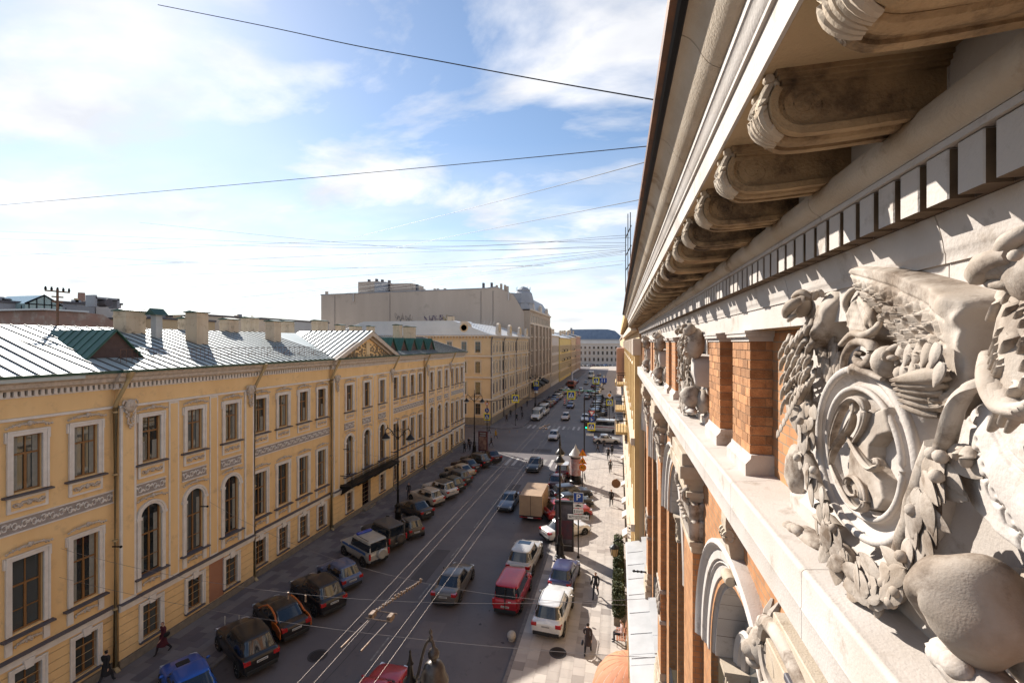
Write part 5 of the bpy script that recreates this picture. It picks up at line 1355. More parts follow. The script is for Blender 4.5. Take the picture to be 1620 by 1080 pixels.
# ---- next building on the right: yellow, with balconies
YB = thing('yellow_balcony_building', 'ochre building with pilasters and iron balconies right after the brick one', 'building', (.9, 45, 0))
yx = 1.0
MB().box(yx, 14, 22.9, 69.4, 0, 18.2).build('wall', M['far_cream'], YB)
M['ochre'] = mat('ochre_stone', (.60,.42,.20), .85, .08, 1.5, (.5,.34,.15))
for k, y in enumerate((23.3, 25.6, 29.2, 33.0, 37.0, 41.5, 46.0, 51, 56, 61, 66)):
    MB().box(yx-.22, yx+.1, y-.38, y+.38, 0.6, 17.2).build('pilaster', M['ochre'], YB)
    MB().cbox(yx-.32, yx+.1, y-.5, y+.5, 16.4, 17.2, .03).build('pilaster_capital', M['far_trim'], YB)
facade_x(YB, yx, -1, [27.4,31.1,35,39.2,43.7,48.5,53.5,58.5,63.5,68], [(13,15.6),(8.6,11.4),(4.6,7.2),(.9,3.4)], 1.3)
for z in (17.6, 12.0, 7.8, 4.0): MB().box(yx-.40, yx+.1, 22.95, 69.4, z, z+.35).build('cornice', M['far_trim'], YB)
MB().box(yx-.7, yx+.1, 22.95, 69.4, 18.2, 18.7).build('cornice', M['ochre'], YB)
for y, z, dx, l in ((44, 9.0, 1.3, 2.0), (53.5, 12.4, 1.2, 1.7), (58, 9.0, 1.4, 2.2), (64, 5.6, 1.3, 2.0)):
    B = MB().box(yx, yx-dx, y-l, y+l, z-.25, z).build('balcony', M['ochre'], YB)
    r = MB()
    r.box(yx-dx+.02, yx-dx+.10, y-l, y+l, z+.98, z+1.06)
    for q in (-1,1): r.box(yx-dx, yx, y+q*l-.04, y+q*l+.04, z+.98, z+1.06)
    for k in range(24): yy = y-l+.06+k*(2*l-.12)/23; r.tube([(yx-dx+.06,yy,z),(yx-dx+.06,yy,z+1)], .022, 4)
    for k in range(5): r.tube([(yx-dx+.25*k,y-l,z),(yx-dx+.25*k,y-l,z+1)], .022, 4)
    r.build('balcony_railing', M['iron'], B)
    MB().box(yx-dx-.02, yx-dx+.1, y-l-.06, y-l+.08, z-.25, z+1.1).build('balcony_post', M['far_white'], B)
bay = MB().cbox(yx-1.25, yx, 62, 67, 11.8, 16.3, .1).build('oriel', M['far_pink'], YB)
MB().cbox(yx-1.4, yx, 61.8, 67.2, 11.3, 11.8, .05).build('oriel_base', M['ochre'], YB)
rgt = MB()
for k in range(9): rgt.ball((yx-.2, 24+2.2*k, 18.9), (.25,.3,.55), 8)
kind(rgt.build('parapet_carving', M['ochre'], YB), 'stuff')
house('town_house', 'tan row of houses on the right beyond the crossing', 1.2, 95.2, 300, 18.5, 'far_cream', R4, -1)
# ---- roofs and walls beyond the palace, far left
def slabhouse(name, label, cat, boxes, m, parts=()):
    b0 = boxes[0]; T = thing(name, label, cat, ((b0[0]+b0[1])/2, (b0[2]+b0[3])/2, 0))
    for bx_ in boxes: MB().box(*bx_).build('wall', M[m], T)
    for nm, mb, mm_ in parts: mb.build(nm, M[mm_], T)
    return T
def bp(px, X): d = 739.3*abs(X)/(978-px); return (d + SS*X)/CC, d
def zat(py, d): return CH + (542-py)*d/720
Xa = -70.0
y1_, d1 = bp(72, Xa); y2_, d2 = bp(186, Xa)
slabhouse('brick_gable_house', 'old red brick firewall with patched plaster above the bright metal roof', 'building', [(-84,Xa,y1_,y2_,0,zat(520,d1))], 'redbrick',
  [('gable', MB().ext([(y1_,zat(522,d1)),(y2_,zat(522,d2)),(y2_,zat(513,d2)),(y1_+(y2_-y1_)*.78,zat(499,d2)),(y1_+(y2_-y1_)*.4,zat(490,d1)),(y1_,zat(490,d1))], -84, Xa, 'x'), 'redbrick'),
   ('roof', MB().box(-84, Xa+.3, y1_-.5, y1_+(y2_-y1_)*.55, zat(490.5,d1), zat(488,d1)), 'roof_pale')])
Xb = -90.0
for ih, (pa, pb, pt, m, lab) in enumerate(((-60,48,478,'slate','grey flat-roofed block at the far left skyline'), (25,80,484,'far_cream','small tan attic block among the left skyline roofs'), (92,150,481,'slate','low grey roof block behind the tall insulator mast'), (152,192,481,'far_white','grey plant room with rooftop machinery on left skyline'), (195,262,497,'slate','dark low roof between two chimneys on the left skyline'), (240,340,507,'far_cream','pale distant house behind the cream chimneys'), (330,420,503,'far_trim','beige distant house in front of the white clouds'), (400,520,508,'roof_pale','long pale metal roof behind the pediment'))):
    Xc = (Xb if pa < 200 else -78.0) - .9*ih
    ya, da = bp(pa, Xc); yb_, db_ = bp(pb, Xc)
    slabhouse('distant_house', lab, 'building', [(Xc-20, Xc, ya, yb_, 0, zat(pt, (da+db_)/2))], m, [('roof_edge', MB().box(Xc-20.2, Xc+.2, ya-.2, yb_+.2, zat(pt,(da+db_)/2), zat(pt,(da+db_)/2)+.35), 'flash')])
    T_ = bpy.data.objects['distant_house' + ('' if ih == 0 else '.%03d' % ih)]; zr_ = zat(pt, (da+db_)/2); rh = random.Random(ih)
    for q in range(4):
        yy = ya + (yb_-ya)*rh.uniform(.08,.9); hh = rh.uniform(.4,1.3); ww = rh.uniform(.3,.8)
        MB().box(Xc-3-ww, Xc-3, yy-ww, yy+ww*.6, zr_, zr_+hh).build('roof_chimney', M[['far_cream','redbrick','slate','chimney'][rh.randrange(4)]], T_)
# glass gable, plant frame, factory chimney
yg, dg = bp(70, Xb+2); zg_ = zat(482, dg)
T = thing('glass_gable', 'glazed iron-framed gable roof on the far left skyline', 'skylight', (Xb+2, yg, zg_-6))
wg_ = 2.4; hg = 1.5
MB().ext([(yg-wg_,zg_-1.4),(yg+wg_,zg_-1.4),(yg+wg_,zg_),(yg,zg_+hg),(yg-wg_,zg_)], Xb-6, Xb+2, 'x').build('glazing', mat('green_glass', (.25,.36,.36), .15, .1, 2, spec=.8), T)
fr = MB(); fr.tube([(Xb+2.05,yg-wg_,zg_),(Xb+2.05,yg,zg_+hg),(Xb+2.05,yg+wg_,zg_)], .14, 4)
for k in range(-3,4): fr.tube([(Xb+2.05,yg+k*.95,zg_-1.4),(Xb+2.05,yg+k*.95,zg_+hg*(1-abs(k*.95)/wg_))], .07, 4)
fr.tube([(Xb+2.05,yg-wg_,zg_),(Xb+2.05,yg+wg_,zg_)], .08, 4); fr.build('frame', M['iron'], T)
yc_, dc = bp(129, -110); T = tag(MB().lathe([(.75,0),(.6,zat(463,dc))], (-110,yc_,0), 10).build('factory_chimney', M['redbrick'], None), 'thin brown factory chimney on the left skyline', 'chimney')
yq, dq = bp(172, -86); T = thing('rooftop_plant', 'dark steel duct frame on a rooftop, left skyline', 'machinery', (-86, yq, zat(482,dq)))
pz = zat(482, dq)
b = MB(); b.box(-88,-86,yq-2.0,yq+1.7,pz+.9,pz+1.2); b.box(-88,-86,yq-2.2,yq-1.8,pz-.5,pz+1.5); b.box(-88,-86,yq+1.4,yq+1.8,pz-.5,pz+1.2)
b.build('duct', M['slate'], T); b = MB().lathe([(.7,-1),(.7,1)], (-86.5,yq-.3,pz+.3), 14, axis='x'); b.build('fan_housing', M['flash'], T)
# insulator mast on the palace roof
ym, dm_ = bp(91, -33.4); T = thing('insulator_mast', 'brown iron mast with rows of insulators on the metal roof', 'mast', (-33.4, ym, 17.8))
zt = zat(458, dm_)
MB().tube([(-33.4,ym,17.6),(-33.4,ym,zt)], .07, 6).build('pole', M['rust'], T)
for k, (w, z) in enumerate(((.62,zt-.12),(.28,zt-.45),(.26,zt-.75))): MB().box(-33.45,-33.35,ym-w,ym+w,z-.04,z+.04).build('crossarm', M['rust'], T)
for k in range(5): MB().lathe([(.05,0),(.07,.1),(.04,.16),(.05,.22)], (-33.4,ym-.6+.3*k,zt-.08), 7).build('insulator', M['iron'], T)
MB().add([],[]) 
# antenna on the brick roof at the right
T = thing('roof_antenna', 'thin aerial with three rods above the right gutter', 'antenna', (.12, 13, 18.4))
for k, (y, z) in enumerate(((13.0,20.2),(12.4,20.4),(11.9,20.3))): MB().tube([(.2+.05*k,y,18.4),(.2+.05*k,y,z)], .012, 5).build('rod', M['iron'], T)
for z in (19.9, 19.4, 19.0): MB().tube([(.2,13.0,z),(.32,11.9,z+.06)], .014, 5).build('crossbar', M['iron'], T)
# ================================================================ vehicles
M['tyre'] = mat('tyre', (.018,.018,.018), .85)
M['rim'] = mat('alloy_rim', (.38,.38,.39), .35, metal=.8)
M['car_glass'] = mat('car_glass', (.012,.016,.022), .04, 0, spec=1.0)
M['plastic'] = mat('black_plastic', (.02,.02,.021), .6)
M['tail'] = mat('tail_light', (.35,.012,.012), .2, 0, spec=.7, coat=.5)
M['headlamp'] = mat('headlamp', (.55,.56,.58), .1, 0, spec=.9, coat=.5)
M['plate'] = mat('number_plate', (.62,.6,.58), .6)
M['plate_ink'] = mat('plate_ink', (.03,.03,.03), .7)
_paints = {}
def paint(col, rough=.28, metal=.25, dirt=.25):
    k = (col, rough, metal)
    if k not in _paints: _paints[k] = mat('car_paint', col, rough, .08, 2.5, tuple(c*.82+.012 for c in col), metal=metal, spec=.5, coat=.35)
    return _paints[k]
KINDS = {  # L, W, H, belt, hood_front, hood_back, deck, ws_base, roof_front, roof_rear, rw_base, wheel_r, sill, n(superellipse)
 'sedan': (4.55,1.78,1.46,.93,.72,.93,.98, .95,.20,-1.02,-1.68,.315,.20,5),
 'hatch': (3.90,1.70,1.52,.95,.74,.96,.97, .85,.15,-1.42,-1.80,.30,.20,5),
 'wagon': (4.55,1.78,1.52,.96,.74,.96,.99, .92,.18,-1.70,-2.10,.32,.20,5),
 'suv':   (4.60,1.88,1.72,1.08,.90,1.10,1.10, .92,.22,-1.68,-2.08,.36,.26,5),
 'offroad':(4.45,1.86,1.98,1.20,1.08,1.18,1.22, .72,.35,-2.05,-2.15,.39,.38,9),
 'van':   (4.25,1.76,1.86,1.05,.86,1.10,1.10, 1.20,.62,-1.96,-2.06,.31,.22,7),
 'minibus':(5.7,2.02,2.45,1.30,1.00,1.28,1.35, 2.05,1.40,-2.72,-2.80,.35,.26,9),
 'micro': (2.65,1.56,1.54,.98,.80,1.00,1.0, .82,.28,-.92,-1.25,.29,.24,5)}
WHEEL = {}
def wheel_meshes(r):
    if r not in WHEEL:
        w = .20
        ty = MB().lathe([(r*.62,-w/2),(r*.93,-w/2),(r,-w/2+.03),(r,w/2-.03),(r*.93,w/2),(r*.62,w/2)], (0,0,0), 20, axis='x').mesh('tyre', M['tyre'], 40)
        b = MB().lathe([(0,-.06),(r*.62,-.06),(r*.64,.06),(0,.06)], (0,0,0), 20, axis='x')
        for k in range(5):
            a = 2*math.pi*k/5
            for s_ in (-1,1): b.tube([(s_*.07,r*.1*math.cos(a),r*.1*math.sin(a)),(s_*.085,r*.6*math.cos(a),r*.6*math.sin(a))], .03, 5)
        WHEEL[r] = (ty, b.mesh('rim', M['rim']))
    return WHEEL[r]
def vehicle(name, label, kind_, col, x, y, head, z=0, group=None, roofcol=None, lowcol=None, rails=False, spare=False, far=False, plate=True, stripe=None, cat='car', scale=1.0, rough=.28, metal=.25, extra=None, roofglass=False):
    (L,W,H,belt,hf,hb,dk,w0,r1,r2,w3,wr,sill,sn) = KINDS[kind_]
    T = thing(name, label, cat, (x, y, z), rad(head), group); T.scale = (scale,)*3
    pm = paint(col, rough, metal); rmat = paint(roofcol, rough, metal) if roofcol else pm
    h2 = L/2
    # ---- lower body, lofted along its length
    st = [(-h2,sill+.22,.62*dk+.1,.80),(-h2+.04,sill+.06,dk*.90,.91),(-h2+.16,sill,dk-.02,.96),(w3+.02 if w3 > -h2+.3 else -h2+.32,sill-.01,dk,.99),((w3+w0)/2-.5,sill-.02,belt+.01,1.0),((w3+w0)/2+.3,sill-.02,belt,1.0),(w0-.02,sill-.01,hb,.995),(w0+.35*(h2-w0),sill,hb-.3*(hb-hf)*.5,.985),(h2-.28,sill+.02,hf+.04,.95),(h2-.07,sill+.05,hf-.05,.86),(h2,sill+.2,.62*hf+.08,.72)]
    b = MB(); v = []; n = 12
    for (yy, zl, zt, wf) in st:
        w = W/2*wf; hgt = zt-zl
        half = [(w*.86,zl),(w*.965,zl+.10*hgt),(w,zl+.42*hgt),(w*.985,zl+.70*hgt),(w*.93,zl+.93*hgt),(w*.72,zt+.012)]
        v += [(px_,yy,pz_) for px_,pz_ in half] + [(-px_,yy,pz_) for px_,pz_ in half[::-1]]
    f = []
    for i in range(len(st)-1):
        for j in range(n): f.append((i*n+j, (i+1)*n+j, (i+1)*n+(j+1)%n, i*n+(j+1)%n))
    f += [tuple(range(n)), tuple(range((len(st)-1)*n+n-1, (len(st)-1)*n-1, -1))]
    b.add(v, f)
    body = b.build('body', lowcol and paint(lowcol, rough, metal) or pm, T, world=False)
    body.data.shade_smooth()
    ms = body.modifiers.new('round', 'SUBSURF'); ms.levels = ms.render_levels = 1 if far else 2
    # ---- cabin: superellipse rings from belt to roof; faces sorted into glass and painted shell
    N = 24 if far else 48; rows = [0,.10,.22,.5,.80,.93,1.0]
    rings = []; wb, wt = W/2*.93, W/2*(.74 if sn < 7 else .84)
    for t in rows:
        yf = w0 + (r1-w0)*t; yr = w3 + (r2-w3)*t; zt_ = belt-.03 + (H-.05-belt+.03)*(t if t < .93 else t)
        zbr = 0
        hw = wb + (wt-wb)*t**1.15; e = 2/sn
        ring_ = []
        for k in range(N):
            a = 2*math.pi*k/N; c, s_ = math.cos(a), math.sin(a)
            px_ = hw*math.copysign(abs(c)**e, c); py_ = (yf+yr)/2 + (yf-yr)/2*math.copysign(abs(s_)**e, s_)
            # belt line falls to the bonnet height in front and deck height behind
            if t == 0:
                zz_ = min(hb, belt) - .05 if s_ > .5 else (dk-.06 if s_ < -.5 else belt-.05)
            else: zz_ = zt_
            ring_.append((px_, py_, zz_))
        rings.append(ring_)
    top = rings[-1]; cyc = (r1+r2)/2
    for sc, dz in ((.93,.022),(.7,.042),(.35,.05)):
        rings.append([((p[0])*sc, cyc + (p[1]-cyc)*sc, H-.05+dz) for p in top])
    groups = {'shell':[], 'windscreen':[], 'rear_window':[], 'side_l':[], 'side_r':[], 'roof':[]}
    allv = [p for r_ in rings for p in r_]
    nr = len(rings)
    for i in range(nr-1):
        for k in range(N):
            q = (i*N+k, i*N+(k+1)%N, (i+1)*N+(k+1)%N, (i+1)*N+k)
            a = (k+.5)/N*360; cxm = sum(allv[j][0] for j in q)/4; cym = sum(allv[j][1] for j in q)/4
            if i >= len(rows)-1: groups['roof'].append(q); continue
            if 1 <= i <= 4:
                yf = (w0+r1)/2; yr = (w3+r2)/2
                side = abs(cxm) > .86*(wb if i < 3 else wt*1.06)
                if not side and cym > cyc and abs(cxm) < wb*.84: groups['windscreen'].append(q); continue
                if not side and cym < cyc and abs(cxm) < wb*.80: groups['rear_window'].append(q); continue
                mid = (w0+w3)/2
                pil = abs(cym-(mid+.12)) < .05*L/4
                if side and not pil and (r2-.0 < cym < r1+.12) and i in (1,2,3): groups['side_l' if cxm < 0 else 'side_r'].append(q); continue
            groups['shell'].append(q)
    rg = len(rings)-1
    groups['roof'].append(tuple(rg*N+k for k in range(N)))
    def sub(nm, fl, m, parent=T, sm=40):
        if not fl: return None
        used = sorted({i for q in fl for i in q}); mp = {u:i for i,u in enumerate(used)}
        bb = MB().add([allv[u] for u in used], [tuple(mp[i] for i in q) for q in fl])
        return bb.build(nm, m, parent, sm, world=False)
    sub('cabin', groups['shell'], pm); roof = sub('roof', groups['roof'], rmat)
    sub('windscreen', groups['windscreen'], M['car_glass']); sub('rear_window', groups['rear_window'], M['car_glass'])
    sub('side_window', groups['side_l'], M['car_glass']); sub('side_window', groups['side_r'], M['car_glass'])
    # ---- wheels
    ty, ri = wheel_meshes(wr); fo = h2 - .82 if L > 3 else h2-.42; ro = -h2 + (.85 if L > 3 else .42)
    for yy in (fo, ro):
        for s_ in (-1, 1):
            MB().lathe([(0,-.02),(wr*1.16,-.02),(wr*1.16,.02),(0,.02)], (s_*(W/2-.015),yy,wr*1.03), 18, axis='x').build('wheel_arch', M['plastic'], T, world=False)
            w_ = put('wheel', ty, T, (s_*(W/2-.085), yy, wr), world=False); put('rim', ri, w_)
    # ---- lamps, plates, bumpers, mirrors
    tz = dk-.16 if kind_ in ('sedan',) else dk-.22
    for s_ in (-1, 1):
        if kind_ in ('offroad','van','minibus'): MB().cbox(s_*W*.40, s_*W*.47, -h2-.012, -h2+.1, tz-.25, tz+.18, .012).build('tail_light', M['tail'], T, world=False) if s_ > 0 else MB().cbox(-W*.47, -W*.40, -h2-.012, -h2+.1, tz-.25, tz+.18, .012).build('tail_light', M['tail'], T, world=False)
        else:
            x0, x1 = (W*.29, W*.455) if s_ > 0 else (-W*.455, -W*.29)
            MB().add([(x0,-h2+.0,tz-.10),(x1,-h2+.0,tz-.10),(x1,-h2+.0,tz+.09),(x0,-h2+.0,tz+.09),(x0*1.0,-h2+.22,tz-.10),(x1*1.045,-h2+.30,tz-.08),(x1*1.045,-h2+.30,tz+.08),(x0,-h2+.2,tz+.10)], [(0,1,2,3),(1,5,6,2),(3,2,6,7),(0,4,5,1),(4,0,3,7)]).build('tail_light', M['tail'], T, world=False)
        x0, x1 = (W*.27, W*.43) if s_ > 0 else (-W*.43, -W*.27)
        MB().add([(x0,h2-.02,hf-.20),(x1,h2-.10,hf-.20),(x1,h2-.14,hf-.04),(x0,h2-.06,hf-.03),(x0,h2-.3,hf-.2),(x1*1.05,h2-.38,hf-.16),(x1*1.05,h2-.4,hf-.02),(x0,h2-.3,hf+.0)], [(3,2,1,0),(2,6,5,1),(7,6,2,3)]).build('headlight', M['headlamp'], T, world=False)
        if not far: MB().ball((s_*(W/2+.07), w0-.25, belt+.07), (.10,.06,.075), 8).build('mirror', pm, T, 60, world=False)
    MB().cbox(-W*.40, W*.40, -h2-.03, -h2+.25, sill+.04, sill+.24, .02).build('rear_bumper', M['plastic'], T, world=False)
    MB().cbox(-W*.38, W*.38, h2-.25, h2+.02, sill+.03, sill+.2, .02).build('front_bumper', M['plastic'], T, world=False)
    if not far: MB().cbox(-W*.26, W*.26, h2-.1, h2+.012, sill+.24, hf-.16, .02).build('grille', M['plastic'], T, world=False)
    if plate:
        pz = dk-.30 if kind_ in ('sedan','hatch','wagon','suv') else .62
        pl = MB().box(-.26, .26, -h2-.022, -h2-.004, pz-.055, pz+.055).build('number_plate', M['plate'], T, world=False)
        if not far:
            ink = MB()
            for k in range(8): ink.box(-.22+.055*k, -.185+.055*k, -h2-.0235, -h2-.021, pz-.033, pz+.033)
            kind(ink.build('plate_characters', M['plate_ink'], pl, world=False), 'stuff')
    if rails:
        for s_ in (-1, 1): MB().tube([(s_*wt*.93,r1-.1,H-.03),(s_*wt*.95,r1-.3,H+.03),(s_*wt*.95,r2+.3,H+.03),(s_*wt*.93,r2+.1,H-.03)], .02, 5).build('roof_rail', M['plastic'], T, world=False)
    if spare:
        s0 = MB().lathe([(0,-.10),(.33,-.10),(.37,-.05),(.37,.06),(.33,.1),(.12,.12),(0,.12)], (.12,-h2-.14,.98), 20, axis='y').build('spare_wheel', lowcol and paint(lowcol) or pm, T, 40, world=False)
    if roofglass: MB().box(-.45,.45,r1-.75,r1-.2,H-.008,H+.004).build('sunroof', M['car_glass'], T, world=False)
    if stripe:
        for s_ in (-1, 1): MB().box(s_*(W/2-.03), s_*(W/2+.004), -h2+.5, h2-.6, stripe[1], stripe[1]+stripe[2]).build('side_stripe', paint(stripe[0]), T, world=False)
    if extra: extra(T, L, W, H, r1, r2)
    if not far:
        for s_ in (-1,1):
            for yy in ((w0+w3)/2+.35, (w0+w3)/2-.55): MB().box(s_*(W/2*.985), s_*(W/2+.012), yy-.09, yy+.09, belt-.2, belt-.17).build('door_handle', pm, T, world=False)
    return T
DG = 'cars parked nose-in along the left kerb'
BLK = (.012,.011,.012)
def rearpos(rx, ry, head, L): a = rad(head); return rx - math.sin(a)*L/2, ry + math.cos(a)*L/2
def parkL(name, label, k, col, rx, ry, head=62, **kw):
    x, y = rearpos(rx, ry, head, KINDS[k][0]); return vehicle(name, label, k, col, x, y, head, z=.06, group=DG, **kw)
def scoop(T, L, W, H, r1, r2): MB().cbox(-.28,.28,L/2-1.25,L/2-.85,.86,.97,.03).build('bonnet_scoop', M['plastic'], T, world=False)
parkL('parked_car', 'bright blue car with a bonnet scoop at the bottom left corner', 'sedan', (.01,.09,.42), -18.2, 16.7, 60, extra=scoop)
parkL('parked_car', 'black crossover nearest the bottom edge, next to the bright blue car', 'suv', BLK, -17.7, 19.75)
def orange(T, L, W, H, r1, r2):
    om = paint((.55,.13,.015)); 
    for s_ in (-1, 1):
        b = MB(); 
        q = [(-L/2+.10,.42),(-L/2+.10,.80),(-L/2+.35,.95),(-1.35,1.0),(-.95,.92),(-1.1,.60),(-1.5,.45)]
        b.ext(q, s_*(W/2-.05), s_*(W/2+.006), 'x'); b.build('orange_panel', om, T, world=False)
        b = MB().tube([(s_*.80,-1.5,1.0),(s_*.735,-1.05,1.30),(s_*.70,-.5,1.42),(s_*.70,.1,1.40),(s_*.76,.55,1.2),(s_*.84,1.0,.95)], .055, 6).build('orange_roof_stripe', om, T, world=False)
parkL('parked_car', 'black sedan with orange rear door and arch stripe', 'sedan', (.020,.017,.017), -17.85, 22.5, lowcol=(.020,.017,.017), extra=lambda T,L,W,H,r1,r2: orange(T,L,W,H,r1,r2))
parkL('parked_car', 'black crossover between the black-orange sedan and the blue hatchback', 'suv', (.016,.013,.015), -17.2, 25.1, rails=True)
parkL('parked_car', 'small rounded dusty-blue hatchback in the left row', 'hatch', (.085,.115,.21), -17.7, 27.9)
def beacon(T, L, W, H, r1, r2):
    MB().cbox(-.62,.62,r1-.55,r1-.25,H-.0,H+.13,.03).build('light_bar', mat('blue_beacon', (.02,.05,.30), .25, 0, coat=.4), T, world=False)
    for s_ in (-1,1): MB().tube([(s_*.72,r1-.8,H+.06),(s_*.72,r2+.2,H+.06)], .022, 5).build('roof_rail', M['plastic'], T, world=False)
parkL('police_offroader', 'silver off-road police car with blue side stripe, light bar and spare wheel', 'offroad', (.42,.39,.34), -17.6, 31.3, spare=True, stripe=((.03,.12,.36), 1.0, .17), extra=beacon)
parkL('parked_car', 'dusty dark grey off-roader with rear spare wheel beside the police car', 'offroad', (.075,.062,.052), -17.5, 34.1, spare=True, rough=.6)
parkL('parked_car', 'tiny dusty brown two-seater with pale door arch beside the lamp', 'micro', (.105,.085,.065), -16.9, 36.4, 52, rough=.65, extra=lambda T,L,W,H,r1,r2: MB().tube([(-.70,.75,.95),(-.62,.25,1.42),(-.66,-.35,1.36),(-.76,-.45,.8),(-.78,-.4,.5)], .05, 6).build('door_arch', M['rim'], T, world=False))
parkL('parked_car', 'dark grey sedan right behind the left street lamp', 'sedan', (.035,.031,.032), -17.7, 40.6)
parkL('parked_car', 'pale beige estate car with roof rails in the left row', 'wagon', (.50,.42,.34), -18.0, 44.2, rails=True)
parkL('parked_car', 'white crossover with black roof in the left row', 'suv', (.55,.51,.47), -17.4, 46.6, roofcol=(.02,.02,.02))
parkL('parked_car', 'dark green-grey car beside the white crossover', 'hatch', (.03,.035,.03), -17.3, 48.9)
parkL('parked_car', 'dusty brown-grey car four before the end of the left row', 'wagon', (.06,.055,.05), -17.4, 51.6, rough=.5)
parkL('parked_car', 'golden beige sedan near the end of the left row', 'sedan', (.40,.30,.20), -17.8, 54.3)
parkL('parked_car', 'dark maroon sedan after the golden beige one', 'sedan', (.035,.018,.018), -17.9, 56.9)
parkL('parked_car', 'large black estate second from the crossing, left row', 'suv', (.028,.022,.02), -17.2, 59.4, 66)
parkL('parked_car', 'dark red-brown hatchback last in the left row by the crossing', 'sedan', (.05,.015,.02), -16.6, 62.0, 40)
# right side
x, y = rearpos(-4.0, 25.5, -4, 4.6)
vehicle('parked_car', 'white crossover parked on the sunny right pavement', 'suv', (.74,.72,.70), x, y, -4, z=.134, rails=True)
x, y = rearpos(-3.85, 30.3, -5, 3.9)
vehicle('parked_car', 'violet-blue hatchback on the right pavement ahead of the white crossover', 'hatch', (.05,.05,.12), x, y, -5, z=.134)
x, y = rearpos(-6.85, 27.4, -2, 4.25)
def vandoors(T, L, W, H, r1, r2):
    MB().box(-.03,.03,-L/2-.022,-L/2+.05,.4,1.75).build('door_seam', M['plastic'], T, world=False)
    MB().ball((.3,-L/2-.015,.95),(.1,.012,.05),8).build('badge', M['plate'], T, world=False)
vehicle('parked_van', 'bright red small van with twin rear doors at the right kerb', 'van', (.42,.015,.025), x, y, -2, extra=vandoors, cat='van')
x, y = rearpos(-7.05, 32.0, -3, 4.6)
vehicle('parked_car', 'silver luxury off-roader with sunroof ahead of the red van', 'suv', (.46,.43,.40), x, y, -3, roofglass=True, scale=1.04)
x, y = rearpos(-6.2, 38.6, -48, 4.55)
vehicle('parked_car', 'white sedan parked askew behind the billboard', 'sedan', (.74,.70,.66), x, y, -48, z=.06)
vehicle('parked_car', 'red crossover parked askew, half on the sunny pavement', 'suv', (.35,.03,.025), -4.75, 44.2, -62, z=.06)
vehicle('parked_car', 'black sedan parked askew beside the red crossover', 'sedan', (.02,.02,.022), -4.75, 47.2, -62, z=.06)
vehicle('parked_car', 'dark blue-black car parked askew, farthest of the three', 'wagon', (.025,.028,.045), -5.0, 50.0, -60, z=.06)
x, y = rearpos(-7.1, 51.8, 0, 4.55)
vehicle('parked_car', 'dark maroon sedan at the right kerb past the delivery truck', 'sedan', (.06,.02,.022), x, y, 0)
x, y = rearpos(-6.8, 56.4, 0, 4.6)
vehicle('parked_car', 'maroon sport utility with white roof by the advert column', 'suv', (.10,.014,.014), x, y, 0, roofcol=(.6,.58,.56))
# moving traffic
x, y = rearpos(-10.95, 27.4, 2, 4.7)
vehicle('moving_car', 'grey-bronze sedan driving away in the middle of the road', 'sedan', (.13,.115,.105), x, y, 2, scale=1.03)
vehicle('moving_car', 'red car at the bottom edge under the trolley wires', 'sedan', (.40,.015,.03), -10.95, 19.0, 2)
vehicle('moving_car', 'blue-grey old sedan driving towards the camera beside the truck', 'sedan', (.13,.15,.19), -11.1, 46.2, 180, scale=.93)
vehicle('moving_car', 'black car driving towards the camera before the sunny crossing', 'sedan', (.02,.022,.028), -11.0, 60.6, 180)
vehicle('moving_car', 'white hatchback crossing the junction towards the camera', 'hatch', (.55,.50,.48), -11.1, 80.0, 180)
vehicle('moving_car', 'white sedan turning out of the right side street', 'sedan', (.60,.57,.54), -1.9, 79.0, -86)
vehicle('moving_car', 'pale car beyond the second crossing under the hanging sign', 'hatch', (.48,.40,.36), -11.4, 101, 180, far=True)
# box truck
def truck(label, x, y):
    T = thing('box_truck', label, 'truck', (x, y, 0))
    W, bl, z0, z1 = 2.15, 4.1, .62, 2.52
    bm = mat('truck_box', (.36,.245,.155), .6, .06, 1.5, (.30,.20,.13)); 
    MB().cbox(-W/2,W/2,0,bl,z0,z1,.02).build('cargo_box', bm, T, world=False)
    for xx in (-W/2, W/2): MB().box(xx-.02,xx+.02,-.012,.06,z0,z1).build('corner_post', mat('steel_post', (.30,.25,.2), .5), T, world=False)
    MB().box(-.02,.02,-.014,.0,z0,z1).build('door_gap', M['plastic'], T, world=False)
    MB().box(-W/2,W/2,-.02,bl,z0-.08,z0-.002).build('box_sill', M['plastic'], T, world=False)
    MB().box(-.45,.45,.1,bl+2.0,.42,.54).build('chassis', M['plastic'], T, world=False)
    c = MB(); c.ext([(bl+.12,.45),(bl+2.0,.45),(bl+2.05,1.0),(bl+1.55,1.3),(bl+1.1,2.05),(bl+.25,2.12),(bl+.12,2.0)], -.98, .98, 'x'); c.build('cab', paint((.55,.5,.46)), T, 30, world=False)
    MB().ext([(bl+1.56,1.32),(bl+1.15,2.0),(bl+1.17,2.02),(bl+1.6,1.34)], -.85, .85, 'x').build('windscreen', M['car_glass'], T, world=False)
    ty, ri = wheel_meshes(.36)
    for yy in (1.0, bl+1.45):
        for s_ in (-1,1): w_ = put('wheel', ty, T, (s_*.9,yy,.36), world=False); put('rim', ri, w_)
    MB().box(-W/2,W/2,-.05,.03,.40,.50).build('rear_bumper', mat('truck_red', (.16,.02,.02), .6), T, world=False)
    for s_ in (-1,1): MB().box(s_*.7,s_*.95,-.06,-.02,.42,.52).build('tail_light', M['tail'], T, world=False)
    MB().box(-.26,.26,-.062,-.05,.40,.51).build('number_plate', M['plate'], T, world=False)
truck('brown box delivery truck double-parked in the right lane', -8.1, 42.4)
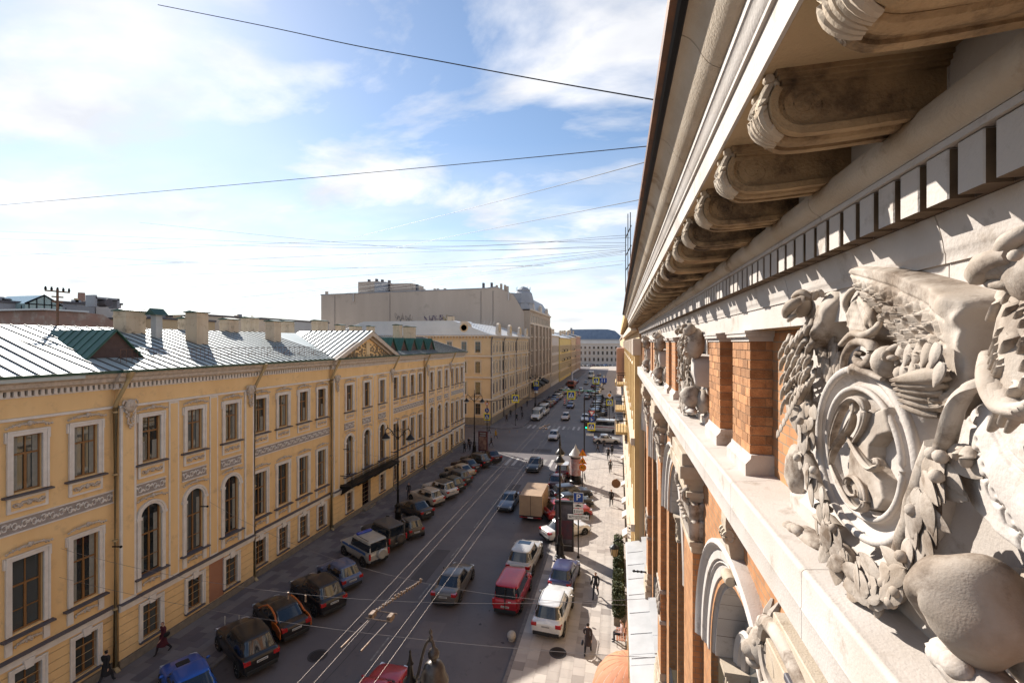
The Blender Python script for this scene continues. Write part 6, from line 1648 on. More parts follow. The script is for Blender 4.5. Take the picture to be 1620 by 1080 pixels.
# beyond the crossroads
FAR = [
 ('parked_van','white minibus first in the far left row, past the crossing','minibus',(.62,.60,.58),-17.6,100,180,'van'),
 ('parked_van','second white minibus behind the first one','minibus',(.58,.56,.54),-17.3,107,178,'van'),
 ('parked_van','white van with red stripe standing at the far right corner','minibus',(.60,.59,.58),-2.6,88.6,84,'van'),
 ('police_car','white police sedan with blue windows at the far right kerb','sedan',(.58,.58,.60),-7.0,100.4,180,'car')]
for nm, lab, k, col, x, y, h, ct in FAR: vehicle(nm, lab, k, col, x, y, h, cat=ct, stripe=((.35,.03,.03),1.0,.14) if 'red stripe' in lab else (((.03,.08,.3),.62,.14) if 'police' in lab else None), plate=False)
rf_ = random.Random(21)
cols = [('black',(.02,.02,.022)),('grey',(.14,.14,.15)),('white',(.5,.49,.48)),('dark blue',(.03,.05,.12)),('silver',(.34,.34,.35)),('maroon',(.10,.02,.02)),('blue',(.06,.14,.32)),('beige',(.36,.3,.23))]
k2 = ['sedan','hatch','suv','wagon']
nth = ['first','second','third','fourth','fifth','sixth','seventh','eighth','ninth','tenth','eleventh','twelfth','thirteenth','fourteenth','fifteenth','sixteenth','seventeenth','eighteenth','nineteenth','twentieth']
for i in range(8):
    cn, c = cols[[0,0,1,5,3,6,4,2][i]]; vehicle('parked_car', f'{cn} car, {nth[i]} after the white minibuses on the far left', k2[i%4], c, -18.9+.05*i, 112.5+4.0*i, 55, far=True, plate=False, group='cars parked far left beyond the crossing')
for i in range(10):
    cn, c = cols[[3,1,6,4,0,2,5,1,3,0][i]]; vehicle('parked_car', f'{cn} car, {nth[i]} in the far right row past the crossing', k2[(i+1)%4], c, -4.6-.03*i, 100+3.6*i+ (3 if i else 0), -58, far=True, plate=False, group='cars parked far right beyond the crossing')
for i, (x, y, h, cn, c) in enumerate(((-12.2,120,180,'dark blue',(.04,.06,.16)),(-9.2,140,0,'silver',(.3,.3,.32)),(-9.0,150,0,'black',(.02,.02,.02)),(-12.6,158,180,'white',(.5,.5,.5)),(-9.2,176,0,'red',(.2,.03,.03)),(-12.8,188,180,'grey',(.14,.14,.15)),(-9.4,205,0,'black',(.03,.03,.03)),(-9.6,240,0,'white',(.5,.5,.5)))):
    vehicle('moving_car', f'{cn} car, {nth[i]} in the far queue of traffic beyond the crossing', k2[i%4], c, x, y, h, far=True, plate=False, group='far traffic')
vehicle('city_bus', 'white bus far down the street before the square', 'minibus', (.55,.53,.48), -12.6, 222, 180, far=True, plate=False, cat='bus', scale=1.35)
for i in range(14):
    cn, c = cols[(i*3)%8]; vehicle('parked_car', f'{cn} car, {nth[i]} from the left in the row on the distant square', k2[i%4], c, -38+2.9*i, 322+1.2*i, 150, far=True, plate=False, group='cars on the distant square')
for i in range(12):
    cn, c = cols[(i*5+2)%8]; vehicle('parked_car', f'{cn} car, {nth[i]} along the right kerb beyond the far right row', k2[(i+2)%4], c, -6.6-.06*i, 145+7.2*i, -8 if i % 3 else -50, far=True, plate=False, group='cars far down the right kerb')
for i in range(8):
    cn, c = cols[(i*3+1)%8]; vehicle('parked_car', f'{cn} car, {nth[i]} along the left kerb before the road-works lorry', k2[(i+1)%4], c, -18.6, 146+5.2*i + (14 if i > 3 else 0), 50, far=True, plate=False, group='cars far down the left kerb')
# orange road-work lorry with crane
T = thing('road_work_truck', 'rusty red road-works lorry with raised dark boom far left', 'truck', (-17.0, 172, 0))
om = paint((.26,.06,.03), .5); ym_ = paint((.35,.18,.05), .5)
MB().cbox(-1.2,1.2,-4,-1.6,.7,3.0,.08).build('cab', om, T, world=False); MB().cbox(-1.25,1.25,-1.4,4,1.0,2.4,.05).build('tipper', om, T, world=False)
MB().box(-1.0,1.0,-4.02,-3.9,1.8,2.7).build('windscreen', M['car_glass'], T, world=False); MB().box(-1,1,-4,4,.5,1.0).build('chassis', M['plastic'], T, world=False)
MB().tube([(0,1,2.4),(-.5,6,5.2),(1.5,13,6.4)], .35, 6).build('boom', M['slate'], T, world=False)
ty, ri = wheel_meshes(.39)
for yy in (-3,1.6,2.9):
    for s_ in (-1,1): w_ = put('wheel', ty, T, (s_*1.1,yy,.39), world=False); put('rim', ri, w_)
# ================================================================ people
M['skin'] = mat('skin', (.46,.27,.19), .6, .05); M['shoe'] = mat('dark_shoe', (.02,.018,.018), .6)
_cloth = {}
def cloth(c):
    if c not in _cloth: _cloth[c] = mat('cloth', c, .9, .15, 14, bump=.2, bscale=60)
    return _cloth[c]
PEND = []
def figure(label, x, y, head, coat=(.03,.03,.035), legs=(.025,.025,.03), hair=(.03,.02,.015), pose='walk', z=.134, coat_low=.62, h=1.0, group=None, step=.26):
    V = []; E = []; Rd = []
    def vt(p, r, par=None):
        V.append(p); Rd.append(r if isinstance(r, tuple) else (r, r))
        if par is not None: E.append((par, len(V)-1))
        return len(V)-1
    sit = pose == 'sit'; pz = .52 if sit else .94
    pel = vt((0,0,pz), (.165,.12)); wai = vt((0,.01,pz+.16), (.15,.11), pel); che = vt((0,.02,pz+.36), (.17,.125), wai); sh = vt((0,.01,pz+.49), (.13,.10), che)
    nk = vt((0,.02,pz+.565), .055, sh); jaw = vt((0,.045,pz+.63), (.068,.075), nk); mid = vt((0,.035,pz+.71), (.078,.095), jaw); cr = vt((0,.02,pz+.785), (.068,.08), mid)
    nose = vt((0,.135,pz+.69), .014, mid)
    for s_ in (-1, 1): vt((s_*.088,.02,pz+.69), .014, mid)
    for s_ in (-1, 1):
        sw = step*s_*(1 if pose == 'walk' else 0)
        if sit:
            hp = vt((s_*.10,.05,pz-.0), .095, pel); kn = vt((s_*.11,.46,pz+.01), .07, hp); an = vt((s_*.11,.44,.09), .048, kn); vt((s_*.11,.60,.05), .042, an)
        else:
            hp = vt((s_*.10,0,pz-.08), .095, pel); kn = vt((s_*.10,sw*.6+.05,.50), .068, hp)
            an = vt((s_*.10,sw*1.15-(.06 if sw < 0 else 0),.10+(.05 if sw < 0 else 0)), .045, kn); vt((s_*.10,sw*1.15+.13,.05), .04, an)
        so = vt((s_*.19,.0,pz+.46), .07, sh)
        aw = -sw*.8 if pose == 'walk' else .05
        el = vt((s_*.235,aw*.5-.03,pz+.20), .052, so)
        if sit: ha = vt((s_*.14,.28,pz+.14), .038, el)
        else: ha = vt((s_*.225,aw+.09,pz-.03), .038, el)
        hp_ = V[ha]; dr = Vector(V[ha]) - Vector(V[el]); dr.normalize()
        pal = vt(tuple(Vector(hp_) + dr*.06), (.036,.02), ha)
        for q in range(4): 
            a = vt(tuple(Vector(V[pal]) + dr*.035 + Vector((0,(q-1.5)*.019,0))), .0095, pal); vt(tuple(Vector(V[a]) + dr*(.042-.004*abs(q-1.2)) + Vector((-s_*.012,0,0))), .008, a)
        th = vt(tuple(Vector(hp_) + dr*.03 + Vector((0,.035,0))), .010, ha); vt(tuple(Vector(V[th]) + dr*.03 + Vector((0,.01,0))), .009, th)
    me = bpy.data.meshes.new('person'); me.from_pydata([tuple(c*h for c in p) for p in V], E, [])
    o = bpy.data.objects.new('person', me); COL.objects.link(o)
    md = o.modifiers.new('skin', 'SKIN'); md.use_smooth_shade = True; md.branch_smoothing = .6
    if not me.skin_vertices: me.skin_vertices.new() if hasattr(me.skin_vertices, 'new') else None
    for i, sv in enumerate(me.skin_vertices[0].data): sv.radius = (Rd[i][0]*h, Rd[i][1]*h); sv.use_root = (i == 0)
    o.modifiers.new('sub', 'SUBSURF').levels = 1
    PEND.append((o, me, h, pz, sit, coat_low, coat, legs, hair))
    o.location = (x, y, z); o.rotation_euler = (0, 0, rad(head))
    tag(o, label, 'person', group)
    if coat_low < .75 and not sit:            # coat skirt as clothing
        sk = MB(); n = 18; prof = ((.175,.135,pz+.05),(.19,.16,pz-.12),(.205,.19,coat_low+.02),(.20,.185,coat_low))
        v = []; 
        for rx, ry, zq in prof:
            for k in range(n): a = 2*math.pi*k/n; w = 1 + .05*math.sin(a*5)*(pz-zq)*2; v.append((rx*w*math.cos(a)*h, (ry*w*math.sin(a) + .02)*h, zq*h))
        sk.add(v, [(i*n+k, i*n+(k+1)%n, (i+1)*n+(k+1)%n, (i+1)*n+k) for i in range(3) for k in range(n)])
        sk.build('coat_skirt', cloth(coat), o, 60, world=False)
    return o
def bag(par, s_, zq, c=(.01,.01,.01)):
    MB().ball((s_*.30,.0,zq), (.06,.17,.14), 10).build('shoulder_bag', cloth(c), par, 60, world=False)
    return par
bag(figure('woman in a long maroon coat with a black bag walking by the yellow wall', -24.1, 19.8, 170, (.085,.012,.02), (.02,.015,.018), (.10,.03,.02), coat_low=.42), -1, 1.1)
figure('person in dark clothes at the bottom edge beside the drainpipe', -24.6, 17.3, 10, (.02,.018,.02), coat_low=.5)
figure('man in dark jacket standing on the left pavement beyond the lamp', -22.1, 45.5, 180, (.035,.03,.035), (.03,.03,.04), pose='stand', coat_low=.85)
bag(figure('person in a dark hooded jacket on the right pavement near the wall lantern', -1.45, 30.6, 170, (.03,.028,.032), (.03,.03,.038), coat_low=.8), 1, .95)
bag(figure('person in a brown-black coat on the sunny pavement behind the white crossover', -1.6, 24.9, -10, (.05,.035,.035), (.02,.02,.025), coat_low=.55), -1, .6, (.03,.035,.05))
figure('person walking in black on the right pavement under the hanging frame sign', -.7, 48.2, 175, (.03,.025,.025), (.03,.028,.03), coat_low=.7)
for i, (x, y, hd, c, lab) in enumerate(((-23.0,66.5,10,(.025,.025,.03),'dark figure nearest the wall at the left street corner'), (-23.3,69.4,170,(.02,.02,.025),'dark figure behind the first one at the left corner'), (-22.6,67.9,30,(.05,.03,.03),'figure in brown between two others at the left corner'), (-20.3,71.9,-60,(.015,.015,.02),'person in black waiting beside the poster stand'), (-21.0,77.4,-80,(.45,.24,.03),'person in an orange-yellow jacket stepping off the left kerb'),
    (-1.4,67.4,175,(.02,.02,.022),'pedestrian in black near the sunny right corner'), (-.9,69.8,5,(.02,.02,.022),'second dark pedestrian behind the one at the right corner'), (-3.1,71.0,-40,(.03,.03,.035),'stooping dark pedestrian beside the right traffic light'), (-23.2,94.4,180,(.05,.03,.02),'person in brown at the far corner under the green light'), (-21.3,95.7,175,(.02,.02,.022),'dark pedestrian on the far left corner'), (-20.6,98.2,0,(.03,.03,.04),'pedestrian behind the others on the far left corner'))):
    figure(lab, x, y, hd, c, coat_low=.62, group='pedestrians at the crossroads', z=.134 if -20.5 > x or x > -5.4 else .0)
for i, (x, y) in enumerate(((-2.2,74.0),(-.8,97),(-2.6,104),(-1.2,112),(-3.0,121),(-1.6,133),(-2.4,148),(-23.5,82),(-23.9,101),(-22.8,108),(-23.4,118),(-1.0,60.5))):
    figure(['pedestrian crossing at the right side street mouth','pedestrian at the far right corner','second pedestrian past the far right corner','third pedestrian past the far right corner','fourth pedestrian past the far right corner','fifth pedestrian past the far right corner','sixth pedestrian past the far right corner','pedestrian on the left side street','first pedestrian walking past the far cream building','second pedestrian walking past the far cream building','third pedestrian walking past the far cream building','pedestrian in grey by the facade before the sunny corner'][i], x, y, [170,5,178,12,0,185,175,90,4,176,8,182][i], [(.03,.03,.035),(.05,.03,.03),(.02,.025,.05),(.10,.09,.08)][i%4], coat_low=[.62,.85,.5][i%3], z=.134 if not (70 < y < 90) else 0)
# bench with a seated person, backs to the wall
T = thing('bench', 'small wooden bench against the right facade', 'bench', (.18, 26.4, .134))
wd = mat('bench_wood', (.36,.15,.08), .6, .15, 12)
for k in range(4): MB().box(-.28+.13*k, -.18+.13*k, -.6, .6, .43, .46).build('seat_slat', wd, T, world=False)
for k in range(3): MB().box(.20+.03*k, .23+.03*k, -.6, .6, .55+.14*k, .65+.14*k).build('back_slat', wd, T, world=False)
for yy in (-.5,.5):
    MB().tube([(-.24,yy,0),(-.24,yy,.43),(.2,yy,.43),(.30,yy,.98)], .02, 5).tube([(.2,yy,.43),(.24,yy,0)], .02, 5).build('leg', M['iron'], T, world=False)
figure('person in a pale pink jacket sitting on the bench by the right wall', .22, 26.45, 92, (.62,.45,.42), (.02,.02,.025), (.05,.025,.015), pose='sit', z=.074)

def finish_people():
    dg = bpy.context.evaluated_depsgraph_get()
    new = [bpy.data.meshes.new_from_object(q[0].evaluated_get(dg)) for q in PEND]
    for (o, me, h, pz, sit, coat_low, coat, legs, hair), m2 in zip(PEND, new):
        m2.name = 'person'
        o.modifiers.clear(); o.data = m2; bpy.data.meshes.remove(me)
        m2.materials.clear()
        for m in (cloth(coat), cloth(legs), M['skin'], cloth(hair), M['shoe']): m2.materials.append(m)
        idx = []
        for p in m2.polygons:
            c = p.center/h; zt = pz
            if c.z > zt+.60: k = 3 if (c.z > zt+.74 or c.y < .03) else 2
            elif c.z > zt+.55: k = 2
            elif abs(c.x) > .17 and c.z < zt+.0 and not sit: k = 2 if abs(c.x) > .185 else 0
            elif sit and c.z > .42 and c.z < zt+.17 and abs(c.x) > .1 and c.y > .27 and c.z > zt+.09: k = 2
            elif c.z < .11: k = 4
            elif (c.z < coat_low and not sit) or (sit and c.y > .14 and c.z < zt+.12): k = 1
            elif sit and c.z < zt-.1: k = 1
            else: k = 0
            idx.append(k)
        m2.polygons.foreach_set('material_index', idx); m2.shade_smooth(); m2.update()
finish_people()
# ================================================================ lamps, signs, street furniture
M['lampglass'] = mat('lamp_glass', (.62,.62,.60), .15, 0, spec=.7)
M['lamp_iron'] = mat('lamp_iron', (.022,.019,.018), .38, .1, 4, metal=.5)
def street_lamp(label, x, y, z=.12, rz=0, H=9.7):
    T = thing('street_lamp', label, 'street lamp', (x, y, z), rad(rz), 'ornate cast iron street lamps')
    MB().lathe([(.42,0),(.44,.12),(.36,.16),(.36,.28),(.30,.34),(.27,1.0),(.30,1.05),(.30,1.15),(.22,1.25),(.19,1.6),(.22,1.66),(.20,1.75),(.13,1.9)], (0,0,0), 12).build('base', M['lamp_iron'], T, 40, world=False)
    MB().lathe([(.115,1.88),(.10,3.0),(.14,3.05),(.14,3.15),(.095,3.2),(.085,5.4),(.12,5.45),(.12,5.55),(.08,5.6),(.07,H-1.9),(.13,H-1.85),(.13,H-1.7),(.09,H-1.6),(.07,H-.9),(.11,H-.85),(.08,H-.7),(.03,H-.3),(.05,H-.25),(.05,H-.2),(.02,H-.1),(.035,H-.05),(.0,H+.02)], (0,0,0), 10).build('post', M['lamp_iron'], T, 40, world=False)
    for s_ in (-1, 1):
        A = MB()
        A.tube(catmull([(0,0,H-1.75),(s_*.35,0,H-1.5),(s_*.75,0,H-1.0),(s_*1.05,0,H-.85),(s_*1.25,0,H-1.05),(s_*1.25,0,H-1.3)], 5), .04, 6)
        pts = [(s_*(.55+.28*(1-k/20)*math.cos(k*.45)), 0, H-1.35+.28*(1-k/20)*math.sin(k*.45)) for k in range(18)]
        A.tube(pts, .028, 5)
        pts = [(s_*(.30+.2*(1-k/20)*math.cos(3+k*.45)), 0, H-.95+.22*(1-k/20)*math.sin(3+k*.45)) for k in range(18)]
        A.tube(pts, .024, 5)
        A.lathe([(.03,H-.86),(.05,H-.78),(.02,H-.68),(.035,H-.62),(0,H-.52)], (s_*1.05,0,0), 8)
        A.build('arm', M['lamp_iron'], T, 50, world=False)
        lh = MB().lathe([(.03,H-1.28),(.08,H-1.32),(.09,H-1.40),(.16,H-1.44),(.30,H-1.62),(.40,H-1.74),(.42,H-1.80),(.40,H-1.81)], (s_*1.25,0,0), 14).build('lamp_shade', M['lamp_iron'], T, 40, world=False)
        MB().lathe([(.36,H-1.80),(.33,H-1.90),(.22,H-2.0),(.08,H-2.05),(0,H-2.06)], (s_*1.25,0,0), 12).build('lamp_glass', M['lampglass'], lh, 50, world=False)
    return T
def gooseneck_lamp(label, x, y, z=.12):
    T = thing('street_lamp', label, 'street lamp', (x, y, z), 0, 'ornate cast iron street lamps'); H = 9.15
    MB().lathe([(.42,0),(.44,.12),(.36,.16),(.36,.28),(.30,.34),(.27,1.0),(.30,1.15),(.19,1.6),(.13,1.9),(.10,3.0),(.14,3.1),(.085,5.4),(.12,5.5),(.07,H-.8),(.15,H-.7),(.17,H-.45),(.08,H-.35),(.06,H-.1),(.09,H-.05),(.05,H+.02),(.02,H+.2),(.03,H+.24),(0,H+.3)], (0,0,0), 14).build('post', M['lamp_iron'], T, 40, world=False)
    for s_ in (1,):
        A = MB().tube(catmull([(0,0,H-.9),(s_*.18,.02,H-.35),(s_*.34,.03,H+.3),(s_*.46,.03,H+.55),(s_*.56,.03,H+.55),(s_*.60,.03,H+.42)], 6), .038, 8)
        A.tube([(s_*(.22+.17*(1-k/20)*math.cos(k*.45)), .02, H-.55+.17*(1-k/20)*math.sin(k*.45)) for k in range(18)], .022, 6)
        A.lathe([(.03,H+.55),(.055,H+.60),(.055,H+.66),(.02,H+.7),(.045,H+.76),(.045,H+.80),(0,H+.86)], (s_*.52,.03,0), 10)
        A.build('arm', M['lamp_pale'], T, 50, world=False)
        lh = MB().lathe([(.02,H+.46),(.05,H+.40),(.10,H+.36),(.14,H+.28),(.13,H+.20),(.07,H+.14),(.07,H+.10),(.15,H+.07),(.22,H+.0),(.27,H-.12),(.31,H-.28),(.36,H-.36),(.36,H-.40)], (s_*.60,.03,0), 18).build('lamp_shade', M['lamp_pale'], T, 40, world=False)
        MB().lathe([(.31,H-.40),(.28,H-.5),(.15,H-.58),(0,H-.6)], (s_*.60,.03,0), 14).build('lamp_glass', M['lampglass'], lh, 50, world=False)
M['lamp_pale'] = mat('lamp_paint_worn', (.10,.085,.075), .35, .2, 5, (.05,.04,.035), metal=.5)
gooseneck_lamp('nearest street lamp at the bottom edge, only shade and finials showing', -4.92, 10.2)
street_lamp('ornate twin lamp on the right kerb beside the billboard', -4.45, 35.6, rz=96)
street_lamp('ornate twin lamp on the left kerb between parked cars', -20.1, 39.1)
street_lamp('ornate twin lamp at the left corner by the poster stand', -21.4, 66.4)
street_lamp('ornate lamp on the left beyond the crossroads', -20.2, 112)
# bollards
def bollard(label, x, y, z):
    T = tag(MB().lathe([(.20,0),(.20,.06),(.15,.1),(.14,.55),(.17,.6),(.17,.7),(.12,.76),(0,.78)], (0,0,0), 12).build('bollard', M['lamp_iron'], None, 40, world=False), label, 'bollard'); T.location = (x, y, z)
bollard('short dark bollard left of the left lamp base', -20.95, 38.7, .13)
b = tag(MB().ball((0,0,.24),(.26,.26,.26),16).lathe([(.2,0),(.2,.05),(.12,.06)],(0,0,0),12).build('stone_sphere', mat('concrete', (.42,.38,.34), .85, .1, 8), None, 50, world=False), 'round concrete sphere on the road edge behind the red van', 'bollard'); b.location = (-5.95, 25.4, 0)
rmat_ = mat('post_white', (.5,.45,.4), .7)
for k, (x, y) in enumerate(((-22.6,22.3),(-21.9,22.6))):
    T = thing('marker_post', ['left', 'right'][k] + ' one of two thin pale posts on the left pavement', 'post', (x, y, .13))
    MB().tube([(0,0,0),(0,0,.75)], .035, 6).build('shaft', rmat_, T, world=False); MB().lathe([(.11,0),(.09,.04),(.04,.06)], (0,0,0), 8).build('foot', M['plastic'], T, world=False)
# ------------------------------------------------ flat lettering by strokes
M['sgn_blue'] = mat('sign_blue', (.01,.06,.30), .45); M['sgn_white'] = mat('sign_white', (.75,.75,.74), .5); M['sgn_yellow'] = mat('sign_yellow', (.78,.66,.02), .45)
M['sgn_orange'] = mat('sign_orange', (.80,.28,.01), .45); M['sgn_red'] = mat('sign_red', (.6,.02,.02), .45); M['sgn_black'] = mat('sign_black', (.012,.012,.012), .6); M['sgn_grey'] = mat('sign_back', (.25,.25,.26), .6)
def flat(b, poly, y, m=0): b.add([(p[0], y, p[1]) for p in poly], [tuple(range(len(poly)))], m)
def fcirc(r, cx=0, cz=0, n=24): return [(cx + r*math.cos(2*math.pi*k/n), cz + r*math.sin(2*math.pi*k/n)) for k in range(n)]
def rect(x0, x1, z0, z1): return [(x0,z0),(x1,z0),(x1,z1),(x0,z1)]
def rrect(w, h, r=.06):
    o = []
    for cx, cz, a0 in ((w/2-r,h/2-r,0),(-w/2+r,h/2-r,90),(-w/2+r,-h/2+r,180),(w/2-r,-h/2+r,270)):
        for k in range(4): a = rad(a0+30*k); o.append((cx+r*math.cos(a), cz+r*math.sin(a)))
    return o
def plate(nm, poly, m, par, y=0, t=.02):
    b = MB(); n = len(poly)
    b.add([(p[0],y,p[1]) for p in poly] + [(p[0],y+t,p[1]) for p in poly], [tuple(range(n-1,-1,-1)), tuple(range(n,2*n))] + [(i,(i+1)%n,n+(i+1)%n,n+i) for i in range(n)])
    return b.build(nm, M[m], par, world=False)
def walker(b, s, cx, cz, y):           # pictogram of a person on a zebra
    flat(b, fcirc(.05*s, cx+.01*s, cz+.20*s, 12), y)
    flat(b, [(cx-.05*s,cz+.14*s),(cx+.05*s,cz+.14*s),(cx+.06*s,cz-.02*s),(cx-.05*s,cz-.02*s)], y)
    flat(b, [(cx-.05*s,cz-.02*s),(cx+.01*s,cz-.02*s),(cx-.08*s,cz-.2*s),(cx-.13*s,cz-.2*s)], y); flat(b, [(cx+.0*s,cz-.02*s),(cx+.06*s,cz-.02*s),(cx+.13*s,cz-.2*s),(cx+.08*s,cz-.2*s)], y)
    flat(b, [(cx-.05*s,cz+.12*s),(cx-.14*s,cz+.0*s),(cx-.11*s,cz-.02*s),(cx-.04*s,cz+.08*s)], y); flat(b, [(cx+.05*s,cz+.12*s),(cx+.13*s,cz+.03*s),(cx+.11*s,cz+.0*s),(cx+.04*s,cz+.08*s)], y)
def crossing_sign(T, x, z, s=.9, y=-.06):
    p = plate('crossing_board', [(x+a, z+c) for a, c in rrect(s*1.16,s*1.16)], 'sgn_yellow', T, y)
    q = plate('crossing_field', [(x+a, z+c) for a, c in rrect(s*.84,s*.84,.03)], 'sgn_blue', p, y-.006, .004)
    b = MB(); flat(b, [(x-.40*s,z-.33*s),(x+.40*s,z-.33*s),(x,z+.40*s)], y-.008); b.build('triangle', M['sgn_white'], p, world=False)
    b = MB(); walker(b, s*1.15, x, z-.06*s, y-.010)
    for k in range(4): flat(b, rect(x-.27*s+.15*k*s, x-.19*s+.15*k*s, z-.31*s, z-.29*s), y-.010)
    b.build('walking_figure', M['sgn_black'], p, world=False)
def yield_sign(T, x, z, s=.8, y=-.06):
    p = plate('yield_board', [(x-.5*s,z+.43*s),(x,z-.43*s),(x+.5*s,z+.43*s)][::-1], 'sgn_red', T, y)
    plate('yield_field', [(x-.33*s,z+.335*s),(x,z-.24*s),(x+.33*s,z+.335*s)][::-1], 'sgn_white', p, y-.006, .004)
def turn_sign(T, x, z, s=.75, y=-.06):
    p = plate('turn_disc', fcirc(s/2, x, z), 'sgn_blue', T, y)
    b = MB(); flat(b, rect(x-.12*s,x-.04*s,z-.30*s,z+.18*s), y-.008); flat(b, [(x-.18*s,z+.16*s),(x+.02*s,z+.16*s),(x-.08*s,z+.33*s)], y-.009)
    flat(b, rect(x-.04*s,x+.14*s,z-.1*s,z-.02*s), y-.0085); flat(b, [(x+.12*s,z-.16*s),(x+.12*s,z+.04*s),(x+.30*s,z-.06*s)], y-.009)
    b.build('arrows', M['sgn_white'], p, world=False)
def pole(T, H, r=.05, m='lamp_iron'): MB().lathe([(.12,0),(.12,.1),(r,.2),(r,H),(0,H+.02)], (0,0,0), 8).build('pole', M[m], T, 40, world=False)
FACE = 8     # signs turn a little towards the road
def signpost(name, label, x, y, H, z=.12, rz=0, cat='road sign', r=.05): 
    T = thing(name, label, cat, (x, y, z), rad(rz)); pole(T, H, r); return T
# left corner: yield, turn disc, crossing on the signal mast
T = signpost('sign_mast', 'tall mast with yield, turn and crossing signs at left corner', -20.6, 70.6, 7.6, rz=-6, r=.08)
yield_sign(T, -.0, 6.0+.9); turn_sign(T, 0, 6.0); crossing_sign(T, 0, 4.95, .95)
plate('plate_sign', rect(-.35,.35,4.0,4.25), 'sgn_grey', T, -.06)
MB().tube([(0,0,7.4),(3.2,2.0,7.7),(8.0,5.0,7.8)], .05, 6).build('mast_arm', M['lamp_iron'], T, world=False)
T = thing('hanging_sign', 'yellow crossing sign hung from the mast arm over the far corner', 'road sign', (-18.6, 82.6, 6.6), rad(-8)); crossing_sign(T, 0, 0, 1.25)
MB().tube([(0,0,.6),(0,0,1.3)], .03, 5).build('hanger', M['lamp_iron'], T, world=False)
T = signpost('sign_post', 'crossing sign with parking plates far left beside the houses', -21.0, 118, 6.8)
crossing_sign(T, 0, 6.2, 1.2); plate('parking_plate', rect(-.6,.6,4.4,5.4), 'sgn_blue', T, -.06); plate('plate_sign', rect(-.5,.5,3.7,4.2), 'sgn_white', T, -.06)
# cable-hung crossing sign in the middle with green beam
T = thing('gantry_sign', 'yellow crossing sign hanging from a thin green beam over the road', 'road sign', (-9.6, 96.0, 6.0), 0); crossing_sign(T, 0, 0, 1.5)
gm = mat('green_beam', (.02,.35,.12), .5); MB().tube([(-1.8,0,1.05),(5.2,0,.98)], .06, 6).build('beam', gm, T, world=False); MB().tube([(0,0,.7),(0,0,1.02)], .03, 5).build('hanger', M['iron'], T, world=False)
T = signpost('signal_mast', 'mast carrying a far crossing sign and blue lane sign at right', -4.6, 96.0, 9.6, r=.09)
crossing_sign(T, .1, 9.0, 1.15); plate('lane_board', rect(1.0,2.3,8.6,9.6), 'sgn_blue', T, -.06)
b = MB()
for xx in (1.35, 1.85): flat(b, rect(xx-.05,xx+.05,8.75,9.45), -.068)
b.build('lane_arrows', M['sgn_white'], T, world=False)
MB().tube([(0,0,9.2),(2.4,0,9.3)], .04, 5).build('mast_arm', M['lamp_iron'], T, world=False)
# right corner mast: traffic light, yield, turn disc, crossing
def traffic_light(T, x, z, y=-.1, lit='g'):
    h = MB().cbox(x-.16,x+.16,y-.14,y+.1,z-.48,z+.48,.03).build('signal_head', M['plastic'], T, world=False)
    for k, (zz_, c) in enumerate(((.3,(.10,.012,.012)),(0,(.10,.06,.01)),(-.3,(.0,.55,.30)))):
        m_ = mat('signal_lens', c, .3, 0, emit=((.0,.9,.45), 1.3) if (k == 2 and lit == 'g') else None)
        MB().lathe([(0,-.02),(.12,-.02),(.12,.01),(0,.01)], (x,y-.15,z+zz_), 14, axis='y').build('signal_lens', m_, h, world=False)
        MB().lathe([(.13,0),(.13,-.16)], (x,y-.14,z+zz_), 12, axis='y', a0=-.2, a1=math.pi+.2).build('signal_visor', M['plastic'], h, world=False)
T = signpost('signal_mast', 'right corner mast with green traffic light and crossing signs', -5.0, 69.6, 8.6, rz=4, r=.09)
traffic_light(T, .28, 4.4); yield_sign(T, 1.1, 6.2, .95); turn_sign(T, 1.1, 5.3, .85); crossing_sign(T, 1.05, 4.2, 1.0)
sp_ = plate('stop_plate', rect(.3,1.4,2.85,3.2), 'sgn_white', T, -.06)
def letters(txt, x, z, h, par, m='sgn_black', y=-.068, adv=.75):
    cu = bpy.data.curves.new('lettering', 'FONT'); cu.body = txt; cu.size = h*1.35; cu.align_x = 'CENTER'; cu.align_y = 'CENTER'
    o = bpy.data.objects.new('lettering', cu); COL.objects.link(o); o.parent = par; o.location = (x, y, z); o.rotation_euler = (rad(90), 0, 0)
    LETT.append((o, m)); return o
LETT = []
def finish_letters():
    dg = bpy.context.evaluated_depsgraph_get()
    for o, m in LETT:
        me = bpy.data.meshes.new_from_object(o.evaluated_get(dg)); me.materials.clear(); me.materials.append(M[m])
        n = bpy.data.objects.new('lettering', me); COL.objects.link(n); n.parent = o.parent; n.location = o.location; n.rotation_euler = o.rotation_euler; kind(n, 'stuff')
    for o, m in LETT: bpy.data.objects.remove(o)
letters('СТОП', .85, 3.02, .24, sp_)
MB().tube([(0,0,6.6),(1.4,0,6.7)], .03, 5).build('mast_arm', M['lamp_iron'], T, world=False); MB().tube([(0,0,5.8),(1.2,0,5.8)], .03, 5).build('mast_arm', M['lamp_iron'], T, world=False)
T = signpost('sign_post', 'far right post with yellow diamond over a crossing sign', -1.6, 88, 7.4)
p = plate('priority_diamond', [(0,6.35),(.6,6.95),(0,7.55),(-.6,6.95)], 'sgn_white', T, -.06); plate('diamond_field', [(0,6.55),(.4,6.95),(0,7.35),(-.4,6.95)], 'sgn_orange', p, -.066, .004); crossing_sign(T, 0, 5.6, 1.0)
T = signpost('signal_mast', 'far left traffic light on its post at the opposite corner', -20.4, 90.6, 6.2)
traffic_light(T, 0, 5.2)
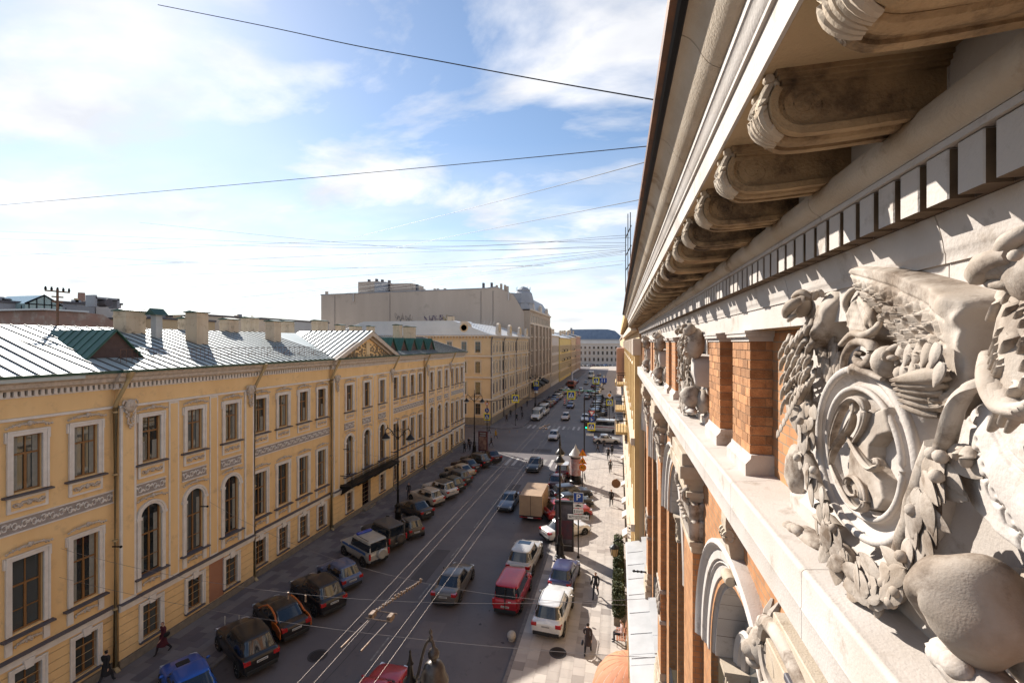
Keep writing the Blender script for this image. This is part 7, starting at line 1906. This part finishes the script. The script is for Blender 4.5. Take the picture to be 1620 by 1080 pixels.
# road-works signs
T = signpost('roadworks_signs', 'orange warning signs and round 40 sign on the sunny pavement', -4.0, 53.2, 4.6, z=.12, rz=-2)
def tri(nm, x, z, s, pic):
    p = plate(nm, [(x-.5*s,z-.42*s),(x+.5*s,z-.42*s),(x,z+.45*s)], 'sgn_red', T, -.06)
    plate('warning_field', [(x-.42*s,z-.37*s),(x+.42*s,z-.37*s),(x,z+.36*s)], 'sgn_orange', p, -.066, .004)
    b = MB()
    if pic == 0: flat(b, rect(x-.09,x-.03,z-.28,z+.06), -.072); flat(b, rect(x+.04,x+.09,z-.28,z-.02), -.072); flat(b, rect(x+.04,x+.09,z+.02,z+.1), -.072)
    else: walker(b, s*.9, x-.03, z-.13, -.072); flat(b, [(x+.05,z-.3),(x+.27,z-.3),(x+.16,z-.12)], -.073)
    b.build('warning_symbol', M['sgn_black'], p, world=False)
tri('narrow_road_sign', 0, 4.2, .95, 0); tri('men_at_work_sign', 0, 3.28, .95, 1)
p = plate('speed_disc', fcirc(.42, 0, 2.45), 'sgn_red', T, -.06); plate('speed_field', fcirc(.36, 0, 2.45), 'sgn_orange', p, -.066, .004)
letters('40', 0, 2.45, .40, p, y=-.074)
MB().tube([(-.4,-.3,.02),(0,0,.9),(.4,-.3,.02)], .03, 5).build('stand', M['lamp_iron'], T, world=False)
# parking sign with plates by the billboard
T = signpost('parking_sign', 'blue parking sign with three white plates at the billboard', -3.05, 36.0, 5.2, rz=2)
p = plate('parking_board', rrect(.78,.78,.05) and [(a, 4.75+c) for a, c in rrect(.78,.78,.05)], 'sgn_white', T, -.06); plate('parking_field', [(a, 4.75+c) for a, c in rrect(.72,.72,.04)], 'sgn_blue', p, -.066, .004)
letters('P', 0, 4.75, .52, p, 'sgn_white', -.074)
p = plate('car_plate', rect(-.39,.39,3.94,4.28), 'sgn_white', T, -.06); b = MB(); flat(b, [(-.22,4.06),(.22,4.06),(.22,4.13),(.12,4.15),(.06,4.20),(-.1,4.20),(-.14,4.14),(-.22,4.12)], -.068); b.build('car_symbol', M['sgn_black'], p, world=False)
p = plate('distance_plate', rect(-.39,.39,3.48,3.86), 'sgn_white', T, -.06); letters('25м', 0, 3.67, .17, p, y=-.068)
b = MB()
for s_ in (-1,1): flat(b, rect(s_*.29-.02,s_*.29+.02,3.55,3.7), -.068); flat(b, [(s_*.29-.05,3.7),(s_*.29+.05,3.7),(s_*.29,3.8)], -.068)
b.build('up_arrows', M['sgn_black'], p, world=False)
p = plate('both_ways_plate', rect(-.82,.82,3.02,3.40), 'sgn_white', T, -.062); letters('РАЗГРУЗКА', 0, 3.26, .13, p, y=-.070); letters('ГРУЗОВ', 0, 3.11, .10, p, y=-.070)
b = MB()
for s_ in (-1,1): flat(b, rect(min(s_*.5,s_*.62),max(s_*.5,s_*.62),3.19,3.23), -.070); flat(b, [(s_*.62,3.14),(s_*.62,3.28),(s_*.75,3.21)], -.0705)
b.build('side_arrows', M['sgn_black'], p, world=False)
# billboard (city-format light box)
T = thing('billboard', 'tall dark-framed city light box with faded red poster by the lamp', 'billboard', (-4.25, 37.0, .13), rad(2))
MB().cbox(-.75,.75,-.14,.14,0,3.9,.03).build('case', mat('billboard_case', (.035,.03,.03), .45), T, world=False)
pm_ = mat('poster_red', (.13,.03,.035), .35, .3, 1.6, (.05,.035,.05)); pg = mat('poster_grey', (.10,.085,.095), .35, .2, 2.0, (.05,.045,.055))
MB().box(-.62,.62,-.15,-.139,1.0,2.5).build('poster', pm_, T, world=False); MB().box(-.62,.62,-.15,-.139,2.5,3.75).build('poster_top', pg, T, world=False)
MB().box(-.62,.62,-.15,-.139,.62,.98).build('poster_strip', pg, T, world=False); MB().box(-.6,.6,-.152,-.139,.45,.52).build('footer_strip', M['sgn_grey'], T, world=False)
MB().cbox(-.8,.8,-.2,.2,3.9,4.05,.03).build('cap', M['plastic'], T, world=False)
# poster stand at left corner
T = thing('poster_stand', 'dark red poster stand at the left corner before the crossing', 'billboard', (-20.35, 67.5, .13), rad(-4))
MB().cbox(-.75,.75,-.12,.12,.2,3.2,.03).build('case', mat('stand_case', (.09,.02,.022), .5), T, world=False)
MB().box(-.6,.6,-.13,-.119,.4,2.35).build('poster', mat('poster_dark', (.11,.05,.05), .4, .4, 2.5, (.32,.2,.15)), T, world=False)
for k in range(2): MB().box(-.5,.5,-.13,-.119,2.45+.35*k,2.65+.35*k).build('poster_heading', M['sgn_grey'], T, world=False)
for s_ in (-1,1): MB().box(s_*.6-.05,s_*.6+.05,-.1,.1,0,.22).build('foot', M['plastic'], T, world=False)
# advert column
T = thing('advert_column', 'round advert column with poster and pointed cap on the right pavement', 'advert column', (-5.0, 55.2, .12))
MB().lathe([(.75,0),(.75,.3),(.62,.4),(.62,3.2)], (0,0,0), 16).build('drum', M['lamp_iron'], T, 40, world=False)
MB().lathe([(.64,1.0),(.64,3.0)], (0,0,0), 16).build('poster', mat('column_poster', (.45,.38,.36), .6, .5, 2.2, (.30,.10,.09)), T, 40, world=False)
MB().lathe([(.80,3.2),(.82,3.4),(.6,3.6),(.4,3.95),(.15,4.2),(.08,4.5),(0,4.7)], (0,0,0), 16).build('cap', mat('column_cap', (.45,.42,.38), .5), T, 40, world=False)
# bicycles leaning together by the column
def bicycle(label, x, y, rz):
    T = thing('bicycle', label, 'bicycle', (x, y, .13), rad(rz))
    for s_ in (-.52,.52):
        w = MB().tube([(0, s_+.33*math.cos(a), .34+.33*math.sin(a)) for a in [k*math.pi/10 for k in range(21)]], .018, 5, cap=False)
        for k in range(6): w.tube([(0,s_,.34),(0,s_+.32*math.cos(k*1.05),.34+.32*math.sin(k*1.05))], .004, 3)
        w.build('wheel', M['plastic'], T, world=False)
    MB().tube([(0,-.52,.34),(0,-.08,.30),(0,.36,.80),(0,-.18,.80),(0,-.52,.34)], .017, 5).tube([(0,-.18,.86),(0,-.08,.30)], .017, 5).tube([(0,.52,.34),(0,.34,.98)], .016, 5).build('frame', M['lamp_iron'], T, world=False)
    MB().tube([(-.26,.28,1.02),(0,.35,1.0),(.26,.28,1.02)], .014, 5).build('handlebar', M['rim'], T, world=False); MB().ball((0,-.2,.90),(.07,.13,.03),8).build('saddle', M['plastic'], T, 50, world=False)
bicycle('dark bicycle leaning beside the advert column, nearer one', -4.3, 54.2, 20); bicycle('dark bicycle leaning beside the advert column, farther one', -4.0, 56.4, 10)
# roadwork barriers far away
for k in range(5):
    T = thing('striped_barrier', f'red and white striped road-works panel, {nth[k]} of the far row', 'barrier', (-14.2+.5*k, 124+6*k, 0), 0, 'road-works barriers')
    MB().box(-.25,.25,-.05,.05,.2,2.0).build('panel', M['sgn_white'], T, world=False)
    for q in range(3): MB().add([(-.25,-.055,.3+.6*q),(.25,-.055,.55+.6*q),(.25,-.055,.85+.6*q),(-.25,-.055,.6+.6*q)], [(0,1,2,3)]).build('red_stripe', M['sgn_red'], T, world=False)
    MB().box(-.4,.4,-.3,.3,0,.2).build('foot', M['plastic'], T, world=False)
# hanging projecting signs, lanterns and planting along the right facade
M['hedge'] = mat('hedge_leaf', (.085,.095,.035), .7, .2, 6, (.045,.055,.02), rnd=.2)
def bush(label, x, y, w, h, n, seed, z=.13, cat='shrub'):
    T = thing('boxed_shrub', label, cat, (x, y, z), 0, 'shrubs along the right facade'); r = random.Random(seed)
    MB().cbox(-w*.45,w*.45,-w*.6,w*.6,0,.5,.03).build('planter', M['plinth'], T, world=False); MB().tube([(0,0,.4),(.03,0,h*.7)], .03, 5).build('trunk', M['wood'], T, world=False)
    b = MB()
    for k in range(n):
        a, bt = r.uniform(0,6.28), r.uniform(0,1); rr_ = w*(.3+.35*r.random()**.5)*(1-.35*abs(bt-.4)); c = Vector((rr_*math.cos(a), rr_*math.sin(a)*1.2, .5+bt*(h-.5)))
        u = Vector((r.uniform(-1,1),r.uniform(-1,1),r.uniform(-.4,1))).normalized()*.085; v_ = u.cross(Vector((r.uniform(-1,1),r.uniform(-1,1),r.uniform(-1,1)))).normalized()*.04
        b.add([c-u, c+v_, c+u, c-v_], [(0,1,2,3)])
    kind(b.build('foliage', M['hedge'], T, world=False), 'stuff')
for k in range(8): bush(f'clipped dark green shrub, {nth[k]} from the bench along the right wall', .02, 28.2 + 1.05*k + (.9 if k > 3 else 0), .62, 1.6+.25*(k%3), 1100, k)
def lantern(label, y, z):
    T = thing('wall_lantern', label, 'lantern', (.3, y, z), 0, 'wall lanterns')
    MB().tube(catmull([(.15,0,.3),(-.25,0,.55),(-.55,0,.35),(-.55,0,.15)], 4), .03, 6).build('bracket', M['iron'], T, world=False)
    MB().lathe([(.05,.2),(.28,.05),(.34,-.02)], (-.55,0,0), 8).build('hood', M['iron'], T, world=False)
    MB().lathe([(.28,-.02),(.18,-.55),(.05,-.6)], (-.55,0,0), 6).build('glazing', mat('lantern_glass', (.35,.25,.13), .2, 0), T, world=False)
    for k in range(6): a = k*math.pi/3; MB().tube([(-.55+.29*math.cos(a),.29*math.sin(a),-.02),(-.55+.19*math.cos(a),.19*math.sin(a),-.56)], .015, 4).build('glazing_bar', M['iron'], T, world=False)
lantern('large iron wall lantern above the shrubs on the right', 30.6, 3.6)
T = thing('round_sign', 'brown round hanging shop sign on the right facade', 'shop sign', (.25, 44.5, 3.6)); MB().lathe([(0,-.05),(.42,-.05),(.42,.05),(0,.05)], (-.45,0,0), 20, axis='y').build('disc', mat('sign_brown', (.22,.10,.04), .5), T, world=False); MB().tube([(.3,0,.5),(-.45,0,.45)], .02, 5).build('bracket', M['iron'], T, world=False)
T = thing('frame_sign', 'empty square iron sign frame projecting from the right facade', 'shop sign', (.6, 52.0, 3.4)); MB().tube([(0,0,0),(-1.7,0,0),(-1.7,0,1.6),(0,0,1.6)], .025, 5).tube([(0,0,0),(-1.7,0,1.6)], .012, 4).build('frame', M['iron'], T, world=False)
for k, y in enumerate((34.5, 38.2, 41.5, 46.5, 57)):
    T = thing('window_canopy', f'small pale shop canopy, {nth[k]} along the right ground floor', 'canopy', (.45, y, 3.0), 0, 'small shop canopies')
    MB().ext([(.2,.25),(-.15,.0),(-.15,-.10),(.2,-.05)], -.6, .6).build('cover', M['far_white'], T, world=False)
# terracotta dome awning
T = thing('dome_awning', 'terracotta-coloured domed entrance awning at the bottom right', 'awning', (.45, 19.7, 2.2))
am_ = mat('awning_fabric', (.50,.22,.12), .8, .08, 3, (.44,.18,.10)); n = 9
for k in range(n):
    a0, a1 = math.pi*k/n, math.pi*(k+1)/n; v = []; f = []
    for i in range(9):
        t = i/8*math.pi/2; r = 1.45*math.cos(t); zz_ = 1.5*math.sin(t)
        for a in (a0+.01, (a0+a1)/2, a1-.01): q = 1.0 + (.025 if a not in (a0+.01, a1-.01) else 0); v.append((-r*math.sin(a)*q*1.05, -r*math.cos(a)*q*1.25, zz_))
    for i in range(8):
        for j in range(2): f.append((i*3+j, i*3+j+1, i*3+4+j, i*3+3+j))
    MB().add(v, f).build('awning_gore', am_, T, 60, world=False)
finish_letters()
# ================================================================ overhead wires
M['wire'] = mat('cable', (.035,.03,.03), .6); M['wire_bright'] = mat('copper_wire', (.26,.22,.20), .45, 0, metal=.6); M['wire_grey'] = mat('steel_wire', (.20,.19,.19), .5, metal=.4)
M['clamp'] = mat('zinc_clamp', (.30,.21,.15), .4, .4, 12, (.10,.07,.05), metal=.5)
def wire(name, label, a, b, r, m, sag=.0, cat='wire', n=24, group=None):
    a, b = Vector(a), Vector(b)
    pts = [a.lerp(b, i/n) - Vector((0,0,sag*4*(i/n)*(1-i/n))) for i in range(n+1)]
    o = MB().tube(pts, r, 5).build(name, M[m], None, 60); tag(o, label, cat, group); return o
ZW = 6.0
for k, (x, lab) in enumerate(((-10.1,'leftmost'),(-9.58,'second from left'),(-8.15,'third from left'),(-7.68,'rightmost'))):
    wire('trolley_wire', f'{lab} of four trolleybus wires running along the street', (x,8,ZW), (x-.3,230,ZW+.3), (.006), 'wire_bright', 0, 'trolley wire', 60, 'trolley wires')
XF = XL + .3
spans = [((XF,15.75,7.5),(1.0,15.5,8.66),'span wire from the palace to the brick facade, above the near wire crossing', .007, 1.0),
 ((XF,15.7,6.2),(1.0,14.2,7.6),'span wire carrying the near wire crossing', .007, .55),
 ((XF,23.6,7.0),(1.0,17.5,7.3),'span wire meeting the trolley wires behind the near crossing', .007, 1.5),
 ((XF,38.2,7.0),(.9,36,7.6),'span wire passing the left street lamp', .007, 1.1),
 ((XF,52.5,8.0),(.8,58,8.4),'span wire at the second wire crossing', .008, 1.6),
 ((XF,66,8.6),(.9,64,8.8),'span wire just before the zebra crossing', .008, 1.4),
 ((XF,72,8.8),(.9,84,9),'span wire slanting over the crossroads', .008, 1.5)]
for a, b, lab, r, sg in spans: wire('span_wire', lab, a, b, r, 'wire_bright', sg, 'span wire', 30, 'span wires')
# wire crossing hardware
def switchgear(label, x, y, s=1.0, rz=0):
    T = thing('wire_crossing', label, 'wire fitting', (x, y, ZW), rad(rz))
    for xx in (-.45, .35):
        MB().cbox(xx-.10,xx+.10,-.17,.17,-.05,.15,.025).build('contact_box', M['clamp'], T, world=False)
        MB().tube([(xx,-.3,.02),(xx-.1,-1.6,0)], .014, 6).build('runner', M['wire_bright'], T, world=False)
        MB().tube([(xx-.05,-1.5,.02),(xx-.1,-2.0,0)], .032, 6).build('splice', M['clamp'], T, world=False)
    r = random.Random(4); b = MB().tube([(-.4,.2,.1),(.4,2.9,.1)], .022, 6)
    b.build('guide_beam', M['wire_bright'], T, world=False)
    for k in range(16): t = k/15; MB().cbox(-.42+.8*t-.04,-.42+.8*t+.04,.25+2.5*t-.04,.25+2.5*t+.05,.02,.12+.10*r.random(),.012).build('clamp', M['clamp'], T, world=False)
    for yy in (-.28, .26): MB().tube([(-.6,yy,.05),(.5,yy,.05)], .025, 5).build('spacer', M['clamp'], T, world=False)
switchgear('big trolley-wire crossing with shiny clamps over the road, near', -9.2, 16.6)
switchgear('smaller trolley-wire crossing over the road before the zebra', -9.3, 57.6)
for k, (x, y, z) in enumerate(((-12.8,15.62,6.98),(-12.0,15.62,6.97),(-12.4,52,6.6),(-11.6,52.4,6.6))):
    o = tag(MB().tube([(x,y,z+.1),(x,y,z-.12)], .035, 6).ball((x,y,z-.14),.05,6).build('wire_hanger', M['clamp'], None), f'small insulator hanger, {nth[k]} from the camera, on a span wire', 'insulator', 'small wire hangers')
for k, (x, y, z) in enumerate(((1.05,18.2,8.2),(1.05,24.9,7.2))):
    T = thing('wall_anchor', ['lower', 'upper'][k] + ' wire anchor with insulators on the brick pilasters', 'insulator', (x, y, z))
    MB().tube([(0,0,0),(-.5,.0,-.02)], .03, 6).build('eye_bolt', M['iron'], T, world=False)
    for q in range(3): MB().ball((-.18-.14*q,0,-.01), (.06,.05,.05), 8).build('insulator', M['iron'], T, 60, world=False)
for k, (y, z) in enumerate(((23.0,6.9),(18.0,6.6),(38.0,7.0),(38.2,4.6),(45.6,7.0))):
    T = thing('wall_anchor', f'dark wire bracket, {nth[k]} on the yellow palace wall', 'insulator', (XL+.25, y, z), 0, 'palace wire brackets'); MB().tube([(0,0,0),(.55,0,.05)], .035, 6).build('arm', M['iron'], T, world=False); MB().ball((.55,0,.05),.07,8).build('insulator', M['iron'], T, 60, world=False)
# telephone cables across the sky
def sky(px, py, Y):                    # a point at distance Y along the street on a given sight line
    k = (px-978)/(720/CC); X = k*CC*Y/(1 + k*SS); d = CC*Y - SS*X
    return (X, Y, CH + (542-py)*d/720)
def cable(label, pts, r, m='wire'):
    q = catmull([sky(*p) for p in pts], 10); o = MB().tube(q, r, 5).build('overhead_cable', M[m], None, 60); tag(o, label, 'cable', 'cables over the roofs')
cable('thick black cable sagging across the top of the sky', [(250,8,14),(420,42,13),(560,72,12),(700,98,11),(850,126,10),(1045,160,9)], .014)
cable('long cable rising from the left edge to the gutter, second from top', [(-40,328,26),(240,304,23),(520,279,20),(780,255,17),(1030,231,14)], .015)
cable('cable slanting up to the gutter, third from top', [(560,376,60),(700,341,44),(860,300,30),(1020,257,18)], .018)
cable('cable slanting up to the gutter, fourth from top', [(540,410,70),(680,381,52),(860,346,36),(1012,316,24)], .02)
for i, (a, b, c) in enumerate((((0,405),(500,383),(990,384)), ((0,378),(560,392),(996,376)), ((180,462),(620,432),(992,396)), ((460,468),(700,438),(990,397)), ((560,462),(800,430),(990,412)), ((0,398),(420,421),(860,420)), ((300,478),(640,446),(985,400)), ((0,430),(520,404),(990,391)), ((120,440),(560,424),(990,394)), ((380,470),(720,434),(990,402)), ((430,474),(700,450),(985,418)), ((0,366),(600,389),(994,372)), ((220,352),(640,392),(992,388)))):
    cable(f'thin distant wire, {nth[i]} of the faint bundle above the roofs', [(a[0],a[1],90),(b[0],b[1],75),(c[0],c[1],55)], .022, 'wire_grey')
